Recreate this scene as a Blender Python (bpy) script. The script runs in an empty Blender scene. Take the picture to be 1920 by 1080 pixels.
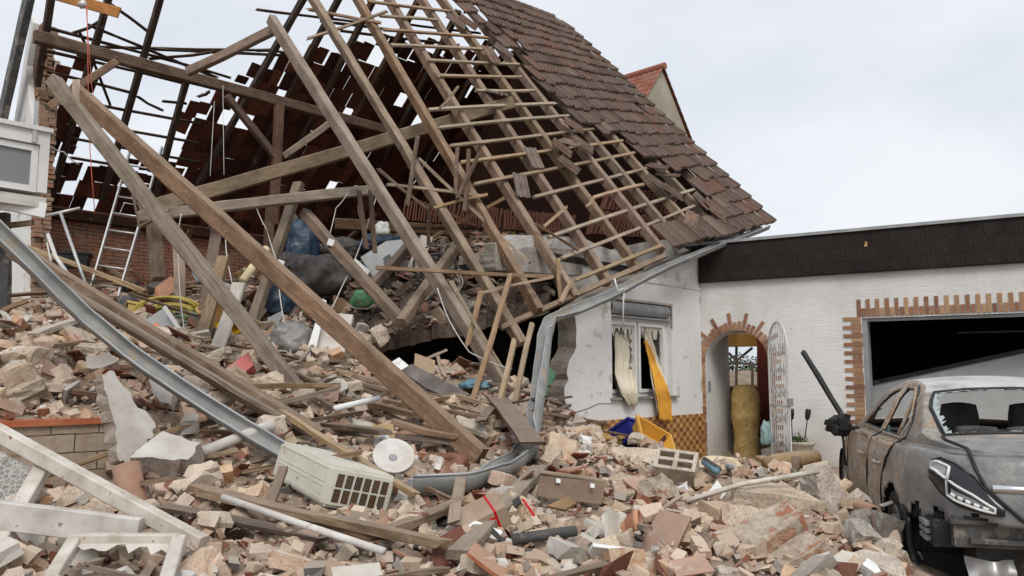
import bpy, bmesh, math, random
import numpy as np
from mathutils import Vector, Matrix, noise
from mathutils.bvhtree import BVHTree

random.seed(7)
SC = bpy.context.scene
COL = SC.collection
F_PX = 1480.0                       # focal length in pixels of the 1920 wide photograph
PITCH = math.atan((703 - 540) / F_PX)
CAM_Z = 1.5
CAM = Vector((0, 0, CAM_Z))

# ------------------------------------------------------------------ camera
cd = bpy.data.cameras.new('camera')
cam = bpy.data.objects.new('camera', cd)
COL.objects.link(cam)
cam.location = CAM
cam.rotation_euler = (math.pi / 2 + PITCH, 0, 0)
cd.sensor_width = 36.0
cd.lens = F_PX / 1920 * 36.0
cd.clip_start = 0.05
cd.clip_end = 3000
SC.camera = cam

# ------------------------------------------------------------------ world (overcast) and sun
SUN_EL, SUN_AZ = 46.0, 172.0        # azimuth measured clockwise from +Y
w = bpy.data.worlds.new('World')
SC.world = w
w.use_nodes = True
nt = w.node_tree
nt.nodes.clear()
out = nt.nodes.new('ShaderNodeOutputWorld')
bg = nt.nodes.new('ShaderNodeBackground')
sky = nt.nodes.new('ShaderNodeTexSky')
sky.sky_type = 'NISHITA'
sky.sun_disc = False
sky.sun_elevation = math.radians(SUN_EL)
sky.sun_rotation = math.radians(SUN_AZ)
sky.air_density = 1.0
sky.dust_density = 3.0
tc = nt.nodes.new('ShaderNodeTexCoord')
mp = nt.nodes.new('ShaderNodeMapping')
mp.inputs['Scale'].default_value = (1.0, 1.0, 2.2)
nz = nt.nodes.new('ShaderNodeTexNoise')
nz.inputs['Scale'].default_value = 1.9
nz.inputs['Detail'].default_value = 6
nz.inputs['Roughness'].default_value = 0.5
cr = nt.nodes.new('ShaderNodeValToRGB')
cr.color_ramp.elements[0].position = 0.40
cr.color_ramp.elements[0].color = (7.0, 7.45, 8.2, 1)
cr.color_ramp.elements[1].position = 0.62
cr.color_ramp.elements[1].color = (8.7, 8.9, 9.25, 1)
mx = nt.nodes.new('ShaderNodeMix')
mx.data_type = 'RGBA'
mx.inputs[0].default_value = 0.9     # cloud cover
nt.links.new(tc.outputs['Generated'], mp.inputs['Vector'])
nt.links.new(mp.outputs['Vector'], nz.inputs['Vector'])
nt.links.new(nz.outputs['Fac'], cr.inputs['Fac'])
nt.links.new(sky.outputs['Color'], mx.inputs[6])
nt.links.new(cr.outputs['Color'], mx.inputs[7])
nt.links.new(mx.outputs[2], bg.inputs['Color'])
bg.inputs['Strength'].default_value = 0.1
nt.links.new(bg.outputs['Background'], out.inputs['Surface'])

sd = bpy.data.lights.new('sun', 'SUN')
sd.energy = 1.7
sd.angle = math.radians(25)
sd.color = (1.0, 0.97, 0.92)
sun = bpy.data.objects.new('sun', sd)
COL.objects.link(sun)
az, el = math.radians(SUN_AZ), math.radians(SUN_EL)
to_sun = Vector((math.sin(az) * math.cos(el), math.cos(az) * math.cos(el), math.sin(el)))
sun.rotation_euler = to_sun.to_track_quat('Z', 'Y').to_euler()
sun.location = to_sun * 40

SC.view_settings.view_transform = 'Standard'
SC.view_settings.look = 'None'
SC.view_settings.exposure = 0.15
SC.view_settings.gamma = 1.0
SC.cycles.max_bounces = 6
SC.cycles.diffuse_bounces = 3
SC.cycles.glossy_bounces = 3
SC.cycles.transmission_bounces = 4
SC.cycles.transparent_max_bounces = 6
SC.cycles.use_denoising = True

# ------------------------------------------------------------------ pixel geometry (design-time measuring)
_c, _s = math.cos(PITCH), math.sin(PITCH)
def ray(px, py):
    x = (px - 960) / F_PX
    v = (540 - py) / F_PX
    return Vector((x, _c - v * _s, _s + v * _c))
def P(px, py, d):
    "world point seen at photo pixel (px, py), d metres ahead of the camera (ground distance)"
    r = ray(px, py)
    return CAM + r * (d / r.y)
def proj(p):
    y, z = p[1], p[2] - CAM_Z
    zc = y * _c + z * _s
    v = -y * _s + z * _c
    return 960 + F_PX * p[0] / zc, 540 - F_PX * v / zc

HA = math.radians(47)
A = Vector((math.cos(HA), math.sin(HA), 0))       # along the facade of the house, to the right and away
N = Vector((math.sin(HA), -math.cos(HA), 0))      # facade normal, towards the street
C0 = Vector((3.36, 14.0, 0))                      # the corner where house and garage wall meet
UP = Vector((0, 0, 1))
def hp(t, o, z): return C0 + A * t + N * o + UP * z
GA = math.radians(-32)
G = Vector((math.cos(GA), math.sin(GA), 0))       # along the garage wall, to the right and nearer
GN = Vector((math.sin(GA), -math.cos(GA), 0))     # its normal, to the street
def gp(t, o, z): return C0 + G * t + GN * o + UP * z
def on_plane(px, py, p0, n):
    r = ray(px, py)
    return CAM + r * ((p0 - CAM).dot(n) / r.dot(n))
def in_frame(q, ax, nn, o0=C0):                   # world point -> (t, o, z)
    v = q - o0
    return v.dot(ax), v.dot(nn), v.z
def smooth(a, b, x):
    x = min(1, max(0, (x - a) / (b - a)))
    return x * x * (3 - 2 * x)

# ------------------------------------------------------------------ object helpers
def tag(o, label=None, cat=None, group=None, kind=None):
    if label: o['label'] = label
    if cat: o['category'] = cat
    if group: o['group'] = group
    if kind: o['kind'] = kind
    return o
def link(o, parent=None):
    COL.objects.link(o)
    if parent is not None:
        o.parent = parent
        o.matrix_parent_inverse = Matrix.Identity(4)
    return o
def thing(name, label, cat, loc=(0, 0, 0), rot=None, group=None):
    o = bpy.data.objects.new(name, None)
    o.empty_display_size = 0.1
    link(o)
    M = rot.to_4x4() if rot is not None else Matrix.Identity(4)
    o.matrix_world = Matrix.Translation(Vector(loc)) @ M
    return tag(o, label, cat, group)
def newobj(name, me, mat=None, parent=None, mw=None):
    "link a mesh; vertices are given in the parent's local space unless mw is given (local matrix)"
    if mat is not None:
        for m in (mat if isinstance(mat, (list, tuple)) else [mat]): me.materials.append(m)
    o = bpy.data.objects.new(name, me)
    link(o, parent)
    if mw is not None: o.matrix_basis = mw
    return o
def mesh(name, verts, faces, smooth_=False, mi=None):
    me = bpy.data.meshes.new(name)
    me.from_pydata([tuple(v) for v in verts], [], faces)
    if smooth_:
        me.polygons.foreach_set('use_smooth', [True] * len(me.polygons))
    if mi is not None:
        me.polygons.foreach_set('material_index', mi)
    me.update()
    return me
class MB:
    "collects simple shapes into one mesh"
    def __init__(s): s.v = []; s.f = []; s.m = []; s.mat = 0
    def add(s, vs, fs):
        b = len(s.v)
        s.v += [Vector(x) for x in vs]
        s.f += [tuple(i + b for i in f) for f in fs]
        s.m += [s.mat] * len(fs)
    def box8(s, c):   # 8 corners: bottom loop 4, top loop 4
        s.add(c, [(3, 2, 1, 0), (4, 5, 6, 7), (0, 1, 5, 4), (1, 2, 6, 5), (2, 3, 7, 6), (3, 0, 4, 7)])
    def box(s, lo, hi, M=None):
        x0, y0, z0 = lo; x1, y1, z1 = hi
        c = [Vector(q) for q in ((x0, y0, z0), (x1, y0, z0), (x1, y1, z0), (x0, y1, z0), (x0, y0, z1), (x1, y0, z1), (x1, y1, z1), (x0, y1, z1))]
        if M is not None: c = [M @ q for q in c]
        s.box8(c)
    def prism(s, poly, z0, z1, f):   # poly 2d ring, f(x, y, z) -> point
        n = len(poly)
        vs = [f(x, y, z0) for x, y in poly] + [f(x, y, z1) for x, y in poly]
        fs = [tuple(range(n - 1, -1, -1)), tuple(range(n, 2 * n))]
        fs += [(i, (i + 1) % n, n + (i + 1) % n, n + i) for i in range(n)]
        s.add(vs, fs)
    def tube(s, pts, r, seg=8, cap=True, flat=1.0):
        pts = [Vector(p) for p in pts]
        n = len(pts)
        rs = r if isinstance(r, (list, tuple)) else [r] * n
        ref = None
        vs = []
        for i, p in enumerate(pts):
            d = (pts[min(i + 1, n - 1)] - pts[max(i - 1, 0)])
            if d.length < 1e-9: d = Vector((0, 0, 1))
            d.normalize()
            if ref is None:
                ref = d.cross(UP)
                if ref.length < 0.05: ref = d.cross(Vector((1, 0, 0)))
            u = (ref - d * ref.dot(d)).normalized()
            ref = u
            v = d.cross(u)
            for k in range(seg):
                a = 2 * math.pi * k / seg
                vs.append(p + u * (rs[i] * math.cos(a)) + v * (rs[i] * flat * math.sin(a)))
        fs = []
        for i in range(n - 1):
            for k in range(seg):
                k2 = (k + 1) % seg
                fs.append((i * seg + k, i * seg + k2, (i + 1) * seg + k2, (i + 1) * seg + k))
        if cap:
            fs.append(tuple(range(seg - 1, -1, -1)))
            fs.append(tuple((n - 1) * seg + k for k in range(seg)))
        s.add(vs, fs)
    def lathe(s, prof, seg=24, M=None):   # (r, z) profile about z
        vs = []
        for r, z in prof:
            for k in range(seg):
                a = 2 * math.pi * k / seg
                q = Vector((r * math.cos(a), r * math.sin(a), z))
                vs.append(M @ q if M is not None else q)
        fs = []
        for i in range(len(prof) - 1):
            for k in range(seg):
                k2 = (k + 1) % seg
                fs.append((i * seg + k, i * seg + k2, (i + 1) * seg + k2, (i + 1) * seg + k))
        s.add(vs, fs)
    def grid(s, rows):   # rows of equal length point lists
        n, m = len(rows), len(rows[0])
        s.add([p for r in rows for p in r], [(i * m + j, i * m + j + 1, (i + 1) * m + j + 1, (i + 1) * m + j) for i in range(n - 1) for j in range(m - 1)])
    def me(s, name='m', smooth_=False):
        return mesh(name, s.v, s.f, smooth_, s.m if any(s.m) else None)
    def build(s, name, mat, parent=None, smooth_=False, mw=None):
        return newobj(name, s.me(name, smooth_), mat, parent, mw)
def frame(x, up=UP):
    "3x3 rotation with local X along x and local Z near up"
    x = Vector(x).normalized()
    y = Vector(up).cross(x)
    if y.length < 1e-3: y = Vector((0, 1, 0)).cross(x)
    y.normalize()
    z = x.cross(y)
    return Matrix((x, y, z)).transposed()
def poly_inside(px, py, poly):
    c = False
    j = len(poly) - 1
    for i in range(len(poly)):
        xi, yi = poly[i]; xj, yj = poly[j]
        if (yi > py) != (yj > py) and px < (xj - xi) * (py - yi) / (yj - yi) + xi: c = not c
        j = i
    return c
def interp(x, pts):
    if x <= pts[0][0]: return pts[0][1]
    for (a, b), (c, d) in zip(pts, pts[1:]):
        if x <= c: return b + (d - b) * (x - a) / (c - a)
    return pts[-1][1]

# ------------------------------------------------------------------ materials
MAT = {}
def lin(h):
    "sRGB 0-255 triple -> linear"
    return tuple(((c / 255 / 12.92) if c / 255 <= 0.04045 else ((c / 255 + 0.055) / 1.055) ** 2.4) for c in h)
class NT:
    def __init__(s, name):
        m = bpy.data.materials.new(name)
        m.use_nodes = True
        s.m = m
        s.t = m.node_tree
        s.b = s.t.nodes['Principled BSDF']
        s.out = s.t.nodes['Material Output']
    def n(s, kind, **kw):
        x = s.t.nodes.new('ShaderNode' + kind)
        for k, v in kw.items():
            if k in x.inputs: x.inputs[k].default_value = v
            else: setattr(x, k, v)
        return x
    def l(s, a, b): s.t.links.new(a, b)
    def coord(s, scale=(1, 1, 1), kind='Object', rot=(0, 0, 0), rnd=True):
        t = s.n('TexCoord')
        src = t.outputs[kind]
        if rnd:
            oi = s.n('ObjectInfo')
            m_ = s.n('Math', operation='MULTIPLY')
            m_.inputs[1].default_value = 37.0
            s.l(oi.outputs['Random'], m_.inputs[0])
            va = s.n('VectorMath', operation='ADD')
            s.l(src, va.inputs[0]); s.l(m_.outputs[0], va.inputs[1])
            src = va.outputs[0]
        mp = s.n('Mapping')
        mp.inputs['Scale'].default_value = scale
        mp.inputs['Rotation'].default_value = rot
        s.l(src, mp.inputs['Vector'])
        return mp.outputs['Vector']
    def noise(s, vec, scale, detail=5, rough=0.55, dist=0.0):
        x = s.n('TexNoise')
        x.inputs['Scale'].default_value = scale
        x.inputs['Detail'].default_value = detail
        x.inputs['Roughness'].default_value = rough
        x.inputs['Distortion'].default_value = dist
        s.l(vec, x.inputs['Vector'])
        return x.outputs['Fac']
    def ramp(s, fac, stops, interp_='LINEAR'):
        x = s.n('ValToRGB')
        r = x.color_ramp
        r.interpolation = interp_
        while len(r.elements) > 1: r.elements.remove(r.elements[-1])
        for i, (p, c) in enumerate(stops):
            e = r.elements[0] if i == 0 else r.elements.new(p)
            e.position = p
            e.color = (*c, 1) if len(c) == 3 else c
        s.l(fac, x.inputs['Fac'])
        return x.outputs['Color']
    def mix(s, fac, a, b, mode='MIX'):
        x = s.n('Mix', data_type='RGBA', blend_type=mode)
        for sock, v in ((x.inputs[0], fac), (x.inputs[6], a), (x.inputs[7], b)):
            if hasattr(v, 'links'): s.l(v, sock)
            elif isinstance(v, (int, float)): sock.default_value = v
            else: sock.default_value = (*v, 1)
        return x.outputs[2]
    def math(s, op, a, b=None, clamp=False):
        x = s.n('Math', operation=op, use_clamp=clamp)
        for sock, v in ((x.inputs[0], a), (x.inputs[1], b)):
            if v is None: continue
            if hasattr(v, 'links'): s.l(v, sock)
            else: sock.default_value = v
        return x.outputs[0]
    def objvar(s, col, amt=0.25, hue=0.02):
        oi = s.n('ObjectInfo')
        h = s.n('HueSaturation')
        a = s.math('MULTIPLY_ADD', oi.outputs['Random'], 2 * amt); a.node.inputs[2].default_value = 1 - amt
        s.l(a, h.inputs['Value'])
        f = s.math('FRACT', s.math('MULTIPLY', oi.outputs['Random'], 7.31))
        b = s.math('MULTIPLY_ADD', f, 2 * hue); b.node.inputs[2].default_value = 0.5 - hue
        s.l(b, h.inputs['Hue'])
        c = s.math('FRACT', s.math('MULTIPLY', oi.outputs['Random'], 13.7))
        d = s.math('MULTIPLY_ADD', c, 0.5); d.node.inputs[2].default_value = 0.75
        s.l(d, h.inputs['Saturation'])
        s.l(col, h.inputs['Color'])
        return h.outputs['Color']
    def dust(s, c, amt, col=(0.56, 0.46, 0.355)):
        "pale mortar dust settled on faces that look up"
        g = s.n('NewGeometry'); sp = s.n('SeparateXYZ'); s.l(g.outputs['Normal'], sp.inputs[0])
        k = s.n('MapRange'); k.inputs['From Min'].default_value = 0.1; k.inputs['From Max'].default_value = 0.95; k.inputs['To Max'].default_value = amt
        s.l(sp.outputs[2], k.inputs['Value'])
        nz_ = s.noise(s.coord(kind='Object'), 6, 4, 0.65)
        f = s.math('MULTIPLY', k.outputs[0], s.math('MULTIPLY_ADD', nz_, 1.3, True))
        return s.mix(s.math('MINIMUM', s.math('MAXIMUM', f, 0.0), 0.9), c, col)
    def bump(s, h, strength=0.3, dist=0.01):
        x = s.n('Bump')
        x.inputs['Strength'].default_value = strength
        x.inputs['Distance'].default_value = dist
        s.l(h, x.inputs['Height'])
        s.l(x.outputs['Normal'], s.b.inputs['Normal'])
    def col(s, c):
        if hasattr(c, 'links'): s.l(c, s.b.inputs['Base Color'])
        else: s.b.inputs['Base Color'].default_value = (*c, 1)
    def set(s, rough=0.8, metal=0.0, spec=0.3):
        s.b.inputs['Roughness'].default_value = rough
        s.b.inputs['Metallic'].default_value = metal
        s.b.inputs['Specular IOR Level'].default_value = spec
        return s
    def done(s):
        MAT[s.m.name] = s.m
        return s.m

def m_noise(name, c1, c2, scale=6, rough=0.85, metal=0.0, bump=0.3, bscale=None, var=0.12, hue=0.01, c3=None, spots=None, spec=0.25, dist=0.01, lo=0.35, hi=0.65, dust=0.0, speck=0.0):
    x = NT(name).set(rough, metal, spec)
    v = x.coord()
    f = x.noise(v, scale, 6, 0.6)
    st = [(lo, c1), (hi, c2)] + ([(min(0.99, hi + 0.14), c3)] if c3 else [])
    c = x.ramp(f, st)
    if spots:
        f2 = x.noise(v, spots[1], 4, 0.7)
        k = x.ramp(f2, [(spots[2], (0, 0, 0)), (spots[2] + 0.06, (1, 1, 1))])
        c = x.mix(k, c, spots[0])
    if speck: c = x.mix(speck, c, x.ramp(x.noise(v, scale * 11, 5, 0.7), [(0.34, (0.42, 0.40, 0.38)), (0.5, (0.95, 0.95, 0.95)), (0.68, (1.15, 1.12, 1.08))]), 'MULTIPLY')
    if var: c = x.objvar(c, var, hue)
    if dust: c = x.dust(c, dust)
    x.col(c)
    if bump: x.bump(x.noise(v, bscale or scale * 4, 5, 0.65), bump, dist)
    return x.done()

def m_wood(name, dark, mid, light, rough=0.85, var=0.2, sc=1.0, dust=0.35):
    x = NT(name).set(rough, 0, 0.2)
    v = x.coord((1.6 * sc, 26 * sc, 26 * sc))
    f = x.noise(v, 2.2, 8, 0.66, 0.9)
    c = x.ramp(f, [(0.28, dark), (0.5, mid), (0.72, light)])
    v2 = x.coord((1, 1, 1))
    g = x.noise(v2, 3.0, 4, 0.6)
    c = x.mix(x.ramp(g, [(0.42, (0, 0, 0)), (0.68, (0.75, 0.75, 0.75))]), c, tuple(0.5 * (a + b) * 0.62 for a, b in zip(dark, mid)))
    h = x.noise(v2, 7.0, 3, 0.7)
    c = x.mix(x.ramp(h, [(0.62, (0, 0, 0)), (0.72, (0.5, 0.5, 0.5))]), c, (0.36, 0.30, 0.24))
    x.col(x.dust(x.objvar(c, var, 0.012), dust, (0.36, 0.30, 0.235)))
    x.bump(f, 0.35, 0.006)
    return x.done()

m_wood('weathered_timber', (0.10, 0.064, 0.042), (0.22, 0.152, 0.105), (0.34, 0.26, 0.19))
m_wood('grey_timber', (0.13, 0.087, 0.058), (0.25, 0.182, 0.13), (0.37, 0.285, 0.21))
m_wood('dark_timber', (0.025, 0.014, 0.009), (0.065, 0.038, 0.025), (0.12, 0.075, 0.05))
m_wood('brown_timber', (0.06, 0.033, 0.02), (0.13, 0.08, 0.052), (0.22, 0.15, 0.10))
m_wood('pale_timber', (0.20, 0.135, 0.08), (0.34, 0.24, 0.155), (0.46, 0.35, 0.25))
m_wood('orange_timber', (0.26, 0.13, 0.05), (0.42, 0.24, 0.105), (0.50, 0.32, 0.17), var=0.05)
m_wood('white_painted_wood', (0.42, 0.37, 0.31), (0.56, 0.52, 0.46), (0.66, 0.63, 0.58), var=0.06)

m_noise('plaster_white', (0.67, 0.655, 0.63), (0.745, 0.735, 0.715), 1.6, 0.9, bump=0.5, bscale=55, var=0, spots=((0.50, 0.46, 0.41), 2.6, 0.57))
m_noise('plaster_old', (0.42, 0.39, 0.35), (0.60, 0.58, 0.55), 3.5, 0.95, bump=0.9, bscale=26, var=0, spots=((0.33, 0.27, 0.21), 4, 0.6), dist=0.02)
m_noise('plaster_broken', (0.44, 0.395, 0.34), (0.58, 0.545, 0.49), 5, 0.9, bump=0.4, bscale=40, var=0.07)
m_noise('concrete', (0.20, 0.18, 0.155), (0.36, 0.325, 0.28), 4, 0.95, bump=1.0, bscale=26, var=0.12, spots=((0.42, 0.36, 0.28), 3, 0.6), speck=0.8)
m_noise('concrete_tan', (0.41, 0.335, 0.26), (0.58, 0.49, 0.40), 5, 0.95, bump=1.0, bscale=26, var=0.14, spots=((0.30, 0.14, 0.09), 3.5, 0.66), speck=0.8)
m_noise('brick_tan', (0.48, 0.355, 0.26), (0.65, 0.52, 0.40), 7, 0.95, bump=0.6, bscale=40, var=0.2, hue=0.012, c3=(0.68, 0.57, 0.455), spots=((0.33, 0.13, 0.08), 6, 0.66), dust=0.35, speck=0.7)
m_noise('brick_salmon', (0.44, 0.265, 0.18), (0.56, 0.395, 0.28), 7, 0.95, bump=0.6, bscale=40, var=0.2, hue=0.01, c3=(0.50, 0.40, 0.31), spots=((0.52, 0.43, 0.33), 5, 0.56), dust=0.45, speck=0.7)
m_noise('tile_red', (0.20, 0.075, 0.047), (0.33, 0.145, 0.095), 9, 0.85, bump=0.3, var=0.3, hue=0.01, spots=((0.36, 0.25, 0.18), 8, 0.6), dust=0.45)
m_noise('dust_rubble', (0.24, 0.18, 0.135), (0.42, 0.325, 0.25), 9, 1.0, bump=0.9, bscale=24, var=0, c3=(0.46, 0.37, 0.285), dist=0.03)
m_noise('ground_dirt', (0.13, 0.11, 0.09), (0.24, 0.205, 0.165), 3, 1.0, bump=0.6, bscale=20, var=0)
m_noise('styrofoam', (0.66, 0.66, 0.64), (0.80, 0.80, 0.78), 12, 0.8, bump=0.3, bscale=60, var=0.06)
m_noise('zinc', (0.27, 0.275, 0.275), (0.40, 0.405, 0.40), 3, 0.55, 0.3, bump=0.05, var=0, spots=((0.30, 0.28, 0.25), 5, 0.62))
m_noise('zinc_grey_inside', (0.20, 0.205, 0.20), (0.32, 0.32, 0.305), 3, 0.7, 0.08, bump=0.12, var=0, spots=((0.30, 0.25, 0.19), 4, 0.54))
m_noise('upvc_white', (0.64, 0.635, 0.61), (0.72, 0.715, 0.70), 3, 0.4, bump=0, var=0.02, spots=((0.34, 0.26, 0.20), 9, 0.66), spec=0.4)
m_noise('dusty_frame', (0.42, 0.37, 0.31), (0.62, 0.58, 0.52), 7, 0.6, bump=0.1, var=0.02, spots=((0.26, 0.14, 0.09), 14, 0.63), spec=0.3)
m_noise('white_clean', (0.72, 0.72, 0.70), (0.78, 0.78, 0.77), 4, 0.45, bump=0, var=0.03)
m_noise('aluminium', (0.48, 0.47, 0.45), (0.60, 0.59, 0.57), 6, 0.45, 0.6, bump=0.05, var=0)
m_noise('steel_dark', (0.06, 0.058, 0.055), (0.12, 0.115, 0.11), 6, 0.6, 0.2, bump=0.2, var=0.05, spots=((0.22, 0.19, 0.155), 5, 0.56))
m_noise('black_plastic', (0.012, 0.012, 0.012), (0.03, 0.029, 0.028), 6, 0.5, bump=0.05, var=0, spots=((0.10, 0.085, 0.07), 7, 0.62))
m_noise('rubber', (0.016, 0.016, 0.015), (0.05, 0.046, 0.042), 9, 0.85, bump=0.1, var=0)
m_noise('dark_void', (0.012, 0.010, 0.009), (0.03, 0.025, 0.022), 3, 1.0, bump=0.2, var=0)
m_noise('cable_white', (0.55, 0.52, 0.47), (0.66, 0.64, 0.6), 5, 0.6, bump=0, var=0.05)
m_noise('cord_red', (0.48, 0.09, 0.06), (0.56, 0.14, 0.09), 5, 0.7, bump=0, var=0)
m_noise('hose_yellow', (0.42, 0.32, 0.07), (0.56, 0.45, 0.14), 5, 0.5, bump=0, var=0.05)
m_noise('hose_green', (0.16, 0.25, 0.17), (0.24, 0.33, 0.24), 5, 0.5, bump=0, var=0.05)
m_noise('plastic_yellow', (0.55, 0.30, 0.015), (0.66, 0.38, 0.03), 5, 0.4, bump=0, var=0.04, spots=((0.40, 0.28, 0.12), 5, 0.64))
m_noise('plastic_blue', (0.015, 0.025, 0.15), (0.025, 0.04, 0.22), 4, 0.4, bump=0, var=0.04)
m_noise('plastic_red', (0.42, 0.015, 0.012), (0.55, 0.03, 0.02), 4, 0.4, bump=0, var=0.04, spots=((0.30, 0.20, 0.15), 5, 0.6))
m_noise('plastic_orange', (0.60, 0.12, 0.03), (0.68, 0.17, 0.05), 4, 0.5, bump=0, var=0.04)
m_noise('plastic_green', (0.10, 0.22, 0.13), (0.18, 0.32, 0.20), 4, 0.5, bump=0, var=0.04, spots=((0.35, 0.25, 0.18), 5, 0.62))
m_noise('plastic_teal', (0.28, 0.42, 0.42), (0.36, 0.50, 0.50), 4, 0.5, bump=0, var=0.04)
m_noise('plastic_grey', (0.22, 0.225, 0.23), (0.30, 0.305, 0.31), 4, 0.5, bump=0, var=0.06)
m_noise('magenta_cloth', (0.25, 0.01, 0.05), (0.36, 0.03, 0.09), 6, 0.9, bump=0.3, var=0.04)
m_noise('lilac_foil', (0.32, 0.24, 0.28), (0.42, 0.34, 0.37), 6, 0.6, bump=0.3, var=0.04)
m_noise('bag_blue', (0.016, 0.032, 0.055), (0.035, 0.07, 0.115), 5, 0.4, bump=0.8, bscale=9, var=0.05, spots=((0.20, 0.22, 0.25), 6, 0.66), dist=0.03, spec=0.5)
m_noise('bag_grey', (0.05, 0.042, 0.038), (0.10, 0.085, 0.075), 5, 0.55, bump=0.8, bscale=8, var=0.08, dist=0.03, spec=0.4)
m_noise('bag_clear', (0.13, 0.125, 0.12), (0.30, 0.285, 0.27), 4, 0.35, bump=0.8, bscale=8, var=0.05, dist=0.03, spec=0.5)
m_noise('cardboard', (0.34, 0.23, 0.135), (0.45, 0.33, 0.21), 4, 0.85, bump=0.05, var=0.1)
m_noise('hardboard', (0.20, 0.125, 0.065), (0.28, 0.185, 0.105), 5, 0.7, bump=0.1, var=0.08, spots=((0.40, 0.31, 0.22), 6, 0.64))
m_noise('aircon_cream', (0.53, 0.505, 0.425), (0.63, 0.61, 0.53), 4, 0.5, bump=0.05, var=0, spots=((0.36, 0.28, 0.18), 5, 0.63))
m_noise('insulation', (0.54, 0.34, 0.11), (0.74, 0.53, 0.24), 9, 1.0, bump=1.0, bscale=22, var=0, dist=0.04, c3=(0.66, 0.54, 0.30))
m_noise('curtain_cream', (0.60, 0.53, 0.40), (0.68, 0.62, 0.50), 3, 0.9, bump=0.2, var=0)
m_noise('curtain_yellow', (0.62, 0.29, 0.03), (0.70, 0.38, 0.07), 4, 0.9, bump=0.2, var=0)
m_noise('terracotta', (0.42, 0.19, 0.11), (0.52, 0.27, 0.17), 5, 0.85, bump=0.15, var=0.04, spots=((0.50, 0.40, 0.32), 5, 0.6))
m_noise('clay_pipe', (0.33, 0.185, 0.125), (0.44, 0.285, 0.21), 4, 0.8, bump=0.15, var=0, spots=((0.50, 0.42, 0.34), 5, 0.6))
m_noise('stone_urn', (0.36, 0.32, 0.25), (0.50, 0.45, 0.37), 9, 0.95, bump=0.8, bscale=30, var=0, dist=0.02)
m_noise('iron_white', (0.52, 0.52, 0.52), (0.62, 0.62, 0.61), 9, 0.5, 0.1, bump=0.05, var=0, spots=((0.28, 0.22, 0.18), 10, 0.66))
m_noise('leaf_green', (0.035, 0.06, 0.02), (0.08, 0.13, 0.045), 9, 0.7, bump=0, var=0.25)
m_noise('brown_leather', (0.12, 0.05, 0.03), (0.24, 0.11, 0.07), 6, 0.5, bump=0.6, var=0)
m_noise('redbrown_paint', (0.10, 0.02, 0.014), (0.14, 0.03, 0.02), 3, 0.6, bump=0.05, var=0)
m_noise('gable_beige', (0.30, 0.265, 0.20), (0.40, 0.36, 0.285), 0.8, 0.95, bump=0.4, bscale=20, var=0, spots=((0.24, 0.22, 0.18), 1.2, 0.62))
m_noise('seat_fabric', (0.05, 0.048, 0.046), (0.09, 0.085, 0.08), 8, 0.9, bump=0.2, var=0)
m_noise('lamp_white', (0.62, 0.62, 0.60), (0.75, 0.75, 0.74), 9, 0.35, bump=0, var=0, spec=0.6)
m_noise('chrome', (0.62, 0.63, 0.64), (0.72, 0.72, 0.73), 4, 0.15, 1.0, bump=0, var=0)
m_noise('light_grey_paint', (0.34, 0.34, 0.33), (0.40, 0.40, 0.39), 3, 0.55, bump=0.02, var=0)

def glass(name, col=(0.85, 0.9, 0.9), rough=0.03, alpha=None):
    x = NT(name).set(rough, 0, 0.5)
    x.col(col)
    x.b.inputs['Transmission Weight'].default_value = 1.0
    x.b.inputs['IOR'].default_value = 1.35
    return x.done()
glass('window_glass', (0.9, 0.93, 0.93))
x = NT('dark_glass').set(0.12, 0, 0.5); x.col((0.02, 0.022, 0.025)); x.done()
x = NT('frosted_glass').set(0.35, 0, 0.5); x.col((0.20, 0.21, 0.215)); x.done()
# ------------------------------------------------------------------ patterned materials of the buildings
def brickmat(name, c1, c2, mortar, bw=0.25, bh=0.075, kind='Object', ms=0.09, dirt=None, rough=0.95, scale=1.0):
    "brick courses on the local XZ plane (mesh local x along the wall, z up)"
    x = NT(name).set(rough, 0, 0.15)
    t = x.n('TexCoord')
    sp = x.n('SeparateXYZ'); x.l(t.outputs[kind], sp.inputs[0])
    cb = x.n('CombineXYZ'); x.l(x.math('ADD', sp.outputs[0], sp.outputs[1]), cb.inputs[0]); x.l(sp.outputs[2], cb.inputs[1])
    nz_ = x.n('TexNoise'); nz_.inputs['Scale'].default_value = 3.0; x.l(t.outputs[kind], nz_.inputs['Vector'])
    va = x.n('VectorMath', operation='SCALE'); x.l(nz_.outputs['Color'], va.inputs[0]); va.inputs['Scale'].default_value = 0.02
    vb = x.n('VectorMath', operation='ADD'); x.l(cb.outputs[0], vb.inputs[0]); x.l(va.outputs[0], vb.inputs[1])
    b = x.n('TexBrick')
    b.inputs['Scale'].default_value = scale
    b.inputs['Brick Width'].default_value = bw
    b.inputs['Row Height'].default_value = bh
    b.inputs['Mortar Size'].default_value = bh * ms
    b.inputs['Mortar Smooth'].default_value = 0.3
    b.inputs['Bias'].default_value = 0.0
    b.inputs['Color1'].default_value = (*c1, 1)
    b.inputs['Color2'].default_value = (*c2, 1)
    b.inputs['Mortar'].default_value = (*mortar, 1)
    x.l(vb.outputs[0], b.inputs['Vector'])
    v = x.coord(kind=kind, rnd=False)
    f = x.noise(v, 5.0, 6, 0.65)
    c = x.mix(x.ramp(f, [(0.46, (0, 0, 0)), (0.66, (0.85, 0.85, 0.85))]), b.outputs['Color'], dirt or mortar)
    f2 = x.noise(v, 18.0, 4, 0.65)
    c = x.mix(0.35, c, x.ramp(f2, [(0.3, (0.25, 0.25, 0.25)), (0.7, (1, 1, 1))]), 'MULTIPLY')
    x.col(c)
    h = x.math('SUBTRACT', x.math('MULTIPLY', f2, 0.5), b.outputs['Fac'])
    x.bump(h, 0.7, 0.012)
    return x.done()
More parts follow.
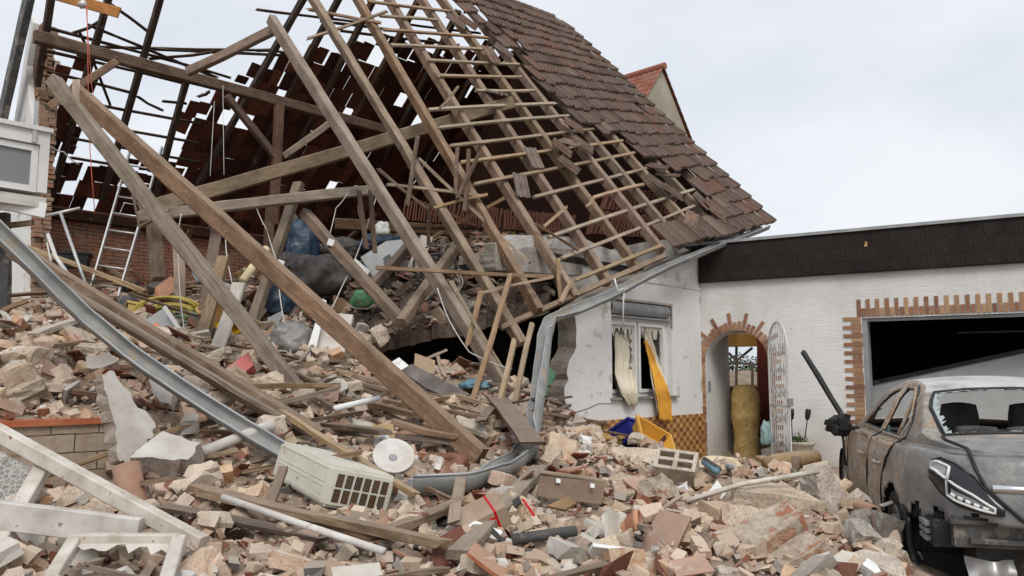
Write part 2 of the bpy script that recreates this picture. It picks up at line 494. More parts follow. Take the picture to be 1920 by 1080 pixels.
brickmat('old_brick', (0.46, 0.165, 0.095), (0.34, 0.20, 0.14), (0.13, 0.10, 0.08), dirt=(0.40, 0.23, 0.16), ms=0.16)
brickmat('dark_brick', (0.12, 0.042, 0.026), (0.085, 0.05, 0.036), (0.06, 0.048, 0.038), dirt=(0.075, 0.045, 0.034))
brickmat('stone_blocks', (0.40, 0.32, 0.235), (0.47, 0.38, 0.29), (0.07, 0.055, 0.045), bw=0.36, bh=0.148, ms=0.035, dirt=(0.33, 0.23, 0.165))
brickmat('pier_brick', (0.36, 0.15, 0.09), (0.34, 0.25, 0.17), (0.32, 0.265, 0.205), dirt=(0.35, 0.28, 0.20))
brickmat('shingles', (0.024, 0.018, 0.0165), (0.033, 0.025, 0.0225), (0.020, 0.016, 0.015), bw=0.256, bh=0.222, ms=0.02, dirt=(0.034, 0.027, 0.025), rough=0.8)

# plastered masonry whose bricks show where the plaster came off
x = NT('torn_masonry').set(0.95, 0, 0.15)
v = x.coord(rnd=False)
b = x.n('TexBrick'); b.inputs['Scale'].default_value = 1.0; b.inputs['Brick Width'].default_value = 0.24; b.inputs['Row Height'].default_value = 0.08; b.inputs['Mortar Size'].default_value = 0.008
b.inputs['Color1'].default_value = (0.36, 0.15, 0.09, 1); b.inputs['Color2'].default_value = (0.42, 0.27, 0.18, 1); b.inputs['Mortar'].default_value = (0.40, 0.33, 0.26, 1)
x.l(v, b.inputs['Vector'])
f = x.noise(v, 3.2, 6, 0.65); f2 = x.noise(v, 22, 5, 0.65)
pl_ = x.ramp(f2, [(0.3, (0.30, 0.24, 0.18)), (0.6, (0.48, 0.40, 0.32)), (0.8, (0.54, 0.47, 0.39))])
k = x.ramp(f, [(0.50, (0, 0, 0)), (0.56, (1, 1, 1))])
x.col(x.mix(k, pl_, b.outputs['Color'])); x.bump(x.math('ADD', f2, x.math('MULTIPLY', k, -0.5)), 1.0, 0.02)
x.done()
# glazed plinth tiles: each tile fades from honey to brown along its width
x = NT('plinth_tiles').set(0.35, 0, 0.4)
t = x.n('TexCoord'); sp = x.n('SeparateXYZ'); x.l(t.outputs['Object'], sp.inputs[0])
row = x.math('DIVIDE', sp.outputs[2], 0.078)
ri = x.math('FLOOR', row); rf = x.math('FRACT', row)
odd = x.math('MODULO', ri, 2.0)
u_ = x.math('ADD', x.math('DIVIDE', sp.outputs[0], 0.205), x.math('MULTIPLY', odd, 0.5))
ui = x.math('FLOOR', u_); uf = x.math('FRACT', u_)
base = x.ramp(uf, [(0.0, (0.50, 0.29, 0.11)), (0.42, (0.42, 0.205, 0.065)), (0.55, (0.17, 0.065, 0.02)), (0.97, (0.30, 0.13, 0.04)), (1.0, (0.5, 0.3, 0.12))])
wn = x.n('TexWhiteNoise', noise_dimensions='2D'); cb = x.n('CombineXYZ'); x.l(ui, cb.inputs[0]); x.l(ri, cb.inputs[1]); x.l(cb.outputs[0], wn.inputs['Vector'])
hs = x.n('HueSaturation'); x.l(base, hs.inputs['Color'])
vv = x.math('MULTIPLY_ADD', wn.outputs['Value'], 0.45); vv.node.inputs[2].default_value = 0.78; x.l(vv, hs.inputs['Value'])
e = x.math('MAXIMUM', x.math('GREATER_THAN', x.math('ABSOLUTE', x.math('SUBTRACT', rf, 0.5)), 0.455), x.math('GREATER_THAN', x.math('ABSOLUTE', x.math('SUBTRACT', uf, 0.5)), 0.483))
x.col(x.mix(e, hs.outputs['Color'], (0.30, 0.215, 0.13)))
x.done()

# clinker slips round the openings: colour changes from slip to slip via mesh islands
x = NT('clinker').set(0.55, 0, 0.35)
g = x.n('NewGeometry')
c = x.ramp(g.outputs['Random Per Island'], [(0.0, (0.19, 0.08, 0.045)), (0.3, (0.28, 0.13, 0.065)), (0.6, (0.37, 0.205, 0.10)), (0.85, (0.42, 0.25, 0.13)), (1.0, (0.23, 0.085, 0.05))])
fc = x.noise(x.coord(rnd=False), 14, 5, 0.7)
c = x.mix(x.ramp(fc, [(0.5, (0, 0, 0)), (0.7, (0.3, 0.3, 0.3))]), c, (0.42, 0.34, 0.26))
x.col(c); x.bump(x.noise(x.coord(rnd=False), 40, 4, 0.6), 0.2, 0.004)
x.done()

# rough white masonry paint with horizontal trowel lines (garage wall)
x = NT('trowelled_white').set(0.9, 0, 0.2)
v = x.coord((2.2, 2.2, 26), rnd=False)
f = x.noise(v, 2.0, 6, 0.62, 0.4)
v2 = x.coord(rnd=False)
g2 = x.noise(v2, 0.9, 5, 0.6)
c = x.ramp(f, [(0.30, (0.58, 0.565, 0.54)), (0.42, (0.70, 0.685, 0.66)), (0.7, (0.74, 0.73, 0.71))])
c = x.mix(x.ramp(g2, [(0.45, (0, 0, 0)), (0.72, (0.8, 0.8, 0.8))]), c, (0.53, 0.50, 0.455))
t = x.n('TexCoord'); sp = x.n('SeparateXYZ'); x.l(t.outputs['Object'], sp.inputs[0])
zs_ = x.math('MULTIPLY_ADD', sp.outputs[2], -1.1); zs_.node.inputs[2].default_value = 0.62
sm_ = x.math('MULTIPLY', x.math('MAXIMUM', zs_, 0.0), x.math('MULTIPLY', x.noise(v2, 6, 5, 0.7), 1.6), True)
c = x.mix(sm_, c, (0.36, 0.30, 0.235))
st_ = x.noise(x.coord((9, 9, 0.7), rnd=False), 1.4, 5, 0.65)
c = x.mix(x.ramp(st_, [(0.55, (0, 0, 0)), (0.75, (0.32, 0.32, 0.32))]), c, (0.45, 0.42, 0.38))
hb_ = x.math('MULTIPLY', f, x.noise(v2, 1.7, 4, 0.6))
x.col(c); x.bump(hb_, 0.8, 0.02)
x.done()

# roof tiles from above (weathered engobe) and from below (bare dark clay): tint per tile
def tilemat(name, stops, lich, rough=0.8):
    x = NT(name).set(rough, 0, 0.25)
    g = x.n('NewGeometry')
    v = x.coord(rnd=False)
    c = x.ramp(g.outputs['Random Per Island'], stops)
    f = x.noise(v, 7, 6, 0.65)
    c = x.mix(x.ramp(f, [(0.5, (0, 0, 0)), (0.72, (0.7, 0.7, 0.7))]), c, lich)
    f2 = x.noise(v, 30, 4, 0.6)
    c = x.mix(0.4, c, x.ramp(f2, [(0.3, (0.4, 0.4, 0.4)), (0.7, (1, 1, 1))]), 'MULTIPLY')
    x.col(c); x.bump(f2, 0.25, 0.006)
    return x.done()
tilemat('roof_tile', [(0, (0.105, 0.069, 0.053)), (0.35, (0.14, 0.097, 0.076)), (0.7, (0.17, 0.12, 0.096)), (0.88, (0.165, 0.092, 0.068)), (0.96, (0.20, 0.105, 0.075)), (1, (0.21, 0.16, 0.13))], (0.185, 0.15, 0.125))
tilemat('roof_tile_under', [(0, (0.055, 0.02, 0.014)), (0.5, (0.10, 0.034, 0.021)), (0.85, (0.18, 0.06, 0.036)), (1, (0.28, 0.10, 0.06))], (0.04, 0.02, 0.015))
tilemat('roof_tile_red', [(0, (0.24, 0.075, 0.045)), (0.6, (0.33, 0.12, 0.075)), (1, (0.28, 0.14, 0.10))], (0.25, 0.15, 0.11))
tilemat('stack_tile', [(0, (0.10, 0.035, 0.022)), (0.6, (0.17, 0.065, 0.042)), (1, (0.24, 0.11, 0.075))], (0.13, 0.07, 0.05))

def fragmat(name, stops):
    x = NT(name).set(0.95, 0, 0.15)
    g = x.n('NewGeometry')
    c = x.ramp(g.outputs['Random Per Island'], stops)
    f = x.noise(x.coord(rnd=False), 30, 4, 0.6)
    x.col(x.dust(x.mix(0.45, c, x.ramp(f, [(0.3, (0.5, 0.5, 0.5)), (0.7, (1, 1, 1))]), 'MULTIPLY'), 0.5))
    return x.done()
fragmat('frag_tan', [(0, (0.36, 0.26, 0.185)), (0.4, (0.49, 0.37, 0.275)), (0.75, (0.59, 0.47, 0.36)), (1, (0.64, 0.54, 0.43))])
fragmat('frag_red', [(0, (0.16, 0.055, 0.035)), (0.5, (0.28, 0.11, 0.068)), (0.85, (0.38, 0.20, 0.14)), (1, (0.36, 0.16, 0.10))])
fragmat('frag_dark', [(0, (0.07, 0.045, 0.035)), (0.6, (0.13, 0.09, 0.07)), (1, (0.2, 0.15, 0.12))])
fragmat('frag_white', [(0, (0.48, 0.45, 0.40)), (0.6, (0.62, 0.60, 0.56)), (1, (0.72, 0.71, 0.69))])
fragmat('frag_grey', [(0, (0.14, 0.13, 0.12)), (0.6, (0.27, 0.25, 0.225)), (1, (0.36, 0.33, 0.30))])
m_noise('plain_orange_tile', (0.36, 0.10, 0.045), (0.46, 0.16, 0.08), 5, 0.6, bump=0.05, var=0)
m_noise('frosted_light', (0.50, 0.46, 0.40), (0.62, 0.58, 0.52), 6, 0.3, bump=0, var=0)
m_noise('pipe_blue', (0.10, 0.20, 0.27), (0.16, 0.28, 0.35), 5, 0.5, bump=0, var=0)
m_noise('foam_yellow', (0.60, 0.50, 0.30), (0.68, 0.58, 0.38), 8, 0.9, bump=0.3, var=0)
x = NT('crazed_pane').set(0.25, 0, 0.5)
vz = x.n('TexVoronoi', feature='DISTANCE_TO_EDGE'); vz.inputs['Scale'].default_value = 26
x.l(x.coord(rnd=False), vz.inputs['Vector'])
x.col(x.ramp(vz.outputs['Distance'], [(0.0, (0.72, 0.76, 0.75)), (0.05, (0.42, 0.45, 0.44))]))
x.l(x.ramp(vz.outputs['Distance'], [(0.0, (0.75,) * 3), (0.06, (0.22,) * 3)]), x.b.inputs['Alpha'])
x.done()
m_noise('roof_tile_loose', (0.13, 0.085, 0.066), (0.20, 0.15, 0.12), 8, 0.8, bump=0.2, var=0.25, hue=0.01, spots=((0.27, 0.12, 0.075), 5, 0.6))
m_noise('grey_board', (0.10, 0.085, 0.078), (0.20, 0.175, 0.16), 5, 0.8, bump=0.2, var=0)

m_noise('pipe_dusty', (0.50, 0.47, 0.42), (0.70, 0.685, 0.66), 5, 0.5, bump=0, var=0.03, spots=((0.40, 0.33, 0.26), 8, 0.64), dust=0.15)
m_noise('attic_dirt', (0.07, 0.05, 0.038), (0.17, 0.125, 0.095), 9, 1.0, bump=0.9, bscale=24, var=0, c3=(0.26, 0.2, 0.15), dist=0.03)
# ------------------------------------------------------------------ timbers
def beam_me(L, wd, ht, jit=0.005, warp=0.016, b0=0.0, b1=0.0, rng=None, seg=0.35):
    "squared timber along +X from 0 to L, chamfered, slightly crooked; b0/b1 = ragged broken ends"
    r = rng or random
    n = max(2, int(L / seg))
    a, b, c = wd / 2, ht / 2, min(wd, ht) * 0.10
    sec = [(-a + c, -b), (a - c, -b), (a, -b + c), (a, b - c), (a - c, b), (-a + c, b), (-a, b - c), (-a, -b + c)]
    ph1, ph2 = r.uniform(0, 6.28), r.uniform(0, 6.28)
    vs, fs = [], []
    for i in range(n + 1):
        f = i / n
        oy = warp * math.sin(ph1 + 2.6 * f) - warp * math.sin(ph1) * (1 - f) - warp * math.sin(ph1 + 2.6) * f
        oz = warp * math.sin(ph2 + 2.9 * f) - warp * math.sin(ph2) * (1 - f) - warp * math.sin(ph2 + 2.9) * f
        k = 1 + r.uniform(-0.02, 0.02)
        for (y, z) in sec:
            x = L * f
            if i == 0 and b0: x += r.uniform(-b0, b0)
            if i == n and b1: x += r.uniform(-b1, b1)
            vs.append((x, y * k + oy + r.uniform(-jit, jit), z * k + oz + r.uniform(-jit, jit)))
    for i in range(n):
        for k in range(8):
            k2 = (k + 1) % 8
            fs.append((i * 8 + k, i * 8 + k2, (i + 1) * 8 + k2, (i + 1) * 8 + k))
    fs.append(tuple(range(7, -1, -1)))
    fs.append(tuple(n * 8 + k for k in range(8)))
    return mesh('timber', vs, fs)
def beam(name, p1, p2, wd, ht, mat, parent=None, pinv=None, up=UP, label=None, cat=None, group=None, **kw):
    p1, p2 = Vector(p1), Vector(p2)
    me = beam_me((p2 - p1).length, wd, ht, **kw)
    M = Matrix.Translation(p1) @ frame(p2 - p1, up).to_4x4()
    if pinv is not None: M = pinv @ M
    o = newobj(name, me, MAT[mat], parent, M)
    return tag(o, label, cat, group)

# ------------------------------------------------------------------ the collapsed house
RS = 5.18                                   # half span of the roof
Z_E, Z_R = 4.42, 10.16                      # eaves and ridge height
T_R, T_L = 1.88, -8.5                       # right and left gable along the facade
D_R = RS - 0.35                             # ridge, metres behind the facade
LR = math.hypot(RS, Z_R - Z_E)
RP = math.atan2(Z_R - Z_E, RS)
HM = Matrix((A, -N, UP)).transposed().to_4x4()
HM.translation = C0
HI = HM.inverted()
house = thing('collapsed_house', 'collapsed white house with its brown tiled roof torn open and rafters bare', 'house', C0, Matrix((A, -N, UP)).transposed())
def hl(v): return HI @ Vector(v)            # world -> house local (t, depth behind facade, z)

# front slope: the eave has dropped to the left, so the sheet is twisted.  node = (bottom pixel, upper line pixel, pitch)
def sheet_node(x1, y1, x2, y2, pd):
    B = on_plane(x2, y2, hp(0, 0.35, 0), N)
    n = ray(x1, y1).cross(ray(x2, y2))
    p = math.radians(pd)
    d = -N * math.cos(p) + UP * math.sin(p)
    d = (d + A * (-(d.dot(n)) / A.dot(n))).normalized()
    return B, B + d * LR
NODES = [sheet_node(593, 0, 983, 640, 54.5), sheet_node(677, 0, 1015, 577, 54.5), sheet_node(737, 0, 1083, 553, 54), sheet_node(797, 0, 1145, 525, 53.5),
         sheet_node(873, 53, 1200, 500, 53), sheet_node(960, 107, 1245, 465, 51.5), (hp(T_R, 0.35, Z_E), hp(T_R, 0.35 - RS, Z_R))]
SCUM = [0.0]
for (b0, t0), (b1, t1) in zip(NODES, NODES[1:]):
    SCUM.append(SCUM[-1] + 0.5 * ((b1 - b0).length + (t1 - t0).length))
def S(s, v):
    "point on the front slope: s metres from the left rafter, v 0 at the ridge .. 1 at the eave"
    i = 0
    while i < len(SCUM) - 2 and s > SCUM[i + 1]: i += 1
    f = (s - SCUM[i]) / (SCUM[i + 1] - SCUM[i])
    b = NODES[i][0].lerp(NODES[i + 1][0], f) if 0 <= f <= 1 else NODES[i][0] + (NODES[i + 1][0] - NODES[i][0]) * f
    t = NODES[i][1] + (NODES[i + 1][1] - NODES[i][1]) * f
    return t + (b - t) * v
def S_n(s, v):
    n = (S(s + 0.05, v) - S(s - 0.05, v)).cross(S(s, v - 0.02) - S(s, v + 0.02))
    n.normalize()
    return n if n.dot(N) > 0 else -n
_vs, _fs = [], []
NS_, NV_ = 60, 24
for i in range(NS_ + 1):
    for j in range(NV_ + 1):
        _vs.append(S(-2.2 + (SCUM[-1] + 2.8) * i / NS_, -0.1 + 1.25 * j / NV_))
for i in range(NS_):
    for j in range(NV_):
        k = i * (NV_ + 1) + j
        _fs.append((k, k + 1, k + NV_ + 2, k + NV_ + 1))
S_BVH = BVHTree.FromPolygons(_vs, _fs)
def on_sheet(px, py, lift=0.0):
    r = ray(px, py).normalized()
    h = S_BVH.ray_cast(CAM, r)
    if h[0] is None: return CAM + r * 14
    n = h[1] if h[1].dot(N) > 0 else -h[1]
    return h[0] + n * lift

# rafters under the sheet (tops to the ridge)
def rafter(s, v0=0.0, v1=1.0, wd=0.115, ht=0.15, mat='weathered_timber'):
    n = S_n(s, 0.5)
    p, q = S(s, v0) - n * (ht / 2), S(s, v1) - n * (ht / 2)
    beam('rafter', p, q, wd, ht, mat, house, HI, up=n, b1=0.02)
for i in range(6): rafter(SCUM[i], -0.02, 1.0)
GV = SCUM[-1] - SCUM[-2]
for f in (0.17, 0.36, 0.56, 0.78): rafter(SCUM[-2] + GV * f)
rafter(SCUM[-1] - 0.30)

# battens (photo end points on the sheet)
for (x1, y1, x2, y2) in ((690, 5, 843, 23), (710, 32, 817, 40), (717, 58, 913, 73), (732, 87, 913, 95), (802, 115, 973, 123), (822, 144, 977, 147), (892, 172, 1000, 172),
        (803, 208, 1040, 196), (823, 242, 1070, 219), (843, 276, 1120, 243), (863, 307, 1165, 266), (887, 348, 1190, 288), (1000, 372, 1235, 311), (1110, 373, 1205, 348),
        (1027, 447, 1305, 356), (1050, 487, 1300, 388), (1077, 527, 1240, 462), (940, 616, 1246, 481)):
    eave = (x1 == 940)
    p, q = on_sheet(x1, y1, 0.025), on_sheet(x2, y2, 0.025)
    n = S_n(SCUM[3], 0.5)
    beam('batten', p, q, 0.075 if eave else 0.055, 0.06 if eave else 0.042, 'pale_timber' if not eave else 'weathered_timber', house, HI, up=n, b0=0.03, b1=0.03, jit=0.003)

# tiles still lying on the front slope
EDGE = [(0, 838), (7, 846), (30, 872), (48, 900), (70, 915), (98, 958), (125, 977), (145, 986), (170, 1003), (193, 1045), (213, 1062), (240, 1112), (263, 1158), (287, 1182), (307, 1242), (330, 1268), (353, 1298), (380, 1340), (400, 1352), (420, 1352)]
TILE_X = [(0.0, 0.028), (0.012, 0.046), (0.03, 0.046), (0.045, 0.012), (0.105, 0.008), (0.118, 0.036), (0.134, 0.036), (0.15, 0.012), (0.21, 0.008), (0.222, 0.03), (0.243, 0.03)]
NROW = 21
ridge_o = None
def tile_at(mb, s, v0, v1, n, lift, dz0=-0.010, dz1=0.056, rot=0.0):
    top, bot, lip = [], [], []
    for (x, z) in TILE_X:
        xx = s - x
        top.append(S(xx, v0) + n * (z * 0.8 + lift + dz0))
        bot.append(S(xx, v1) + n * (z + lift + dz1))
        lip.append(S(xx, v1) + n * (z * 0.6 + lift + dz1 - 0.055))
    m = len(TILE_X)
    mb.add(top + bot + lip, [(i, i + 1, m + i + 1, m + i) for i in range(m - 1)] + [(m + i, m + i + 1, 2 * m + i + 1, 2 * m + i) for i in range(m - 1)])
    # left side face gives the pile its thickness
    a, b = m - 1, 2 * m - 1
    mb.add([top[-1], bot[-1], bot[-1] - n * 0.025, top[-1] - n * 0.025], [(0, 1, 2, 3)])
rt = MB()
rnd = random.Random(11)
ncol = int(SCUM[-1] / 0.236)
for r in range(NROW):
    v0, v1 = r / NROW - 0.012, (r + 1) / NROW + 0.012
    for c in range(-2, ncol):
        s = SCUM[-1] - 0.18 - c * 0.236
        if s < 0.4: continue
        px, py = proj(S(s - 0.12, (v0 + v1) / 2))
        px0, _ = proj(S(s - 0.2, (v0 + v1) / 2))
        keep = px0 > interp(py, EDGE) if py < 420 else False
        if r == NROW - 1: keep = px > 1238
        if r == NROW - 2: keep = px > 1330
        if py < -60: keep = px > 815
        if not keep: continue
        if rnd.random() < 0.004 and r > 3: continue
        n = S_n(s - 0.12, 0.5 * (v0 + v1))
        j = rnd.gauss(0, 0.006)
        el = px0 - interp(py, EDGE) if py > -60 and r < NROW - 2 else 999
        if el < 26 and rnd.random() < 0.22: continue
        sl_ = rnd.uniform(0.0, 0.02) if el < 60 and rnd.random() < 0.4 else 0.0
        sag = 0.0022 * math.sin(s * 2.1 + r) + 0.0012 * math.sin(s * 5.3 + 2 * r)
        tile_at(rt, s + rnd.gauss(0, 0.005), v0 + sag + sl_, v1 + sag + sl_ + rnd.gauss(0, 0.0018), n, 0.05 + j)
rt.mat = 0
roof = newobj('roof_tiling', rt.me('roof_tiling'), MAT['roof_tile'], house, HI)
# ridge caps and the grey verge flashing
mb = MB()
k = 0
for i in range(26):
    f0, f1 = i / 26, (i + 1) / 26 + 0.012
    s0, s1 = SCUM[-1] - 0.18 - f0 * 6.0, SCUM[-1] - 0.18 - f1 * 6.0
    p0, p1 = S(s0, -0.005), S(s1, -0.005)
    rows = []
    for q, rad in ((p0, 0.125), (p1, 0.105)):
        row = []
        for a in range(9):
            an = math.radians(-20 + 220 * a / 8)
            row.append(q + N * (rad * math.cos(an)) + UP * (rad * math.sin(an) + 0.03))
        rows.append(row)
    mb.grid(rows)
newobj('ridge_caps', mb.me('ridge_caps'), MAT['roof_tile'], house, HI)
mb = MB()
rows = []
for j in range(16):
    v = j / 15
    n = S_n(SCUM[-1], v)
    q = S(SCUM[-1] - 0.17, v)
    rows.append([q + n * 0.11 - A * 0.03, q + n * 0.11 + A * 0.06, q - n * 0.07 + A * 0.06, q - n * 0.07 - A * 0.0])
mb.grid(rows)
newobj('verge_flashing', mb.me('verge_flashing'), MAT['zinc_grey_inside'], house, HI)

# back slope (seen from underneath): plane through the ridge
def BKp(t, r, off=0.0):
    "back slope: t along the ridge, r down the slope, off below the tiles"
    return hp(t, 0, 0) - N * (D_R + r * math.cos(RP) - off * math.sin(RP)) + UP * (Z_R - r * math.sin(RP) - off * math.cos(RP))
BK_N = (-N * math.sin(RP) + UP * math.cos(RP))
def on_back(px, py, off=0.0): return on_plane(px, py, BKp(0, 0, off), BK_N)
YTOP = [(60, 330), (90, 318), (130, 292), (160, 302), (200, 312), (232, 306), (262, 300), (300, 296), (340, 300), (347, 197), (400, 190), (425, 172), (440, 146), (480, 130), (500, 116), (540, 106), (560, 94),
        (600, 86), (650, 90), (700, 84), (740, 70), (780, 84), (850, 92), (920, 82), (990, 112), (1010, -400), (1400, -400)]
HOLES = [(413, 222, 440, 236), (438, 232, 464, 250), (460, 158, 484, 172), (527, 170, 541, 186), (745, 170, 762, 190), (640, 200, 664, 218), (120, 300, 140, 318), (130, 338, 139, 350), (168, 374, 176, 384), (398, 222, 408, 234), (715, 112, 724, 130)]
KEEP = [(108, 132, 137, 165), (95, 165, 125, 225), (92, 215, 141, 300), (152, 112, 170, 160)]
bt = MB()
rnd = random.Random(5)
for r in range(21):
    for c in range(45):
        t = T_L + 0.02 + c * 0.236
        rr = r * LR / 21
        px, py = proj(BKp(t + 0.12, rr + 0.18))
        keep = py > interp(px, YTOP) + rnd.uniform(-9, 9)
        for (x0, y0, x1, y1) in KEEP:
            if x0 < px < x1 and y0 < py < y1: keep = True
        for (x0, y0, x1, y1) in HOLES:
            if x0 - 3 < px < x1 + 3 and y0 - 3 < py < y1 + 3: keep = False
        if rnd.random() < 0.012: keep = False
        if not keep: continue
        ed = abs(py - interp(px, YTOP)) < 38
        if ed and rnd.random() < 0.15: continue
        j, j2 = rnd.gauss(0, 0.03 if ed else 0.007), rnd.gauss(0, 0.045 if ed else 0.008)
        a0, a1 = t + 0.003 + j, t + 0.24 + j
        b0, b1 = rr - 0.03 + rnd.gauss(0, 0.03 if ed else 0.008), rr + 0.372 + rnd.gauss(0, 0.03 if ed else 0.01)
        if ed and rnd.random() < 0.35: b1 -= rnd.uniform(0.05, 0.2)
        c8 = [BKp(a0, b0, 0.015 + j2), BKp(a1, b0, 0.015), BKp(a1, b1, -0.03), BKp(a0, b1, -0.03 + j2)]
        bt.box8(c8 + [q + BK_N * 0.02 for q in c8])
newobj('back_roof_tiling', bt.me('back_roof_tiling'), MAT['roof_tile_under'], house, HI)

# back rafters, dark, seen against the sky and under the tiles
def back_beam(name, x1, y1, x2, y2, wd, ht, mat, off, **kw):
    beam(name, on_back(x1, y1, off), on_back(x2, y2, off), wd, ht, mat, house, HI, up=BK_N, **kw)
for (x1, y1, x2, y2) in ((102, -40, 70, 160), (214, -40, 96, 372), (311, -40, 192, 372), (350, 150, 290, 372), (590, -40, 356, 372), (655, -40, 455, 350), (700, 0, 530, 330), (790, -10, 620, 300), (860, 20, 720, 300), (940, 40, 800, 300)):
    back_beam('rafter', x1, y1, x2, y2, 0.10, 0.14, 'dark_timber', 0.13, b0=0.03)
for (x1, y1, x2, y2) in ((90, 52, 433, 146), (90, 96, 352, 158), (90, 135, 243, 173), (187, 197, 372, 231), (150, 230, 372, 268), (138, 260, 372, 304), (133, 296, 210, 308), (305, 190, 348, 194), (480, 18, 690, 44),
        (600, 40, 790, 62), (640, 58, 860, 84), (760, 45, 900, 62)):
    back_beam('batten', x1, y1, x2, y2, 0.05, 0.035, 'dark_timber', 0.04, b0=0.05, b1=0.05)
# broken battens hanging between the back rafters
for (x1, y1, x2, y2) in ((187, 88, 514, 94), (173, 50, 403, 144), (285, 110, 395, 98), (290, 92, 530, 104), (256, 180, 303, 206), (210, 10, 276, 58), (137, 62, 190, 38), (150, 62, 207, 198), (375, 180, 392, 172), (480, 95, 540, 100)):
    back_beam('broken_batten', x1, y1, x2, y2, 0.05, 0.035, 'dark_timber', 0.02, b0=0.08, b1=0.1, warp=0.04)
# middle purlin with its strut, posts and braces
pur0, pur1 = on_plane(64, 68, hp(0, -D_R - 2.0, 0), N), on_plane(745, 250, hp(0, -D_R - 2.0, 0), N)
beam('purlin', pur0, pur1, 0.16, 0.20, 'brown_timber', house, HI)
def inner(px, py, o): return on_plane(px, py, hp(0, o, 0), N)
OP = -D_R - 1.9
for nm, a, b, wd, mt in (('strut', (218, 116), (90, 202), 0.12, 'weathered_timber'), ('brace', (424, 180), (520, 300), 0.13, 'brown_timber'), ('brace', (624, 226), (530, 294), 0.12, 'grey_timber'),
        ('post', (524, 198), (512, 420), 0.16, 'brown_timber'), ('post', (508, 380), (498, 520), 0.15, 'brown_timber')):
    beam(nm, inner(*a, OP), inner(*b, OP), wd, wd, mt, house, HI)

# ------------------------------------------------------------------ masonry
def slab_poly(mb, poly, y0, y1):   # poly of (t, z) in house local
    mb.prism(poly, y0, y1, lambda x, z, y: Vector((x, y, z)))
# back wall (knee wall of the upper floor) and the inside of the right gable
mb = MB(); mb.box((T_L, 9.6, 0), (T_R, 9.9, 4.75))
newobj('back_wall', mb.me('back_wall'), MAT['old_brick'], house)
mb = MB()
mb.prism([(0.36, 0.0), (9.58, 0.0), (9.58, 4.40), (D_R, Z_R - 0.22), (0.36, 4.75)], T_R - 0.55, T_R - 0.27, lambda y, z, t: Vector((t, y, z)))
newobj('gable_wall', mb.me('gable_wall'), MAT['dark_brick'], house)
mb = MB(); mb.box((T_L + 0.2, 9.40, 4.5), (T_R - 0.3, 9.58, 4.68))
newobj('wall_plate', mb.me('wall_plate'), MAT['dark_timber'], house)

# facade with the window; the left edge is torn
def ft(px, py, y=0.0):   # pixel on the plane y metres behind the facade -> (t, z)
    q = hl(on_plane(px, py, hp(0, -y, 0), N)); return q.x, q.z
WT0, WT1 = ft(1147, 660)[0], ft(1260, 660)[0]
WZ0, WZ1 = ft(1150, 746)[1], ft(1205, 567)[1]
WZF = ft(1205, 598)[1]
TH = 0.34
tl = [(930, 452), (952, 440), (1000, 441), (1042, 443), (1100, 449), (1120, 458)]
top_l = [ft(*p) for p in tl]
torn = [ft(*p) for p in ((1054, 520), (1074, 590), (1079, 600), (1080, 640), (1076, 662), (1064, 690), (1066, 712), (1058, 735), (1066, 770), (1076, 800))]
tb = torn[-1][0]
right_top = [ft(*p) for p in ((1150, 470), (1178, 461), (1222, 452), (1246, 462))]
# jagged: insert noise between the torn points
def jag(pts, amp, n, rng):
    o = []
    for (a, b), (c, d) in zip(pts, pts[1:]):
        for k in range(n):
            f = k / n
            o.append((a + (c - a) * f + (rng.uniform(-amp, amp) if k else 0), b + (d - b) * f))
    return o + [pts[-1]]
torn = jag(torn, 0.05, 2, random.Random(13))
face = MB()
lp = [(WT0, 0.0), (WT0, top_l[-1][1])] + top_l[::-1]
bl = [ft(*p) for p in ((928, 470),)]
GL0, GL1, GLM = ft(1147, 545)[1], ft(1260, 494)[1], ft(1085, 574)
slab_poly(face, [(tb + 0.05, 0.0), (WT0, 0.0), (WT0, GL0), GLM] + torn[2:-1], 0.0, TH)
slab_poly(face, [(WT0, 0.0), (WT1, 0.0), (WT1, WZ0), (WT0, WZ0)], 0.0, TH)
slab_poly(face, [(WT0, WZ1), (WT1, WZ1), (WT1, GL1), (WT0, GL0)], 0.0, TH)
GLC = GL1 + (4.30 - GL1) * (-0.004 - WT1) / (T_R - WT1)
slab_poly(face, [(WT1, 0.0), (-0.004, 0.0), (-0.004, GLC), (WT1, GL1)], 0.0, TH)
slab_poly(face, [(-0.004, 3.45), (T_R - 0.25, 3.45), (T_R - 0.25, 4.25), (-0.004, GLC)], 0.0, TH)
# outer faces plaster (slot 0), everything else broken masonry (slot 1)
me = face.me('facade_wall')
for pl in me.polygons:
    pl.material_index = 0 if abs(pl.normal.y) > 0.9 and pl.center.y < 0.01 or pl.center.y > 0 and abs(pl.center.x - WT0) < 0.02 or abs(pl.center.x - WT1) < 0.02 else 1
facade = newobj('facade_wall', me, [MAT['plaster_white'], MAT['concrete']], house)
# concrete ring beam laid bare over the torn part
mb = MB()
YT = 0.40
wt = MB()
wp = jag([ft(*p, YT) for p in ((930, 506), (928, 456), (952, 440), (1000, 441), (1042, 443), (1100, 449), (1122, 460), (1150, 470), (1178, 461), (1222, 452), (1262, 447), (1300, 440))], 0.02, 3, random.Random(17)) + [ft(*p, YT) for p in ((1300, 505), (1147, 556), (1085, 586), (1056, 520))]
slab_poly(wt, wp, YT, YT + 0.22)
me = wt.me('wall_top')
for pl in me.polygons: pl.material_index = 0 if abs(pl.normal.y) > 0.9 else 1
newobj('wall_top', me, [MAT['plaster_old'], MAT['concrete']], house)
rb = [ft(*p, YT - 0.03) for p in ((925, 474), (990, 463), (1090, 468), (1096, 478), (1092, 516), (1048, 514), (930, 506))]
slab_poly(mb, jag(rb + [rb[0]], 0.014, 5, random.Random(8))[:-1], YT - 0.03, YT + 0.25)
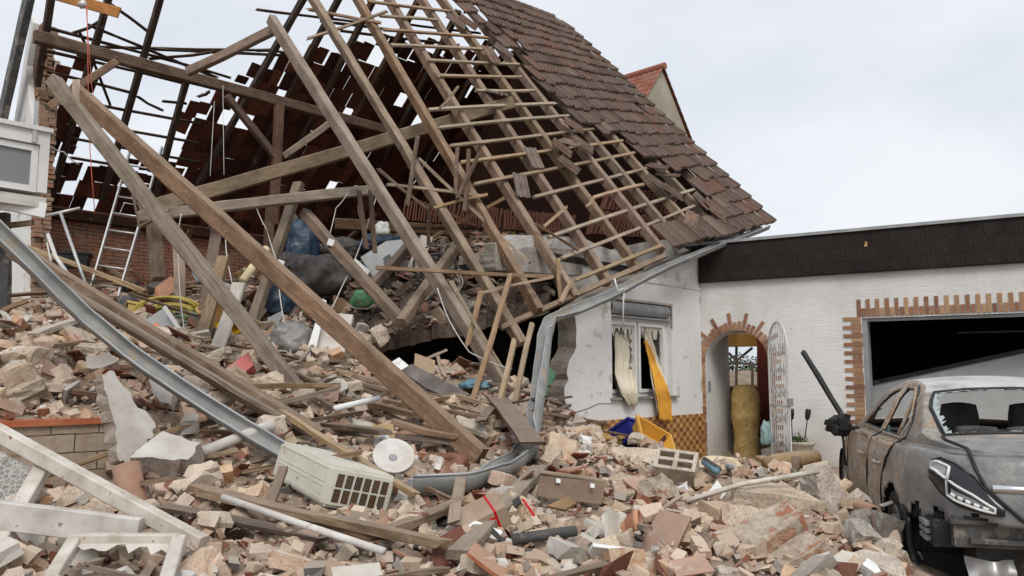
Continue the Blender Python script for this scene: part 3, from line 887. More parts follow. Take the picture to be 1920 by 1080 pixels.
newobj('ring_beam', mb.me('ring_beam'), MAT['concrete'], house)
# plaster ledge under the eave, plinth of glazed tiles, crack
mb = MB(); lz = ft(1255, 536)[1]
mb.box((ft(1190, 530)[0], -0.02, lz), (-0.005, 0.0, lz + 0.035))
newobj('ledge', mb.me('ledge'), MAT['plaster_white'], house)
mb = MB(); mb.box((tb + 0.10, -0.018, 0.0), (-0.004, 0.0, 0.83))
newobj('plinth', mb.me('plinth'), MAT['plinth_tiles'], house)
mb = MB()
for pts in (((1072, 775), (1100, 767), (1122, 757), (1148, 757)), ((1020, 482), (1028, 470), (1036, 456), (1040, 446)),):
    q = [Vector((*ft(*p), 0)) for p in pts]
    q = [Vector((a.x, -0.002, a.y)) for a in q]
    mb = MB(); mb.tube(q, 0.006, 4); newobj('crack', mb.me('crack'), MAT['steel_dark'], house)


# window: frame > sashes, sill, roller shutter box, shards
ww, wh = WT1 - WT0, WZF - WZ0
fm = MB()
y0, y1 = 0.10, 0.18
for lo, hi in (((WT0, y0, WZ0), (WT0 + 0.05, y1, WZF)), ((WT1 - 0.09, y0, WZ0), (WT1, y1, WZF)), ((WT0 + 0.05, y0, WZF - 0.05), (WT1 - 0.09, y1, WZF)), ((WT0 + 0.05, y0, WZ0), (WT1 - 0.09, y1, WZ0 + 0.06))):
    fm.box(lo, hi)
win = newobj('window', fm.me('window_frame'), MAT['upvc_white'], house)
mid = WT0 + 0.02 + ww * 0.46
for (a, b) in ((WT0 + 0.055, mid - 0.02), (mid + 0.03, WT1 - 0.10)):
    sm = MB(); y0, y1, s_ = 0.075, 0.15, 0.055
    z0, z1 = WZ0 + 0.065, WZF - 0.055
    for lo, hi in (((a, y0, z0), (a + s_, y1, z1)), ((b - s_, y0, z0), (b, y1, z1)), ((a + s_, y0, z1 - s_), (b - s_, y1, z1)), ((a + s_, y0, z0), (b - s_, y1, z0 + s_))):
        sm.box(lo, hi)
    newobj('sash', sm.me('sash'), MAT['upvc_white'], win)
    gm = MB(); r_ = random.Random(int(a * 100))     # shards left in the rebate: one jagged strip along the top and the right side
    up_ = [(a + s_ + (b - a - 2 * s_) * k / 20, 0.11, z1 - s_) for k in range(21)] + [(b - s_, 0.11, z1 - s_ - (z1 - z0 - 2 * s_) * k / 16) for k in range(1, 17)]
    lo_ = [(x, 0.112, z - r_.choice((0.02, 0.06, 0.12, 0.2))) for x, y, z in up_[:20]] + [(x - r_.choice((0.01, 0.03, 0.06, 0.1)), 0.112, min(z, z1 - s_ - 0.03)) for x, y, z in up_[20:]]
    gm.grid([up_, lo_])
    newobj('glass_shards', gm.me('shards'), MAT['frosted_light'], win)
mb = MB()
rows = [[Vector((t, 0.02 - 0.05 * math.sin(f * 3.0), WZF + 0.05 + (WZ1 - WZF - 0.07) * f)) for t in (WT0 + 0.0, WT1 - 0.07)] for f in [i / 8 for i in range(9)]]
mb.grid(rows); mb.box((WT0, 0.0, WZF), (WT1 - 0.02, 0.16, WZF + 0.03))
newobj('shutter_box', mb.me('shutter_box'), MAT['plastic_grey'], win)
mb = MB(); mb.box((WT0 + 0.003, 0.10, WZF + 0.03), (WT1 - 0.003, 0.30, WZ1 - 0.005))
newobj('shutter_recess', mb.me('shutter_recess'), MAT['brown_timber'], win)
mb = MB(); mb.box((WT0 - 0.03, -0.012, WZ1 - 0.005), (WT1 + 0.04, 0.03, WZ1 + 0.03)); mb.box((WT1 + 0.0, -0.012, WZF - 0.12), (WT1 + 0.03, 0.02, WZ1 - 0.008))
newobj('broken_reveal', mb.me('broken_reveal'), MAT['concrete_tan'], win)
mb = MB(); mb.box((WT0 - 0.05, -0.07, WZ0 - 0.03), (WT1 + 0.10, 0.12, WZ0 + 0.004))
newobj('window_sill', mb.me('sill'), MAT['concrete'], win)
# dark room behind the window
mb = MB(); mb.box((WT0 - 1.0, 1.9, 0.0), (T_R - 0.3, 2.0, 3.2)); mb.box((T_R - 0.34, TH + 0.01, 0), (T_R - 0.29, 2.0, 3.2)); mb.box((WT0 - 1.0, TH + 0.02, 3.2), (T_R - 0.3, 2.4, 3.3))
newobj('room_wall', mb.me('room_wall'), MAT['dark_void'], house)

# left gable: plastered outside, broken brick end facing the street
def gl(px, py):  # pixel on the outer face of the left gable -> (depth y, z)
    q = hl(on_plane(px, py, hp(T_L, 0, 0), A)); return q.y, q.z
mb = MB()
gp_ = [gl(*p) for p in ((62, 42), (58, 72), (50, 122), (54, 186), (62, 240), (52, 330), (46, 430), (45, 560))]
gpoly = [(gp_[-1][0], 1.0)] + gp_[::-1] + [(gl(58, 30)[0], gl(58, 30)[1]), (9.6, Z_E + 0.15), (9.6, 1.0)]
mb.prism(gpoly, T_L, T_L + 0.1, lambda y, z, t: Vector((t, y, z)))
newobj('gable_plaster', mb.me('gable_plaster'), MAT['plaster_white'], house)
mb = MB(); r_ = random.Random(21)
z = 1.2
while z < gl(75, 32)[1]:
    hz = 0.068 + r_.uniform(-0.006, 0.006)
    ys = interp(proj(HM @ Vector((T_L, gp_[2][0], z)))[1], [(28, gl(66, 40)[0]), (123, gl(58, 123)[0]), (240, gl(62, 240)[0]), (430, gl(50, 430)[0]), (600, gl(48, 600)[0])])
    y_ = ys + r_.uniform(-0.07, 0.05)
    mb.box((T_L + 0.09 + r_.uniform(0, 0.02), y_, z), (T_L + 0.24 + r_.uniform(-0.03, 0.01), y_ + 0.7, z + hz))
    y_ = ys + r_.uniform(-0.06, 0.06)
    mb.box((T_L + 0.245, y_, z + 0.004), (T_L + 0.36 + r_.uniform(-0.03, 0.02), y_ + 0.7, z + hz))
    z += hz + 0.012
newobj('gable_brickwork', mb.me('gable_brickwork'), MAT['pier_brick'], house)
mb = MB(); ym = gp_[3][0]
mb.box((T_L + 0.37, ym + 0.0, gl(80, 238)[1]), (T_L + 0.46, ym + 0.5, gl(80, 84)[1]))
newobj('concrete_jamb', mb.me('concrete_jamb'), MAT['concrete_tan'], house)
v0 = on_plane(62, -40, hp(T_L - 0.25, 0, 0), A); v1 = on_plane(-4, 260, hp(T_L - 0.25, 0, 0), A)
beam('verge_board', v0, v1, 0.12, 0.30, 'steel_dark', house, HI, up=BK_N, jit=0.001)
mb = MB(); mb.box((T_L + 0.6, gp_[0][0] + 0.2, 0), (T_L + 0.61, 9.5, 0.1))
# ------------------------------------------------------------------ garage wing
GM = Matrix((G, -GN, UP)).transposed().to_4x4()
GM.translation = C0
GI = GM.inverted()
garage = thing('garage_wing', 'white flat roofed garage wing with dark shingle fascia and clinker trimmed openings', 'garage', C0, Matrix((G, -GN, UP)).transposed())
def gt(px, py, y=0.0):
    q = GI @ on_plane(px, py, gp(0, -y, 0), GN); return q.x, q.z
DT0, DT1 = gt(1325, 760)[0], gt(1443, 760)[0]
DR = (DT1 - DT0) / 2
DC = (DT0 + DT1) / 2
DZ = gt(1382, 619)[1] - DR                 # springing of the arch
KT0 = gt(1618, 650)[0]
KZ = gt(1618, 597)[1]
FZ0, FZ1 = gt(1316, 531)[1], gt(1316, 456)[1]
KT1, GE = KT0 + 4.6, KT0 + 6.0
GTH = 0.36
wm = MB()
pf = lambda x, z, y: Vector((x, y, z))
wm.prism([(0.0, 0.0), (DT0, 0.0), (DT0, FZ0 + 0.2), (0.0, FZ0 + 0.2)], 0, GTH, pf)
arc = [(DC + DR * math.cos(math.pi * k / 24), DZ + DR * math.sin(math.pi * k / 24)) for k in range(25)]
for (a, b), (c, d) in zip(arc, arc[1:]):   # spandrel in strips
    wm.prism([(c, d), (a, b), (a, FZ0 + 0.2), (c, FZ0 + 0.2)], 0, GTH, pf)
wm.prism([(DT1, 0.0), (KT0, 0.0), (KT0, FZ0 + 0.2), (DT1, FZ0 + 0.2)], 0, GTH, pf)
wm.prism([(KT0, KZ), (KT1, KZ), (KT1, FZ0 + 0.2), (KT0, FZ0 + 0.2)], 0, GTH, pf)
wm.prism([(KT1, 0.0), (GE, 0.0), (GE, FZ0 + 0.2), (KT1, FZ0 + 0.2)], 0, GTH, pf)
newobj('garage_wall', wm.me('garage_wall'), MAT['trowelled_white'], garage)
# fascia with coping
mb = MB(); mb.box((0.012, -0.09, FZ0), (GE, 0.10, FZ1 - 0.045)); newobj('fascia', mb.me('fascia'), MAT['shingles'], garage)
mb = MB()   # shingle butts: small raised plates with chamfered corner, so the fascia is not a flat sheet
r_ = random.Random(4)
for row in range(3):
    z0 = FZ0 + 0.02 + row * 0.222
    x = 0.02 + (row % 2) * 0.13
    while x < GE - 0.3:
        o_ = -0.0925 - r_.uniform(0.002, 0.006)
        zt = min(z0 + 0.225, FZ1 - 0.05)
        mb.prism([(x, z0 + 0.05), (x + 0.05, z0 - 0.006), (x + 0.252, z0 - 0.006), (x + 0.252, zt), (x, zt)], o_, -0.0915, pf)
        x += 0.256
newobj('fascia_shingles', mb.me('fascia_shingles'), MAT['shingles'], garage)
mb = MB(); mb.box((-0.3, -0.13, FZ1 - 0.05), (GE + 0.1, 0.35, FZ1)); newobj('coping', mb.me('coping'), MAT['zinc'], garage)
mb = MB(); mb.box((KT0 - 0.6, 0.36, FZ1 - 0.35), (GE, 6.0, FZ1 - 0.2)); newobj('flat_roof', mb.me('flat_roof'), MAT['steel_dark'], garage)  # stops short of the doorway room, left open above to let daylight in
# clinker slips round the doorway
cm = MB(); r_ = random.Random(9)
def slip(mb, c, u, v, lu, lv, th=0.02):
    c, u, v = Vector(c), Vector(u), Vector(v)
    y = Vector((0, -th + r_.uniform(-0.005, 0.005), 0)); lu *= r_.uniform(0.95, 1.03)
    p = [c, c + u * lu, c + u * lu + v * lv, c + v * lv]
    mb.box8(p + [q + y for q in p])
na = 25
for k in range(na):
    a = math.pi * (k + 0.5) / na
    d = Vector((math.cos(a), 0, math.sin(a))); tn = Vector((-math.sin(a), 0, math.cos(a)))
    ln = 0.30 if k % 3 == 1 else (0.135 if k % 3 == 0 else 0.15)
    c = Vector((DC, 0, DZ)) + d * (DR + 0.002) - tn * 0.028
    slip(cm, c, d, tn, ln, 0.056)
z = 0.0; k = 0
while z < DZ - 0.03:
    slip(cm, (DT0 - 0.115, 0, z), (1, 0, 0), (0, 0, 1), 0.112, 0.056)
    slip(cm, (DT1 + 0.002, 0, z), (1, 0, 0), (0, 0, 1), 0.112 + (0.12 if k % 2 else 0), 0.056)
    z += 0.068; k += 1
newobj('door_clinker_trim', cm.me('door_clinker'), MAT['clinker'], garage)
cm = MB()
z = KZ - 0.03; k = 0
while z > 0.0:
    ln = 0.27 if k % 2 == 0 else 0.145
    slip(cm, (KT0 - 0.006 - ln, 0, z), (1, 0, 0), (0, 0, 1), ln, 0.055)
    z -= 0.068; k += 1
x = KT0 - 0.06; k = 0
while x < KT1 + 0.1:
    slip(cm, (x, 0, KZ + 0.03), (1, 0, 0), (0, 0, 1), 0.055, 0.275 if k % 2 == 0 else 0.13)
    x += 0.069; k += 1
newobj('garage_clinker_trim', cm.me('garage_clinker'), MAT['clinker'], garage)
# passage behind the door, room with a lattice window
pm = MB()
PE = min([0.4 + 0.02 * k for k in range(80)], key=lambda e: abs(proj(GM @ Vector((DT0, e, 1.2)))[0] - 1369))
pm.box((DT0 - 0.12, GTH + 0.002, 0), (DT0 - 0.001, PE, DZ + DR + 0.3))
newobj('passage_wall', pm.me('passage_wall'), MAT['trowelled_white'], garage)
pm = MB(); pm.box((DT1 + 0.9, GTH, 0), (DT1 + 1.0, 3.2, 3.0)); pm.box((DT0 - 0.1, 0.37, DZ + DR + 0.03), (DT1 + 1.0, PE, DZ + DR + 0.10))
newobj('passage_side', pm.me('passage_side'), MAT['trowelled_white'], garage)
def gy(px, py, y): q = GI @ on_plane(px, py, gp(0, -y, 0), GN); return q.x, q.z
YB = PE + 0.9
pm = MB()
x0, x1 = gy(1366, 700, YB)[0], gy(1421, 700, YB)[0]
zb, zt = gy(1395, 727, YB)[1], gy(1395, 650, YB)[1]
pm.box((x0 - 1.2, YB, 0), (x1 + 1.4, YB + 0.08, zb)); pm.box((x1, YB, zb), (x1 + 1.4, YB + 0.08, 3.0)); pm.box((x0 - 1.2, YB, zb), (x0 - 0.05, YB + 0.08, 3.0))
newobj('inner_panelling', pm.me('inner_panelling'), MAT['redbrown_paint'], garage)
pm = MB(); pm.box((x0 - 0.3, YB - 0.12, zt), (x1 + 0.0, YB + 0.07, zt + 0.26)); pm.box((x0 - 0.3, YB - 0.10, zt + 0.27), (x1 + 0.9, YB + 0.04, 3.0))
newobj('inner_lintel', pm.me('inner_lintel'), MAT['orange_timber'], garage)
lm = MB()
def bar(a, b, r_=0.022):
    a = Vector((a[0], YB + 0.03, a[1])); b = Vector((b[0], YB + 0.03, b[1])); d = (b - a)
    M = Matrix.Translation(a) @ frame(d, Vector((0, 1, 0))).to_4x4()
    lm.box((0, -r_, -0.02), (d.length, r_, 0.02), M)
for a, b in (((1380, 650), (1380, 727)), ((1381, 676), (1410, 652)), ((1379, 676), (1366, 662)), ((1366, 681), (1421, 683)), ((1410, 683), (1410, 727)), ((1366, 726), (1421, 726)), ((1421, 650), (1421, 727))):
    bar(gy(*a, YB), gy(*b, YB))
lat = newobj('lattice_window', lm.me('lattice_window'), MAT['pale_timber'], garage)
pm = MB(); pm.add([(x0 - 0.05, YB + 0.06, zb), (x1, YB + 0.06, zb), (x1, YB + 0.06, zt), (x0 - 0.05, YB + 0.06, zt)], [(0, 1, 2, 3)])
newobj('window_pane', pm.me('window_pane'), MAT['window_glass'], lat)
# garage interior
im = MB()
KD = 6.0
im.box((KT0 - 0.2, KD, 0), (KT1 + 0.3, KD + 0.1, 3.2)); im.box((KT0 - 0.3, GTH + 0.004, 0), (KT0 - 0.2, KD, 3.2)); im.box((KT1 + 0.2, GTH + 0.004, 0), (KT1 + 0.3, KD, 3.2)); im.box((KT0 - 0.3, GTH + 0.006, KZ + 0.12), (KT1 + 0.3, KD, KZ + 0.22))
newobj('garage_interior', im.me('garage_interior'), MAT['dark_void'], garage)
mb = MB(); mb.box((KT0 + 0.004, 0.02, 0.0), (KT0 + 0.075, 0.30, KZ - 0.004)); mb.box((KT0 + 0.075, 0.04, KZ - 0.05), (KT1, 0.12, KZ - 0.004))
newobj('door_frame', mb.me('door_frame'), MAT['plastic_grey'], garage)
# up-and-over door leaf, jammed half open at a slant
a0, a1 = gy(1632, 722, 0.55), gy(1925, 660, 0.55)
sl = (a1[1] - a0[1]) / (a1[0] - a0[0])
xe = KT1 - 0.05
dm = MB()
dm.box8([Vector((a0[0], 0.55, 0.35)), Vector((xe, 0.55, 0.35)), Vector((xe, 0.61, 0.35)), Vector((a0[0], 0.61, 0.35)),
         Vector((a0[0], 0.80, a0[1])), Vector((xe, 0.80, a0[1] + sl * (xe - a0[0]))), Vector((xe, 0.86, a0[1] + sl * (xe - a0[0]))), Vector((a0[0], 0.86, a0[1]))])
leaf = newobj('garage_door', dm.me('garage_door'), MAT['light_grey_paint'], garage)
p, q = Vector((a0[0] - 0.02, 0.79, a0[1] + 0.03)), Vector((xe, 0.79, a0[1] + sl * (xe - a0[0]) + 0.03))
mb = MB(); M = Matrix.Translation(p) @ frame(q - p).to_4x4(); mb.box((0, -0.03, -0.03), ((q - p).length, 0.03, 0.03), M)
newobj('edge_seal', mb.me('edge_seal'), MAT['black_plastic'], leaf)
mb = MB(); mb.box((KT0 + 1.2, 2.6, KZ - 0.16), (KT1, 2.66, KZ - 0.13)); newobj('door_rail', mb.me('door_rail'), MAT['plastic_grey'], garage)
mb = MB(); lx = DT0 - 0.0; mb.box((DT0 + 0.0, 0.10, gt(1328, 725)[1] - 0.08), (DT0 + 0.02, 0.2, gt(1328, 725)[1] + 0.10)); newobj('door_latch', mb.me('door_latch'), MAT['plastic_grey'], garage)
mb = MB(); q = gt(1624, 459); mb.add([(q[0] - 0.02, -0.112, q[1] - 0.04), (q[0] + 0.03, -0.112, q[1] - 0.05), (q[0] + 0.035, -0.112, q[1] + 0.02), (q[0] + 0.01, -0.112, q[1] + 0.05)], [(0, 1, 2, 3)])
newobj('chipped_shingle', mb.me('chip'), MAT['cardboard'], garage)

# wrought iron gate, swung open towards the street: part of the wing
hx, hz_ = DT1 + 0.03, 0
hinge = Vector((DT1 + 0.02, -0.03, 0.06))
best = min(((abs(proj(GM @ (hinge + Vector((math.cos(a), -math.sin(a), 0)) * 1.02))[0] - 1484), a) for a in [math.radians(k) for k in range(20, 150)]), key=lambda q: q[0])
gd = Vector((math.cos(best[1]), -math.sin(best[1]), 0))
GW, GH = 1.02, 2.30
gmesh = MB()
def gpt(x, z): return hinge + gd * x + UP * z
def arch_h(x): return GH - GW / 2 + math.sqrt(max(0, (GW / 2) ** 2 - (x - GW / 2) ** 2))
pts = [gpt(0, 0), gpt(0, GH - GW / 2)] + [gpt(GW / 2 - GW / 2 * math.cos(math.pi * k / 16), GH - GW / 2 + GW / 2 * math.sin(math.pi * k / 16)) for k in range(1, 16)] + [gpt(GW, GH - GW / 2), gpt(GW, 0)]
gmesh.tube(pts, 0.018, 6); gmesh.tube([gpt(0, 0.02), gpt(GW, 0.02)], 0.016, 6); gmesh.tube([gpt(0, 0.95), gpt(GW, 0.95)], 0.012, 6)
gate = newobj('iron_gate', gmesh.me('iron_gate'), MAT['iron_white'], garage)
for k in range(1, 9):
    x = GW * k / 9
    bm_ = MB(); bm_.tube([gpt(x, 0.02), gpt(x, arch_h(x))], 0.0085, 5); newobj('gate_bar', bm_.me('gate_bar'), MAT['iron_white'], gate)
for zc in (0.35, 0.75, 1.15, 1.5, 1.85):
    for sx in (-1, 1):
        for kk in (0.5, 0.22):
            ctr = GW / 2 + sx * GW * kk * 0.6
            sm = MB(); sm.tube([gpt(ctr + sx * 0.075 * (1 - i / 16) * math.cos(i * 0.62), zc + 0.11 * (1 - i / 18) * math.sin(i * 0.62)) for i in range(15)], 0.008, 5); newobj('gate_scroll', sm.me('gate_scroll'), MAT['iron_white'], gate)
lk = MB(); lk.box((-0.03, -0.05, -0.06), (0.05, 0.05, 0.06), Matrix.Translation(gpt(GW, 1.02))); newobj('gate_lock', lk.me('gate_lock'), MAT['plastic_grey'], gate)

# ------------------------------------------------------------------ neighbour's gable behind the roof
apx = P(1241, 131, 29)
NM = Matrix((A, -N, UP)).transposed().to_4x4(); NM.translation = Vector((apx.x, apx.y, 0))
nb = thing('neighbour_house', 'house with beige rendered gable and orange red tiles rising behind the torn roof', 'house', NM.translation, Matrix((A, -N, UP)).transposed())
az_ = apx.z; hw, drop = 4.4, 5.4
mb = MB(); mb.prism([(-hw, 0), (hw, 0), (hw, az_ - drop), (0, az_), (-hw, az_ - drop)], 0, 9, lambda x, z, y: Vector((x, y, z)))
newobj('wall', mb.me('wall'), MAT['gable_beige'], nb)
mb = MB(); r_ = random.Random(2)
for sx in (-1, 1):
    for r in range(21):
        f0, f1 = r / 20, (r + 1.25) / 20
        for c in range(40):
            y_ = -0.10 + c * 0.235
            z0, z1 = az_ + 0.10 - drop * f0, az_ + 0.14 - drop * f1
            a_, b_ = sx * hw * f0, sx * hw * f1
            q = [(a_, y_, z0), (a_, y_ + 0.225, z0), (b_, y_ + 0.225, z1), (b_, y_, z1)]
            m_ = [((u[0] + v[0]) / 2, (u[1] + v[1]) / 2, (u[2] + v[2]) / 2) for u, v in ((q[0], q[1]), (q[2], q[3]))]
            m_ = [(m_[0][0], m_[0][1], m_[0][2] + 0.03), (m_[1][0], m_[1][1], m_[1][2] + 0.03)]
            lo = [(b_, y_ + 0.225, z1 - 0.05), (b_, y_, z1 - 0.05)]
            mb.add(q + m_ + lo, [(0, 4, 5, 3), (4, 1, 2, 5), (3, 5, 2, 6, 7)])
newobj('roof', mb.me('roof'), MAT['roof_tile_red'], nb)
mb = MB(); mb.tube([(0, -0.15, az_ + 0.12), (0, 9.2, az_ + 0.12)], 0.14, 10); newobj('ridge_tiles', mb.me('ridge_tiles'), MAT['roof_tile_red'], nb)
# ------------------------------------------------------------------ ground and rubble heap
me = mesh('ground', [(-300, -60, 0), (300, -60, 0), (300, 600, 0), (-300, 600, 0)], [(0, 1, 2, 3)])
tag(newobj('ground', me, MAT['ground_dirt']), kind='structure')
CP = []   # (photo px, py, distance) -> heights of the heap
for row in ((0, 1080, 4.3), (500, 1080, 4.2), (1000, 1080, 4.25), (1400, 1080, 4.35), (1650, 1080, 4.75),
            (960, 1000, 4.95), (960, 900, 6.35), (960, 820, 7.9), (960, 740, 9.6),
            (1200, 1010, 5.0), (1250, 940, 6.1), (1250, 880, 8.2), (1150, 856, 8.9), (1210, 866, 10.0), (1130, 832, 10.4), (1085, 806, 10.6), (1300, 865, 11.8), (1400, 862, 13.0), (1500, 872, 11.5),
            (1420, 960, 5.7), (1550, 960, 5.9), (1560, 900, 7.4), (1450, 900, 8.2), (1500, 1020, 5.1), (1620, 1010, 5.45),
            (500, 1000, 5.0), (500, 900, 6.0), (560, 830, 6.9), (500, 770, 7.5), (540, 720, 8.3), (450, 680, 9.2), (400, 620, 10.6), (350, 570, 12.6), (300, 545, 15.2),
            (720, 1000, 5.0), (740, 900, 6.1), (720, 820, 7.5), (720, 750, 8.8), (680, 700, 9.8), (840, 720, 9.9), (820, 780, 8.5), (930, 700, 10.2),
            (200, 1000, 4.95), (260, 900, 5.8), (120, 920, 5.6), (300, 810, 6.6), (140, 765, 6.9), (140, 700, 7.7), (230, 650, 8.8), (200, 590, 10.6), (250, 555, 13.5),
            (0, 1000, 4.7), (0, 910, 5.3), (0, 760, 6.6), (20, 660, 7.8), (20, 600, 9.2), (30, 590, 11.5),
            (560, 630, 10.8), (620, 650, 10.3)):
    CP.append(P(*row))
for x, y, z in ((3.2, 5.2, 0.0), (2.2, 6.6, 0.12), (4.5, 5.0, 0.0), (6.5, 5.0, 0), (3.2, 7.6, 0.03), (4.5, 9.0, 0.02), (6.5, 8, 0), (3.4, 11.0, 0.04), (4.8, 11.2, 0.0), (3.6, 13.2, 0.0), (2.3, 4.0, 0.1), (5, 3, 0.0), (8, 12, 0), (4.6, 15, 0), (9, 6, 0),
                (0, 2.6, 0.25), (-2.5, 2.6, 0.3), (-5, 3.0, 0.4), (1.5, 2.6, 0.1), (-8, 4, 0.5), (-8.5, 8, 1.4), (-9, 12, 2.6), (-8, 16, 3.2), (-4, 17, 3.3), (0, 19, 3.2), (-1, 12.5, 0.9), (0.5, 11.8, 0.95), (-2, 12, 1.1), (-0.3, 14.5, 0.9), (-3.2, 14.2, 2.4)):
    CP.append(Vector((x, y, z)))
_cx = np.array([(p.x, p.y) for p in CP]); _cz = np.array([p.z for p in CP])
def _phi(d): return np.sqrt(d * d + 0.15)
_D = np.sqrt(((_cx[:, None, :] - _cx[None]) ** 2).sum(-1))
_K = np.zeros((len(CP) + 3, len(CP) + 3))
_K[:len(CP), :len(CP)] = -_phi(_D) - 0.06 * np.eye(len(CP)) * 0
_K[:len(CP), :len(CP)] += 0.04 * np.eye(len(CP))
_K[:len(CP), len(CP)] = 1; _K[:len(CP), len(CP) + 1:] = _cx
_K[len(CP), :len(CP)] = 1; _K[len(CP) + 1:, :len(CP)] = _cx.T
_W = np.linalg.solve(_K, np.concatenate([_cz, [0, 0, 0]]))
def heap_np(X, Y):
    d = np.sqrt((X[..., None] - _cx[:, 0]) ** 2 + (Y[..., None] - _cx[:, 1]) ** 2)
    return (-_phi(d)) @ _W[:len(CP)] + _W[len(CP)] + _W[len(CP) + 1] * X + _W[len(CP) + 2] * Y
gx, gy_ = np.arange(-10.2, 9.6, 0.10), np.arange(1.4, 19.5, 0.10)
XX, YY = np.meshgrid(gx, gy_)
ZZ = heap_np(XX, YY)
# fade the heap out at its rim so that it settles onto the ground
fade = np.clip((XX + 10.2) / 1.0, 0, 1) * np.clip((YY - 1.4) / 1.1, 0, 1) * np.clip((9.5 - XX) / 1.5, 0, 1)
for j in range(XX.shape[0]):
    for i in range(XX.shape[1]):
        p = Vector((XX[j, i], YY[j, i], 0))
        a = max(0.15, min(1.0, ZZ[j, i] * 2.2))
        ZZ[j, i] += a * (0.10 * noise.noise(p * 1.9) + 0.075 * noise.noise(p * 4.6 + Vector((9, 3, 1))))
# the heap stops against the low stone wall at the left: a step down on its street side
_w0 = P(100, 777, 6.35)
_T = (XX - _w0.x) * A.x + (YY - _w0.y) * A.y
_O = (XX - _w0.x) * N.x + (YY - _w0.y) * N.y
_k = (_T < 0.75) * (_O > -0.02)
_lim = 0.44 + 0.10 * np.clip(_T + 0.6, 0, 1) + np.clip((_O - 0.3), 0, 1) * 0.12
ZZ = np.where(_k > 0, np.minimum(ZZ, _lim), ZZ)
_k2 = (_T < 0.95) * (_O < -0.16) * (_O > -0.9)
ZZ = np.where(_k2 > 0, np.maximum(ZZ, 1.02), ZZ)
ZZ = np.maximum(ZZ * fade, -0.05 + 0 * ZZ)
hv = [(XX[j, i], YY[j, i], ZZ[j, i]) for j in range(XX.shape[0]) for i in range(XX.shape[1])]
nx_ = XX.shape[1]
hf = [(j * nx_ + i, j * nx_ + i + 1, (j + 1) * nx_ + i + 1, (j + 1) * nx_ + i) for j in range(XX.shape[0] - 1) for i in range(nx_ - 1)]
me = mesh('rubble_heap', hv, hf)
tag(newobj('rubble_heap', me, MAT['dust_rubble']), kind='structure')
HEAP_BVH = BVHTree.FromPolygons([Vector(v) for v in hv], hf)
def hz(x, y):
    h = HEAP_BVH.ray_cast(Vector((x, y, 30)), Vector((0, 0, -1)))
    return max(0.0, h[0].z) if h[0] else 0.0

# broken upper floor: a sloping sheet of debris covered concrete, part of the house
SL = {}
slab_rows = [  # front edge to back, photo px, py, d
    [(545, 655, 10.4), (620, 668, 10.4), (700, 650, 10.6), (760, 625, 10.8), (840, 605, 11.1), (920, 590, 11.4), (1030, 560, 11.7)],
    [(500, 620, 11.4), (600, 610, 11.6), (690, 585, 11.8), (770, 560, 12.0), (850, 540, 12.2), (940, 525, 12.4), (1040, 512, 12.5)],
    [(470, 575, 12.8), (580, 555, 13.0), (680, 525, 13.3), (770, 505, 13.5), (860, 490, 13.7), (950, 478, 13.9), (1050, 470, 14.0)],
    [(440, 545, 14.8), (560, 510, 15.2), (670, 480, 15.6), (780, 458, 16.0), (880, 450, 16.3), (970, 445, 16.5), (1060, 442, 16.8)],
    [(400, 530, 16.8), (540, 490, 17.4), (680, 455, 18.0), (800, 440, 18.6), (900, 435, 19.0), (980, 432, 19.3), (1060, 430, 19.6)]]
top = [[P(*q) for q in r] for r in slab_rows]
def refine(rows, n):
    def line(r):
        o = []
        for a, b in zip(r, r[1:]):
            o += [a.lerp(b, k / n) for k in range(n)]
        return o + [r[-1]]
    rr = [line(r) for r in rows]
    cols = list(zip(*rr))
    cc = [line(list(c)) for c in cols]
    return [list(x) for x in zip(*cc)]
top = refine(top, 6)
rg = random.Random(6)
for j, r in enumerate(top):
    for i, p in enumerate(r):
        p.z += 0.09 * noise.noise(p * 2.2) + 0.05 * noise.noise(p * 6)
        if j == 0: p.y += rg.uniform(-0.08, 0.08); p.x += rg.uniform(-0.05, 0.05)
mb = MB(); mb.grid(top)
bot = [[p - UP * 0.2 for p in r] for r in top]
mb.grid([r[::-1] for r in bot]); mb.grid([top[0][::-1], bot[0][::-1]]); mb.grid([[r[0] for r in top], [r[0] for r in bot]])
fl_me = mb.me('upper_floor')
newobj('upper_floor', fl_me, MAT['attic_dirt'], house, HI)
nsl = len(top[0])
_sv = [p for r in top for p in r]
SLAB_BVH = BVHTree.FromPolygons(_sv, [(j * nsl + i, j * nsl + i + 1, (j + 1) * nsl + i + 1, (j + 1) * nsl + i) for j in range(len(top) - 1) for i in range(nsl - 1)])
def on_ground(px, py):
    "first rubble or floor surface under a photo pixel"
    r = ray(px, py).normalized()
    hs = [b.ray_cast(CAM, r) for b in (HEAP_BVH, SLAB_BVH)]
    hs = [h for h in hs if h[0] is not None]
    if not hs: return P(px, py, 12)
    h = min(hs, key=lambda q: q[3])[0]
    for k in range(40):          # climb on top of the pieces already lying there
        q = h - r * (0.03 * k)
        if q.z >= top_z(q.x, q.y) + 0.9 * extra(q.x, q.y): return q
    return h
EX = {}
CELL = 0.09
def extra(x, y): return EX.get((int(x / CELL), int(y / CELL)), 0.0)
def top_z(x, y):
    h = SLAB_BVH.ray_cast(Vector((x, y, 30)), Vector((0, 0, -1)))
    return max(hz(x, y), h[0].z if h[0] else -1)
def T(name, a, b, da, db, wd, ht, mat, label, cat='beam', group=None, up=UP, **kw):
    kw.setdefault('b0', 0.02); kw.setdefault('b1', 0.02)
    return beam(name, P(a[0], a[1], da), P(b[0], b[1], db), wd, ht, mat, label=label, cat=cat, group=group, up=up, **kw)
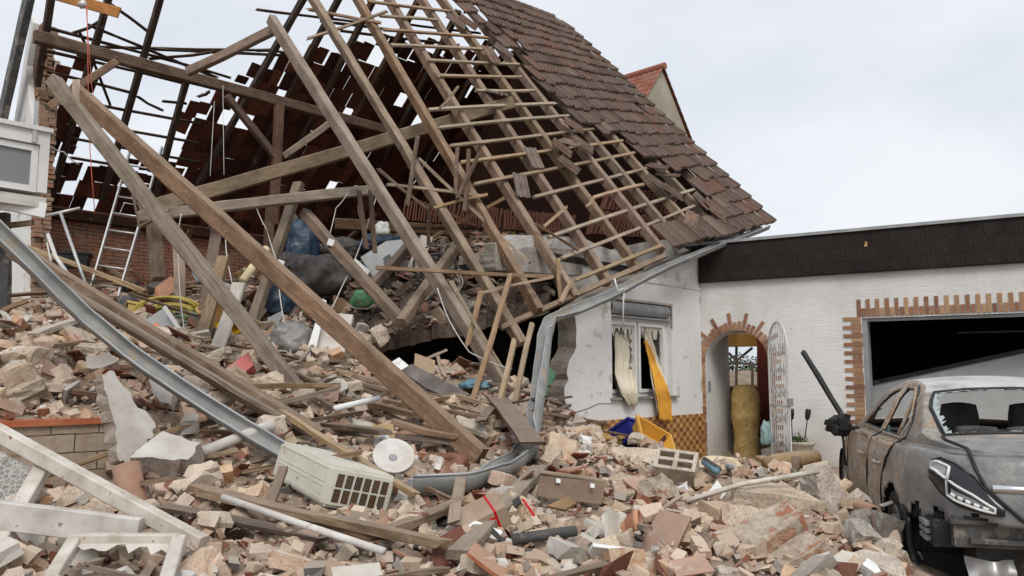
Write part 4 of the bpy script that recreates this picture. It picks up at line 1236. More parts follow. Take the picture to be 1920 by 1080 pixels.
# ------------------------------------------------------------------ the burnt grey saloon car
def paint(name, shift):
    x = NT(name).set(0.42, 0.1, 0.45)
    t = x.n('TexCoord'); v = t.outputs['Object']
    sp = x.n('SeparateXYZ'); x.l(v, sp.inputs[0])
    f = x.noise(v, 2.3, 6, 0.62, 0.3)
    # heat damage grows towards the doors (x forward, local metres)
    k = x.math('MULTIPLY_ADD', sp.outputs[0], 0.30); k.node.inputs[2].default_value = 0.62 + shift
    k = x.math('MINIMUM', k, 0.34 + shift)
    zf = x.math('MULTIPLY_ADD', sp.outputs[2], -0.20); zf.node.inputs[2].default_value = 0.19
    m = x.math('ADD', x.math('ADD', f, k), zf)
    m = x.math('MULTIPLY', m, 1.0)
    base = x.mix(x.noise(v, 9, 5, 0.6), (0.085, 0.089, 0.093), (0.135, 0.139, 0.142))
    dustf = x.ramp(x.noise(v, 3.4, 6, 0.7), [(0.34, (0.12, 0.12, 0.12)), (0.66, (0.95, 0.95, 0.95))])
    base = x.mix(dustf, base, (0.29, 0.28, 0.262))
    burnt = x.ramp(x.noise(v, 5.5, 6, 0.65, 0.8), [(0.30, (0.12, 0.10, 0.09)), (0.39, (0.29, 0.25, 0.21)), (0.48, (0.43, 0.385, 0.335)), (0.55, (0.33, 0.205, 0.115)), (0.62, (0.40, 0.33, 0.26)), (0.72, (0.50, 0.45, 0.39))])
    mm = x.ramp(m, [(0.60, (0, 0, 0)), (0.80, (1, 1, 1))])
    x.col(x.mix(mm, base, burnt))
    x.l(x.math('MULTIPLY_ADD', mm, 0.35), x.b.inputs['Roughness']); 
    for n in x.t.nodes:
        if n.type == 'MATH' and n.operation == 'MULTIPLY_ADD' and n.outputs[0].links and n.outputs[0].links[0].to_socket == x.b.inputs['Roughness']: n.inputs[2].default_value = 0.42
    hb = x.math('ADD', x.math('MULTIPLY', x.noise(v, 3.2, 3, 0.55, 1.2), 1.0), x.math('MULTIPLY', x.noise(v, 40, 4, 0.6), 0.06))
    x.bump(hb, 0.35, 0.05)
    return x.done()
paint('car_paint', 0.0); paint('scorched_paint', 0.22)
x = NT('dusty_roof_paint').set(0.6, 0.1, 0.3)
v = x.coord(rnd=False)
x.col(x.ramp(x.noise(v, 3.2, 7, 0.7), [(0.28, (0.24, 0.24, 0.24)), (0.45, (0.46, 0.45, 0.43)), (0.7, (0.62, 0.60, 0.56))])); x.done()

HD = math.radians(15.9)
CX = Vector((math.sin(HD), math.cos(HD), 0)); CY = Vector((-math.cos(HD), math.sin(HD), 0))
CO = Vector((4.03, 6.97, 0))
CSC = 1.02
car = thing('burnt_car', 'scorched dented grey saloon car with smashed rear window parked in front of the garage', 'car', CO, Matrix((CX, CY, UP)).transposed() * CSC)
HWP = [(0.16, 0.83), (0.30, 0.875), (0.45, 0.893), (0.60, 0.905), (0.72, 0.90), (0.85, 0.885), (0.95, 0.850), (1.01, 0.80)]
XRP = [(0.16, 2.16), (0.30, 2.26), (0.45, 2.30), (0.60, 2.335), (0.72, 2.33), (0.85, 2.31), (0.95, 2.28), (1.01, 2.22)]
XFP = [(0.16, 2.2), (0.45, 2.34), (0.6, 2.33), (0.8, 2.25), (1.0, 2.0)]
ZTP = [(-2.34, 0.985), (-1.7, 0.99), (-1.0, 0.965), (0.0, 0.95), (0.9, 0.95), (1.5, 0.90), (2.0, 0.80), (2.34, 0.68)]
EN = 4.6
def hw_(z): return interp(z, HWP)
def low(c, z, off=0.0):
    "flank and ends; c = x / end position, -1 rear .. 1 front"
    xe = interp(z, XRP) if c < 0 else interp(z, XFP)
    y = hw_(z) * max(0.0, 1 - abs(c) ** EN) ** (1 / EN)
    if off:
        p0 = low(max(-1, c - 0.004), z); p1 = low(min(1, c + 0.004), z); q = low(c, z + 0.01)
        n = (p1 - p0).cross(low(c, z) - q); n.normalize()
        if n.y < 0 and abs(n.y) > abs(n.x): n = -n
        if abs(n.x) >= abs(n.y) and n.x * c < 0: n = -n
        return low(c, z) + n * off
    return Vector((c * xe, y, z))
def lowx(x, z, off=0.0):
    xe = interp(z, XRP) if x < 0 else interp(z, XFP)
    return low(max(-1, min(1, x / xe)), z, off)
cs = [-(math.cos(a)) ** (2 / EN) for a in [math.pi / 2 * (k / 26) for k in range(26)]]
cs = [c for c in cs if c < -0.80]
xs_mid = [-0.80 + 1.60 * k / 76 for k in range(77)]
cs = cs + xs_mid + [-c for c in reversed(cs)]
NZ = 36
ARCH = [(-1.28, 0.33, 0.365), (1.56, 0.33, 0.365)]
def snap(x, z, cell=0.026):
    for ax, az_, ar in ARCH:
        d = math.hypot(x - ax, z - az_)
        if abs(d - ar) < cell * 0.75 and d > 1e-6:
            return ax + (x - ax) * ar / d, az_ + (z - az_) * ar / d
    return x, z
def in_arch(x, z): return any(math.hypot(x - a, z - b) < r - 0.004 for a, b, r in ARCH) or any(abs(x - a) < r - 0.004 and z < b for a, b, r in ARCH)
FDOOR = [(0.97, 0.20), (0.98, 0.96), (0.7, 1.2), (-0.265, 1.2), (-0.265, 0.20)]
RDOOR = [(-0.285, 0.20), (-0.285, 1.2), (-1.2, 1.2), (-1.16, 0.93), (-1.02, 0.74), (-0.93, 0.55), (-0.90, 0.20)]
def dent(p, amt):
    n = noise.noise(p * 2.7 + Vector((3, 1, 7))) + 0.5 * noise.noise(p * 6.1)
    return amt * n
class PM(MB): pass
parts = {k: MB() for k in ('body', 'front_door', 'rear_door')}
# flank
grid_ = []
for j in range(NZ + 1):
    row = []
    for c in cs:
        x0 = c * 2.3
        z = 0.18 + (interp(x0, ZTP) - 0.18) * j / NZ
        xx = c * (interp(z, XRP) if c < 0 else interp(z, XFP))
        x2, z2 = snap(xx, z)
        row.append((x2, z2) if abs(c) < 0.9 else (xx, z))
    grid_.append(row)
def cen(q): return sum(a for a, b in q) / 4, sum(b for a, b in q) / 4
for j in range(NZ):
    for i in range(len(cs) - 1):
        q = [grid_[j][i], grid_[j][i + 1], grid_[j + 1][i + 1], grid_[j + 1][i]]
        cx, cz = cen(q)
        if in_arch(cx, cz): continue
        pts = [lowx(*a) for a in q]
        if cx < -1.68 and cz < 0.60 + 0.05 * math.sin(cx * 30): # bumper skin torn off
            continue
        for sy in (1, -1):
            nm, am = 'body', 0.0
            if sy == 1:
                if poly_inside(cx, cz, FDOOR): nm, am = 'front_door', 0.016
                elif poly_inside(cx, cz, RDOOR): nm, am = 'rear_door', 0.024
                elif -2.1 < cx < -0.9: am = 0.016
            o = []
            for p in pts:
                d = dent(p, 0.028 if -2.2 < p.x < 1.2 and sy == 1 else 0)
                o.append(Vector((p.x, (p.y + d) * sy, p.z)))
            parts[nm].add(o if sy == 1 else o[::-1], [(0, 1, 2, 3)])
# upper half
ZC = [(-2.27, 1.0), (-2.2, 1.035), (-1.72, 1.075), (-1.60, 1.10), (-1.30, 1.26), (-1.02, 1.375), (-0.8, 1.425), (-0.3, 1.465), (0.1, 1.455), (0.4, 1.38), (0.8, 1.17), (1.06, 1.02), (1.3, 0.985), (2.0, 0.85), (2.30, 0.70)]
def yg(z): return 0.775 - max(0, z - 0.97) * 0.50 - max(0, z - 1.3) * 0.5
def zs(pts, x):   # smoothed interpolation
    return (interp(x - 0.05, pts) + 2 * interp(x, pts) + interp(x + 0.05, pts)) / 4
WIN = [[(0.74, 1.0), (0.42, 1.20), (0.10, 1.335), (-0.19, 1.365), (-0.225, 0.995)], [(-0.315, 0.995), (-0.285, 1.368), (-0.60, 1.362), (-0.86, 1.30), (-1.10, 1.14), (-1.02, 1.0)]]
def side_top(x):
    z = interp(x, ZTP); return lowx(x, z)
stations = [-2.24 + 4.48 * k / 170 for k in range(171)]
NSD, NTP = 18, 16
def seg_dist(p, a, b):
    ax, ay = a; bx, by = b
    dx, dy = bx - ax, by - ay
    t = max(0, min(1, ((p[0] - ax) * dx + (p[1] - ay) * dy) / (dx * dx + dy * dy)))
    q = (ax + t * dx, ay + t * dy)
    return math.hypot(p[0] - q[0], p[1] - q[1]), q
def snapw(x, z, polys, tol):
    best = (tol, None)
    for pl in polys:
        for a, b in zip(pl, pl[1:] + pl[:1]):
            d, q = seg_dist((x, z), a, b)
            if d < best[0]: best = (d, q)
    return best[1] or (x, z)
def rail(x):
    zc = zs(ZC, x); b = side_top(x).z + 0.012
    return max(b + 0.001, zc - 0.035)
def up_side(x, z):
    st = side_top(x)
    b = st.z + 0.012
    g = min(yg(z), st.y - 0.055 * min(1, (z - st.z) / 0.012))
    return Vector((x, g, z))
def up_top(x, f):   # f 0 rail .. 1 centre
    zr = rail(x); p = up_side(x, zr); zc = max(zs(ZC, x), zr)
    y = p.y * (1 - f)
    return Vector((x, y, zr + (zc - zr) * (1 - (1 - f) ** 2.4)))
RWIN = [(-1.665, 0.0), (-1.665, 0.60), (-1.30, 0.60), (-1.05, 0.52), (-1.03, 0.0)]     # rear window (x, y)
FWIN = [(0.98, 0.0), (0.98, 0.64), (0.55, 0.60), (0.20, 0.52), (0.18, 0.0)]
def upq(nm, o, sy):
    parts[nm].add([Vector((p.x, p.y * sy, p.z)) for p in (o if sy == 1 else o[::-1])], [(0, 1, 2, 3)])
parts['roof_skin'] = MB()
sg = []
for x in stations:
    st = side_top(x); b = st.z + 0.012; zr = rail(x)
    col = [('s', x, st)]
    for k in range(NSD + 1):
        z = b + (zr - b) * k / NSD
        x2, z2 = snapw(x, z, WIN, 0.0145) if -1.2 < x < 0.8 else (x, z)
        col.append(('g', (x2, z2), up_side(x2, z2)))
    for k in range(1, NTP + 1):
        f = k / NTP
        p = up_top(x, f)
        x2, y2 = snapw(p.x, p.y, [RWIN[1:4] , FWIN[1:4]] and [RWIN, FWIN], 0.0145) if (p.y > 0.02) else (p.x, p.y)
        if (x2, y2) != (p.x, p.y):
            zr2 = up_side(x2, rail(x2)).y
            p = up_top(x2, max(0, min(1, 1 - y2 / zr2)))
        col.append(('t', (p.x, p.y), p))
    sg.append(col)
for i in range(len(stations) - 1):
    for k in range(len(sg[0]) - 1):
        q = [sg[i][k], sg[i + 1][k], sg[i + 1][k + 1], sg[i][k + 1]]
        pts = [a[2] for a in q]
        cx = sum(p.x for p in pts) / 4; cy = sum(p.y for p in pts) / 4; cz = sum(p.z for p in pts) / 4
        top_ = k > NSD
        if not top_ and any(poly_inside(cx, cz, w_) for w_ in WIN): continue
        if top_ and (poly_inside(cx, cy + 1e-4, RWIN) or poly_inside(cx, cy + 1e-4, FWIN)): continue
        nm = 'body'
        if top_ and -1.03 < cx < 0.2: nm = 'roof_skin'
        for sy in (1, -1): upq(nm, pts[::-1], sy)
# rear face above the flank top (tail lip)
for nm, mt in (('body', 'car_paint'), ('front_door', 'scorched_paint'), ('rear_door', 'scorched_paint'), ('roof_skin', 'dusty_roof_paint')):
    me = parts[nm].me(nm, True)
    bm = bmesh.new(); bm.from_mesh(me); bmesh.ops.remove_doubles(bm, verts=bm.verts, dist=0.0015); bmesh.ops.recalc_face_normals(bm, faces=bm.faces)
    for f in bm.faces: f.smooth = True
    bm.to_mesh(me); bm.free()
    ob = newobj(nm, me, MAT[mt], car)
    if nm != 'roof_skin':
        md = ob.modifiers.new('thickness', 'SOLIDIFY'); md.thickness = 0.012; md.offset = -1
    parts[nm] = ob
def ctube(name, pts, r, mat, parent=car, seg=6, flat=1.0):
    mb = MB(); mb.tube(pts, r, seg, flat=flat); return newobj(name, mb.me(name, True), MAT[mat], parent)
def dens(poly, n=6, closed=False):
    o = []
    pl = poly + ([poly[0]] if closed else [])
    for a, b in zip(pl, pl[1:]):
        for k in range(n): o.append(tuple(a[i] + (b[i] - a[i]) * k / n for i in range(len(a))))
    if not closed: o.append(pl[-1])
    return o
for nm, wpoly in (('front_door', WIN[0]), ('rear_door', WIN[1])):
    loop = dens(wpoly, 8, True); pts = [up_side(*q) + Vector((0, 0.004, 0)) for q in loop]; pts.append(pts[0]); pts.append(pts[1])
    ctube('window_trim', pts, 0.013, 'scorched_paint', parts[nm], 6)
    ctube('window_seal', [p + Vector((0, -0.006, 0.0)) + (Vector((-0.0, 0, 1.17)) - Vector((0, 0, p.z))) * 0.05 for p in pts], 0.013, 'black_plastic', parts[nm], 6)
ctube('quarter_bar', [up_side(-0.90, 1.0), up_side(-0.84, 1.29)], 0.014, 'scorched_paint', parts['rear_door'])
def seam(pts, r, mat='black_plastic', nm='panel_gap'):
    return ctube(nm, pts, r, mat)
seam([lowx(-0.275, z, 0.002) for z in [0.2 + 0.75 * k / 14 for k in range(15)]] + [up_side(-0.268, z) for z in (1.0, 1.1, 1.2, 1.3, 1.38)], 0.008)
seam([lowx(x, z, 0.004) for x, z in dens([(-0.905, 0.22), (-0.935, 0.55), (-1.02, 0.74), (-1.15, 0.92), (-1.19, 0.96)], 5)] + [up_side(-1.20, 1.02), up_side(-1.17, 1.13), up_side(-1.0, 1.25), up_side(-0.86, 1.325), up_side(-0.6, 1.385)], 0.010)
seam([lowx(0.975, z, 0.002) for z in [0.22 + 0.7 * k / 10 for k in range(11)]], 0.007)
# boot lid gap, chrome bar, lip
def ut(x, y, off=0.0):
    w_ = up_side(x, rail(x)).y
    p = up_top(x, max(0, min(1, 1 - abs(y) / w_))); return Vector((p.x, p.y if y >= 0 else -p.y, p.z + off))
gap = [ut(x, y) for x, y in ((-1.69, 0.62), (-1.80, 0.625), (-1.95, 0.60), (-2.08, 0.57))]
def rear_y(y, z, off=0.0):
    c = -max(0.0, 1 - (abs(y) / hw_(z)) ** EN) ** (1 / EN)
    return low(c, z, off)
gap += [rear_y(y, z, 0.003) for y, z in ((0.575, 0.97), (0.565, 0.90), (0.53, 0.80), (0.46, 0.72), (0.38, 0.64), (0.33, 0.60))]
gap = [q + UP * 0.003 for q in gap]
seam(gap, 0.012); seam([Vector((p.x, -p.y, p.z)) for p in gap], 0.012)
mb = MB(); rows = []
for k in range(25):
    y = 0.50 - 1.0 * k / 24
    q = rear_y(y, 0.80, 0.006) if y >= 0 else (lambda p: Vector((p.x, -p.y, p.z)))(rear_y(-y, 0.80, 0.006))
    rows.append([q + UP * 0.022, q + Vector((-0.012, 0, 0.012)), q + Vector((-0.012, 0, -0.012)), q - UP * 0.022])
mb.grid(rows); newobj('chrome_bar', mb.me('chrome_bar', True), MAT['chrome'], car)
# rear window edge with broken glass rim
rw = [(-1.665, y) for y in (-0.6, -0.4, -0.2, 0, 0.2, 0.4, 0.6)] + [(-1.48, 0.60), (-1.30, 0.60), (-1.17, 0.565), (-1.05, 0.52), (-1.035, 0.3), (-1.03, 0.0), (-1.035, -0.3), (-1.05, -0.52), (-1.17, -0.565), (-1.30, -0.60), (-1.48, -0.60)]
def ut(x, y, off=0.0):
    w_ = up_side(x, rail(x)).y
    p = up_top(x, max(0, min(1, 1 - abs(y) / w_))); return Vector((p.x, p.y if y >= 0 else -p.y, p.z + off))
lp = [ut(*q, 0.004) for q in rw]; lp += lp[:2]
ctube('rear_window_frame', lp, 0.013, 'black_plastic')
gm = MB(); r_ = random.Random(5)
c0 = Vector((-1.36, 0, 1.25))
for a, b in zip(lp, lp[1:]):
    for k in range(5):
        p, q = a.lerp(b, k / 5), a.lerp(b, (k + 1) / 5)
        i1 = p.lerp(c0, r_.uniform(0.03, 0.10)); i2 = q.lerp(c0, r_.uniform(0.03, 0.10))
        gm.add([p, q, i2, i1], [(0, 1, 2, 3)])
x = NT('crazed_glass').set(0.4, 0, 0.5); x.col((0.34, 0.38, 0.38)); x.done()
newobj('glass_rim', gm.me('glass_rim'), MAT['crazed_glass'], car)
# tail light
def tail(sy):
    lt = MB(); rows = []
    LO = [(0, 0.825), (0.2, 0.745), (0.45, 0.69), (0.75, 0.66), (1, 0.65)]; HI = [(0, 0.925), (0.15, 0.945), (0.4, 0.925), (0.7, 0.855), (1, 0.70)]
    def tp(tau, w_, off):
        z = interp(tau, LO) + (interp(tau, HI) - interp(tau, LO)) * w_
        ph = 0.79 + (0.21 - 0.79) * tau
        p = low(-(math.cos(ph)) ** (2 / EN), z, off); return Vector((p.x, p.y * sy, p.z))
    for i in range(21):
        rows.append([tp(i / 20, j / 10, 0.012 + 0.012 * math.sin(math.pi * j / 10)) for j in range(11)])
    lt.grid(rows)
    o = newobj('tail_light', lt.me('tail_light', True), MAT['dark_glass'], car)
    ctube('light_rim', [tp(i / 20, 0, 0.012) for i in range(21)] + [tp(1 - i / 20, 1, 0.012) for i in range(21)], 0.007, 'black_plastic', o)
    ctube('light_loop', [tp(0.34 + 0.58 * i / 12, 0.10, 0.026) for i in range(13)] + [tp(0.92 - 0.58 * i / 12, 0.42 + 0.1 * i / 12, 0.030) for i in range(13)] + [tp(0.34, 0.10, 0.026)], 0.0085, 'lamp_white', o)
    ctube('light_loop', [tp(0.05 + 0.30 * i / 8, 0.55, 0.030) for i in range(9)] + [tp(0.35 - 0.30 * i / 8, 0.86, 0.026) for i in range(9)] + [tp(0.05, 0.55, 0.03)], 0.010, 'lamp_white', o)
    pm_ = MB(); pm_.grid([[tp(0.07 + 0.24 * i / 6, 0.60 + 0.2 * j / 3, 0.027) for j in range(4)] for i in range(7)])
    newobj('reflector', pm_.me('reflector', True), MAT['aluminium'], o)
    pm_ = MB(); pm_.grid([[tp(0.40 + 0.5 * i / 8, 0.20 + 0.14 * j / 3, 0.0265) for j in range(4)] for i in range(9)])
    newobj('reflector', pm_.me('reflector', True), MAT['plastic_grey'], o)
    dm = MB()
    for k in range(5): dm.tube([tp(0.40 + 0.10 * k, 0.2, 0.022), tp(0.46 + 0.10 * k, 0.2, 0.022)], 0.013, 6)
    newobj('light_diodes', dm.me('diodes'), MAT['lamp_white'], o)
tail(1); tail(-1)
# what the torn off bumper leaves bare
mb = MB()
mb.box((-2.20, -0.70, 0.44), (-1.70, 0.70, 0.62)); mb.box((-2.24, -0.62, 0.47), (-2.20, 0.62, 0.50)); mb.box((-2.05, -0.60, 0.24), (-1.75, 0.55, 0.44)); mb.box((-2.23, -0.72, 0.58), (-2.16, 0.72, 0.605))
newobj('rear_panel', mb.me('rear_panel'), MAT['steel_dark'], car)
mb = MB(); mb.box((-2.27, 0.02, 0.30), (-2.20, 0.32, 0.455)); plate = newobj('bumper_bracket', mb.me('bracket'), MAT['steel_dark'], car)
for by, bz in ((0.07, 0.335), (0.07, 0.42), (0.27, 0.335), (0.27, 0.42)):
    mb = MB(); mb.lathe([(0.0, 0.014), (0.012, 0.012), (0.016, 0.004), (0.017, 0)], 10, Matrix.Translation((-2.27, by, bz)) @ Matrix.Rotation(-math.pi / 2, 4, 'Y')); newobj('bolt', mb.me('bolt'), MAT['aluminium'], plate)
mb = MB(); mb.tube([(-2.24, 0.10, 0.34), (-2.25, -0.8, 0.34)], 0.02, 8); mb.box((-2.30, 0.0, 0.37), (-2.25, 0.16, 0.40)); newobj('bumper_beam', mb.me('beam'), MAT['aluminium'], car)
mb = MB(); mb.box((-2.12, 0.60, 0.42), (-1.74, 0.80, 0.58)); vent = newobj('vent_box', mb.me('vent_box'), MAT['black_plastic'], car)
for k in range(3):
    mb = MB(); mb.box((-2.05, 0.80, 0.44 + 0.045 * k), (-1.86, 0.825, 0.468 + 0.045 * k), Matrix.Rotation(0.0, 4, 'X')); newobj('vent_flap', mb.me('flap'), MAT['plastic_grey'], vent)
mb = MB(); rows = []
for i in range(15):
    row = []
    for j in range(13):
        y = 0.36 + 0.26 * i / 14; z = 0.10 + 0.26 * j / 12
        if z < 0.08: z = 0.08
        row.append(Vector((-2.10 + 0.10 * noise.noise(Vector((y * 9, z * 9, 1))) - 0.06 * math.sin(math.pi * i / 14), y, z)))
    rows.append(row)
mb.grid(rows); newobj('heat_shield', mb.me('heat_shield', True), MAT['aluminium'], car)
ctube('torn_trim', [Vector(q) for q in ((-1.66, 0.86, 0.60), (-1.70, 0.86, 0.45), (-1.72, 0.86, 0.34), (-1.80, 0.84, 0.22), (-1.98, 0.78, 0.14), (-2.2, 0.65, 0.10))], 0.028, 'black_plastic', flat=0.5)
mb = MB(); r_ = random.Random(8)
pts = [low(-(math.cos(0.80 - 0.02 * k)) ** (2 / EN), 0.60, 0) for k in range(12)] 
for k in range(14):
    p = lowx(-1.60 - 0.035 * k, 0.60); mb.box((p.x - 0.02, p.y - 0.06, 0.55 + r_.uniform(-0.02, 0.02)), (p.x + 0.02, p.y - 0.012, 0.615))
newobj('fender_clips', mb.me('clips'), MAT['black_plastic'], car)
mb = MB(); mb.box((-1.68, -0.80, 0.14), (2.1, 0.80, 0.30)); mb.box((-1.66, -0.78, 0.30), (-1.62, 0.78, 0.9)); newobj('floor_pan', mb.me('floor_pan'), MAT['black_plastic'], car)
for ax in (-1.28, 1.56):
    for sy in (1, -1):
        mb = MB(); rows = []
        for k in range(19):
            a = math.radians(-20 + 220 * k / 18)
            rows.append([Vector((ax + 0.365 * math.cos(a), sy * yy, 0.33 + 0.365 * math.sin(a))) for yy in (0.885, 0.60)])
        mb.grid(rows); newobj('wheel_arch', mb.me('wheel_arch', True), MAT['black_plastic'], car)
        M = Matrix.Translation((ax, sy * 0.765, 0.325)) @ Matrix.Rotation(-sy * math.pi / 2, 4, 'X')
        wh = bpy.data.objects.new('wheel', None); link(wh, car); wh.empty_display_size = 0.1; wh.matrix_basis = M
        mb = MB(); mb.lathe([(0.225, -0.10), (0.27, -0.112), (0.305, -0.105), (0.324, -0.075), (0.327, 0), (0.324, 0.075), (0.305, 0.105), (0.27, 0.112), (0.225, 0.10)], 40)
        newobj('tyre', mb.me('tyre', True), MAT['rubber'], wh)
        rm = MB(); rm.lathe([(0.232, 0.10), (0.222, 0.085), (0.21, 0.03), (0.205, -0.09)], 40); rm.lathe([(0.0, 0.075), (0.05, 0.07), (0.06, 0.055), (0.065, 0.03)], 20)
        for k in range(10):
            a = 2 * math.pi * k / 10 + (0.07 if k % 2 else -0.07); Mr = Matrix.Rotation(a, 4, 'Z')
            rm.box8([Mr @ Vector(q) for q in ((0.04, -0.014, 0.03), (0.215, -0.018, 0.05), (0.215, 0.018, 0.05), (0.04, 0.014, 0.03), (0.04, -0.012, 0.066), (0.215, -0.014, 0.092), (0.215, 0.014, 0.092), (0.04, 0.012, 0.066))])
        newobj('rim', rm.me('rim'), MAT['aluminium'], wh)
        dm = MB(); dm.lathe([(0.0, -0.02), (0.16, -0.02), (0.16, -0.04)], 24); newobj('brake_disc', dm.me('disc'), MAT['steel_dark'], wh)
# seats
def seat(x, y, w_, zt, nm='seat'):
    rows = []
    for j in range(9):
        f = j / 8; z = 0.42 + (zt - 0.42) * f; xo = x - 0.18 * f
        rows.append([Vector((xo + 0.06 * math.sin(math.pi * i / 10) * 0.6, y + w_ * (1 - 0.25 * f * f) * math.cos(math.pi * i / 10) * -1, z)) for i in range(11)] + [Vector((xo - 0.12, y + w_ * (1 - 0.25 * f * f) * math.cos(math.pi * (10 - i) / 10) * -1, z)) for i in range(11)])
    mb = MB(); mb.grid([r + [r[0]] for r in rows]); mb.add(rows[-1], [tuple(range(22))]); mb.box((x, y - w_, 0.34), (x + 0.48, y + w_, 0.46))
    return newobj(nm, mb.me(nm, True), MAT['seat_fabric'], car)
def headrest(par, x, y, z, w_=0.13, h=0.17):
    mb = MB(); bm = bmesh.new(); bmesh.ops.create_cube(bm, size=1)
    bmesh.ops.subdivide_edges(bm, edges=bm.edges, cuts=4, use_grid_fill=True)
    for v_ in bm.verts:
        c = v_.co; n = c.normalized() * 0.5
        c2 = c.lerp(n, 0.45); v_.co = Vector((x + c2.x * 0.11, y + c2.y * 2.2 * w_, z + c2.z * h * 1.2))
    me = bpy.data.meshes.new('headrest'); bm.to_mesh(me); bm.free()
    for p in me.polygons: p.use_smooth = True
    newobj('headrest', me, MAT['seat_fabric'], par)
for y in (0.15, -0.36):
    s_ = seat(0.05, y, 0.26, 0.98); headrest(s_, -0.16, y, 1.10, 0.135, 0.24)
s_ = seat(-0.92, 0.0, 0.66, 0.93, 'rear_bench')
for y in (0.28, -0.05, -0.40): headrest(s_, -1.16, y, 1.04, 0.135, 0.11)
mb = MB(); mb.box((-1.66, -0.66, 0.955), (-1.18, 0.66, 0.975)); newobj('parcel_shelf', mb.me('parcel_shelf'), MAT['seat_fabric'], car)
mb = MB(); mb.box((0.55, -0.68, 0.70), (1.0, 0.68, 0.96)); newobj('dashboard', mb.me('dashboard'), MAT['black_plastic'], car)
mb = MB(); mb.box((0.0, 0.66, 0.985), (0.10, 0.70, 1.03)); newobj('door_pocket_cloth', mb.me('cloth'), MAT['plastic_teal'], car)
# handles and the smashed mirror
for nm, x_ in (('front_door', -0.08), ('rear_door', -0.86)):
    p = lowx(x_, 0.80, 0.02); ctube('door_handle', [p + Vector((-0.10, -0.01, 0)), p + Vector((-0.07, 0.022, 0)), p + Vector((0.07, 0.022, 0)), p + Vector((0.10, -0.01, 0))], 0.016, 'car_paint', parts[nm], 8, 0.7)
bm = bmesh.new(); bmesh.ops.create_icosphere(bm, subdivisions=3, radius=1)
for v_ in bm.verts:
    d = 1 + 0.30 * noise.noise(v_.co * 2.3) + 0.12 * noise.noise(v_.co * 6); v_.co = Vector((0.70 + v_.co.x * 0.075 * d, 1.0 + v_.co.y * 0.115 * d, 0.98 + v_.co.z * 0.105 * d))
me = bpy.data.meshes.new('mirror'); bm.to_mesh(me); bm.free()
mir = newobj('wing_mirror', me, MAT['black_plastic'], car)
ctube('mirror_arm', [(0.72, 0.82, 0.95), (0.71, 0.92, 0.97)], 0.025, 'black_plastic', mir)
mb = MB(); rr = random.Random(3)
for k in range(7):
    a = Vector((0.62, 1.0 + rr.uniform(-0.09, 0.09), 0.98 + rr.uniform(-0.08, 0.08))); mb.add([a, a + Vector((-0.01, 0.06, 0.02)), a + Vector((-0.012, 0.04, 0.07)), a + Vector((0, -0.02, 0.05))], [(0, 1, 2, 3)])
newobj('mirror_glass', mb.me('mirror_glass'), MAT['dark_glass'], mir)
ctube('hanging_cable', [(0.72, 0.97, 0.90), (0.70, 0.965, 0.82), (0.73, 0.96, 0.70), (0.70, 0.95, 0.60)], 0.012, 'black_plastic', mir)
# black strip of bodywork leaning off the car
pp = car.matrix_world @ Vector((0.66, 0.86, 0.96))
T('black_pole', (1506, 660), (1592, 798), 9.0, 8.3, 0.05, 0.035, 'black_plastic', 'charred black strip sticking up slanted from the front door of the burnt car', 'strip', b1=0.01)
# ------------------------------------------------------------------ rubble pieces
def chunk_me(lx, ly, lz, cuts, jit, seed, sub=2, lo=0.28, hi=0.42):
    r = random.Random(seed)
    bm = bmesh.new(); bmesh.ops.create_cube(bm, size=1)
    for v in bm.verts: v.co = Vector((v.co.x * lx, v.co.y * ly, v.co.z * lz))
    for k in range(cuts):
        n = Vector((r.uniform(-1, 1) / lx, r.uniform(-1, 1) / ly, r.uniform(-1, 1) / lz)).normalized()
        ext = max(abs(n.x) * lx / 2 + abs(n.y) * ly / 2 + abs(n.z) * lz / 2, 1e-4)
        g = bmesh.ops.bisect_plane(bm, geom=bm.verts[:] + bm.edges[:] + bm.faces[:], plane_co=n * ext * r.uniform(lo, hi) * 2, plane_no=n, clear_outer=True)
        ed = [e for e in g['geom_cut'] if isinstance(e, bmesh.types.BMEdge)]
        if ed: bmesh.ops.holes_fill(bm, edges=bm.edges[:], sides=0)
    if sub:
        bmesh.ops.triangulate(bm, faces=bm.faces[:])
        bmesh.ops.subdivide_edges(bm, edges=bm.edges[:], cuts=sub - 1 if sub > 1 else 1, use_grid_fill=True)
        for v in bm.verts:
            q = v.co.copy()
            for fr, am in ((17 if lx < 0.3 else 8, 1.0), (45 if lx < 0.3 else 26, 0.45)):
                v.co += Vector((noise.noise(q * fr + Vector((seed, 0, 0))), noise.noise(q * fr + Vector((0, seed, 5))), noise.noise(q * fr + Vector((7, 0, seed))))) * jit * am
    bmesh.ops.recalc_face_normals(bm, faces=bm.faces[:])
    me = bpy.data.meshes.new('rubble'); bm.to_mesh(me); bm.free()
    return me
LIB = {}
def lib(kind, n, fn):
    LIB[kind] = [fn(i) for i in range(n)]
lib('brick', 10, lambda i: chunk_me(0.235, 0.113, 0.073, 1 + i % 3, 0.009, 10 + i, 2, 0.36, 0.47))
lib('half', 10, lambda i: chunk_me(0.14, 0.113, 0.073, 2 + i % 2, 0.010, 40 + i, 2, 0.32, 0.46))
lib('chunk', 12, lambda i: chunk_me(0.25, 0.20, 0.155, 5 + i % 3, 0.022, 80 + i, 3, 0.26, 0.42))
lib('tile', 10, lambda i: chunk_me(0.26, 0.20, 0.016, 2 + i % 3, 0.003, 120 + i, 2, 0.22, 0.44))
lib('flake', 9, lambda i: chunk_me(0.24, 0.19, 0.034, 3 + i % 3, 0.006, 160 + i, 2, 0.22, 0.42))
lib('lump', 8, lambda i: chunk_me(0.17, 0.13, 0.07, 4, 0.012, 200 + i, 2, 0.26, 0.42))
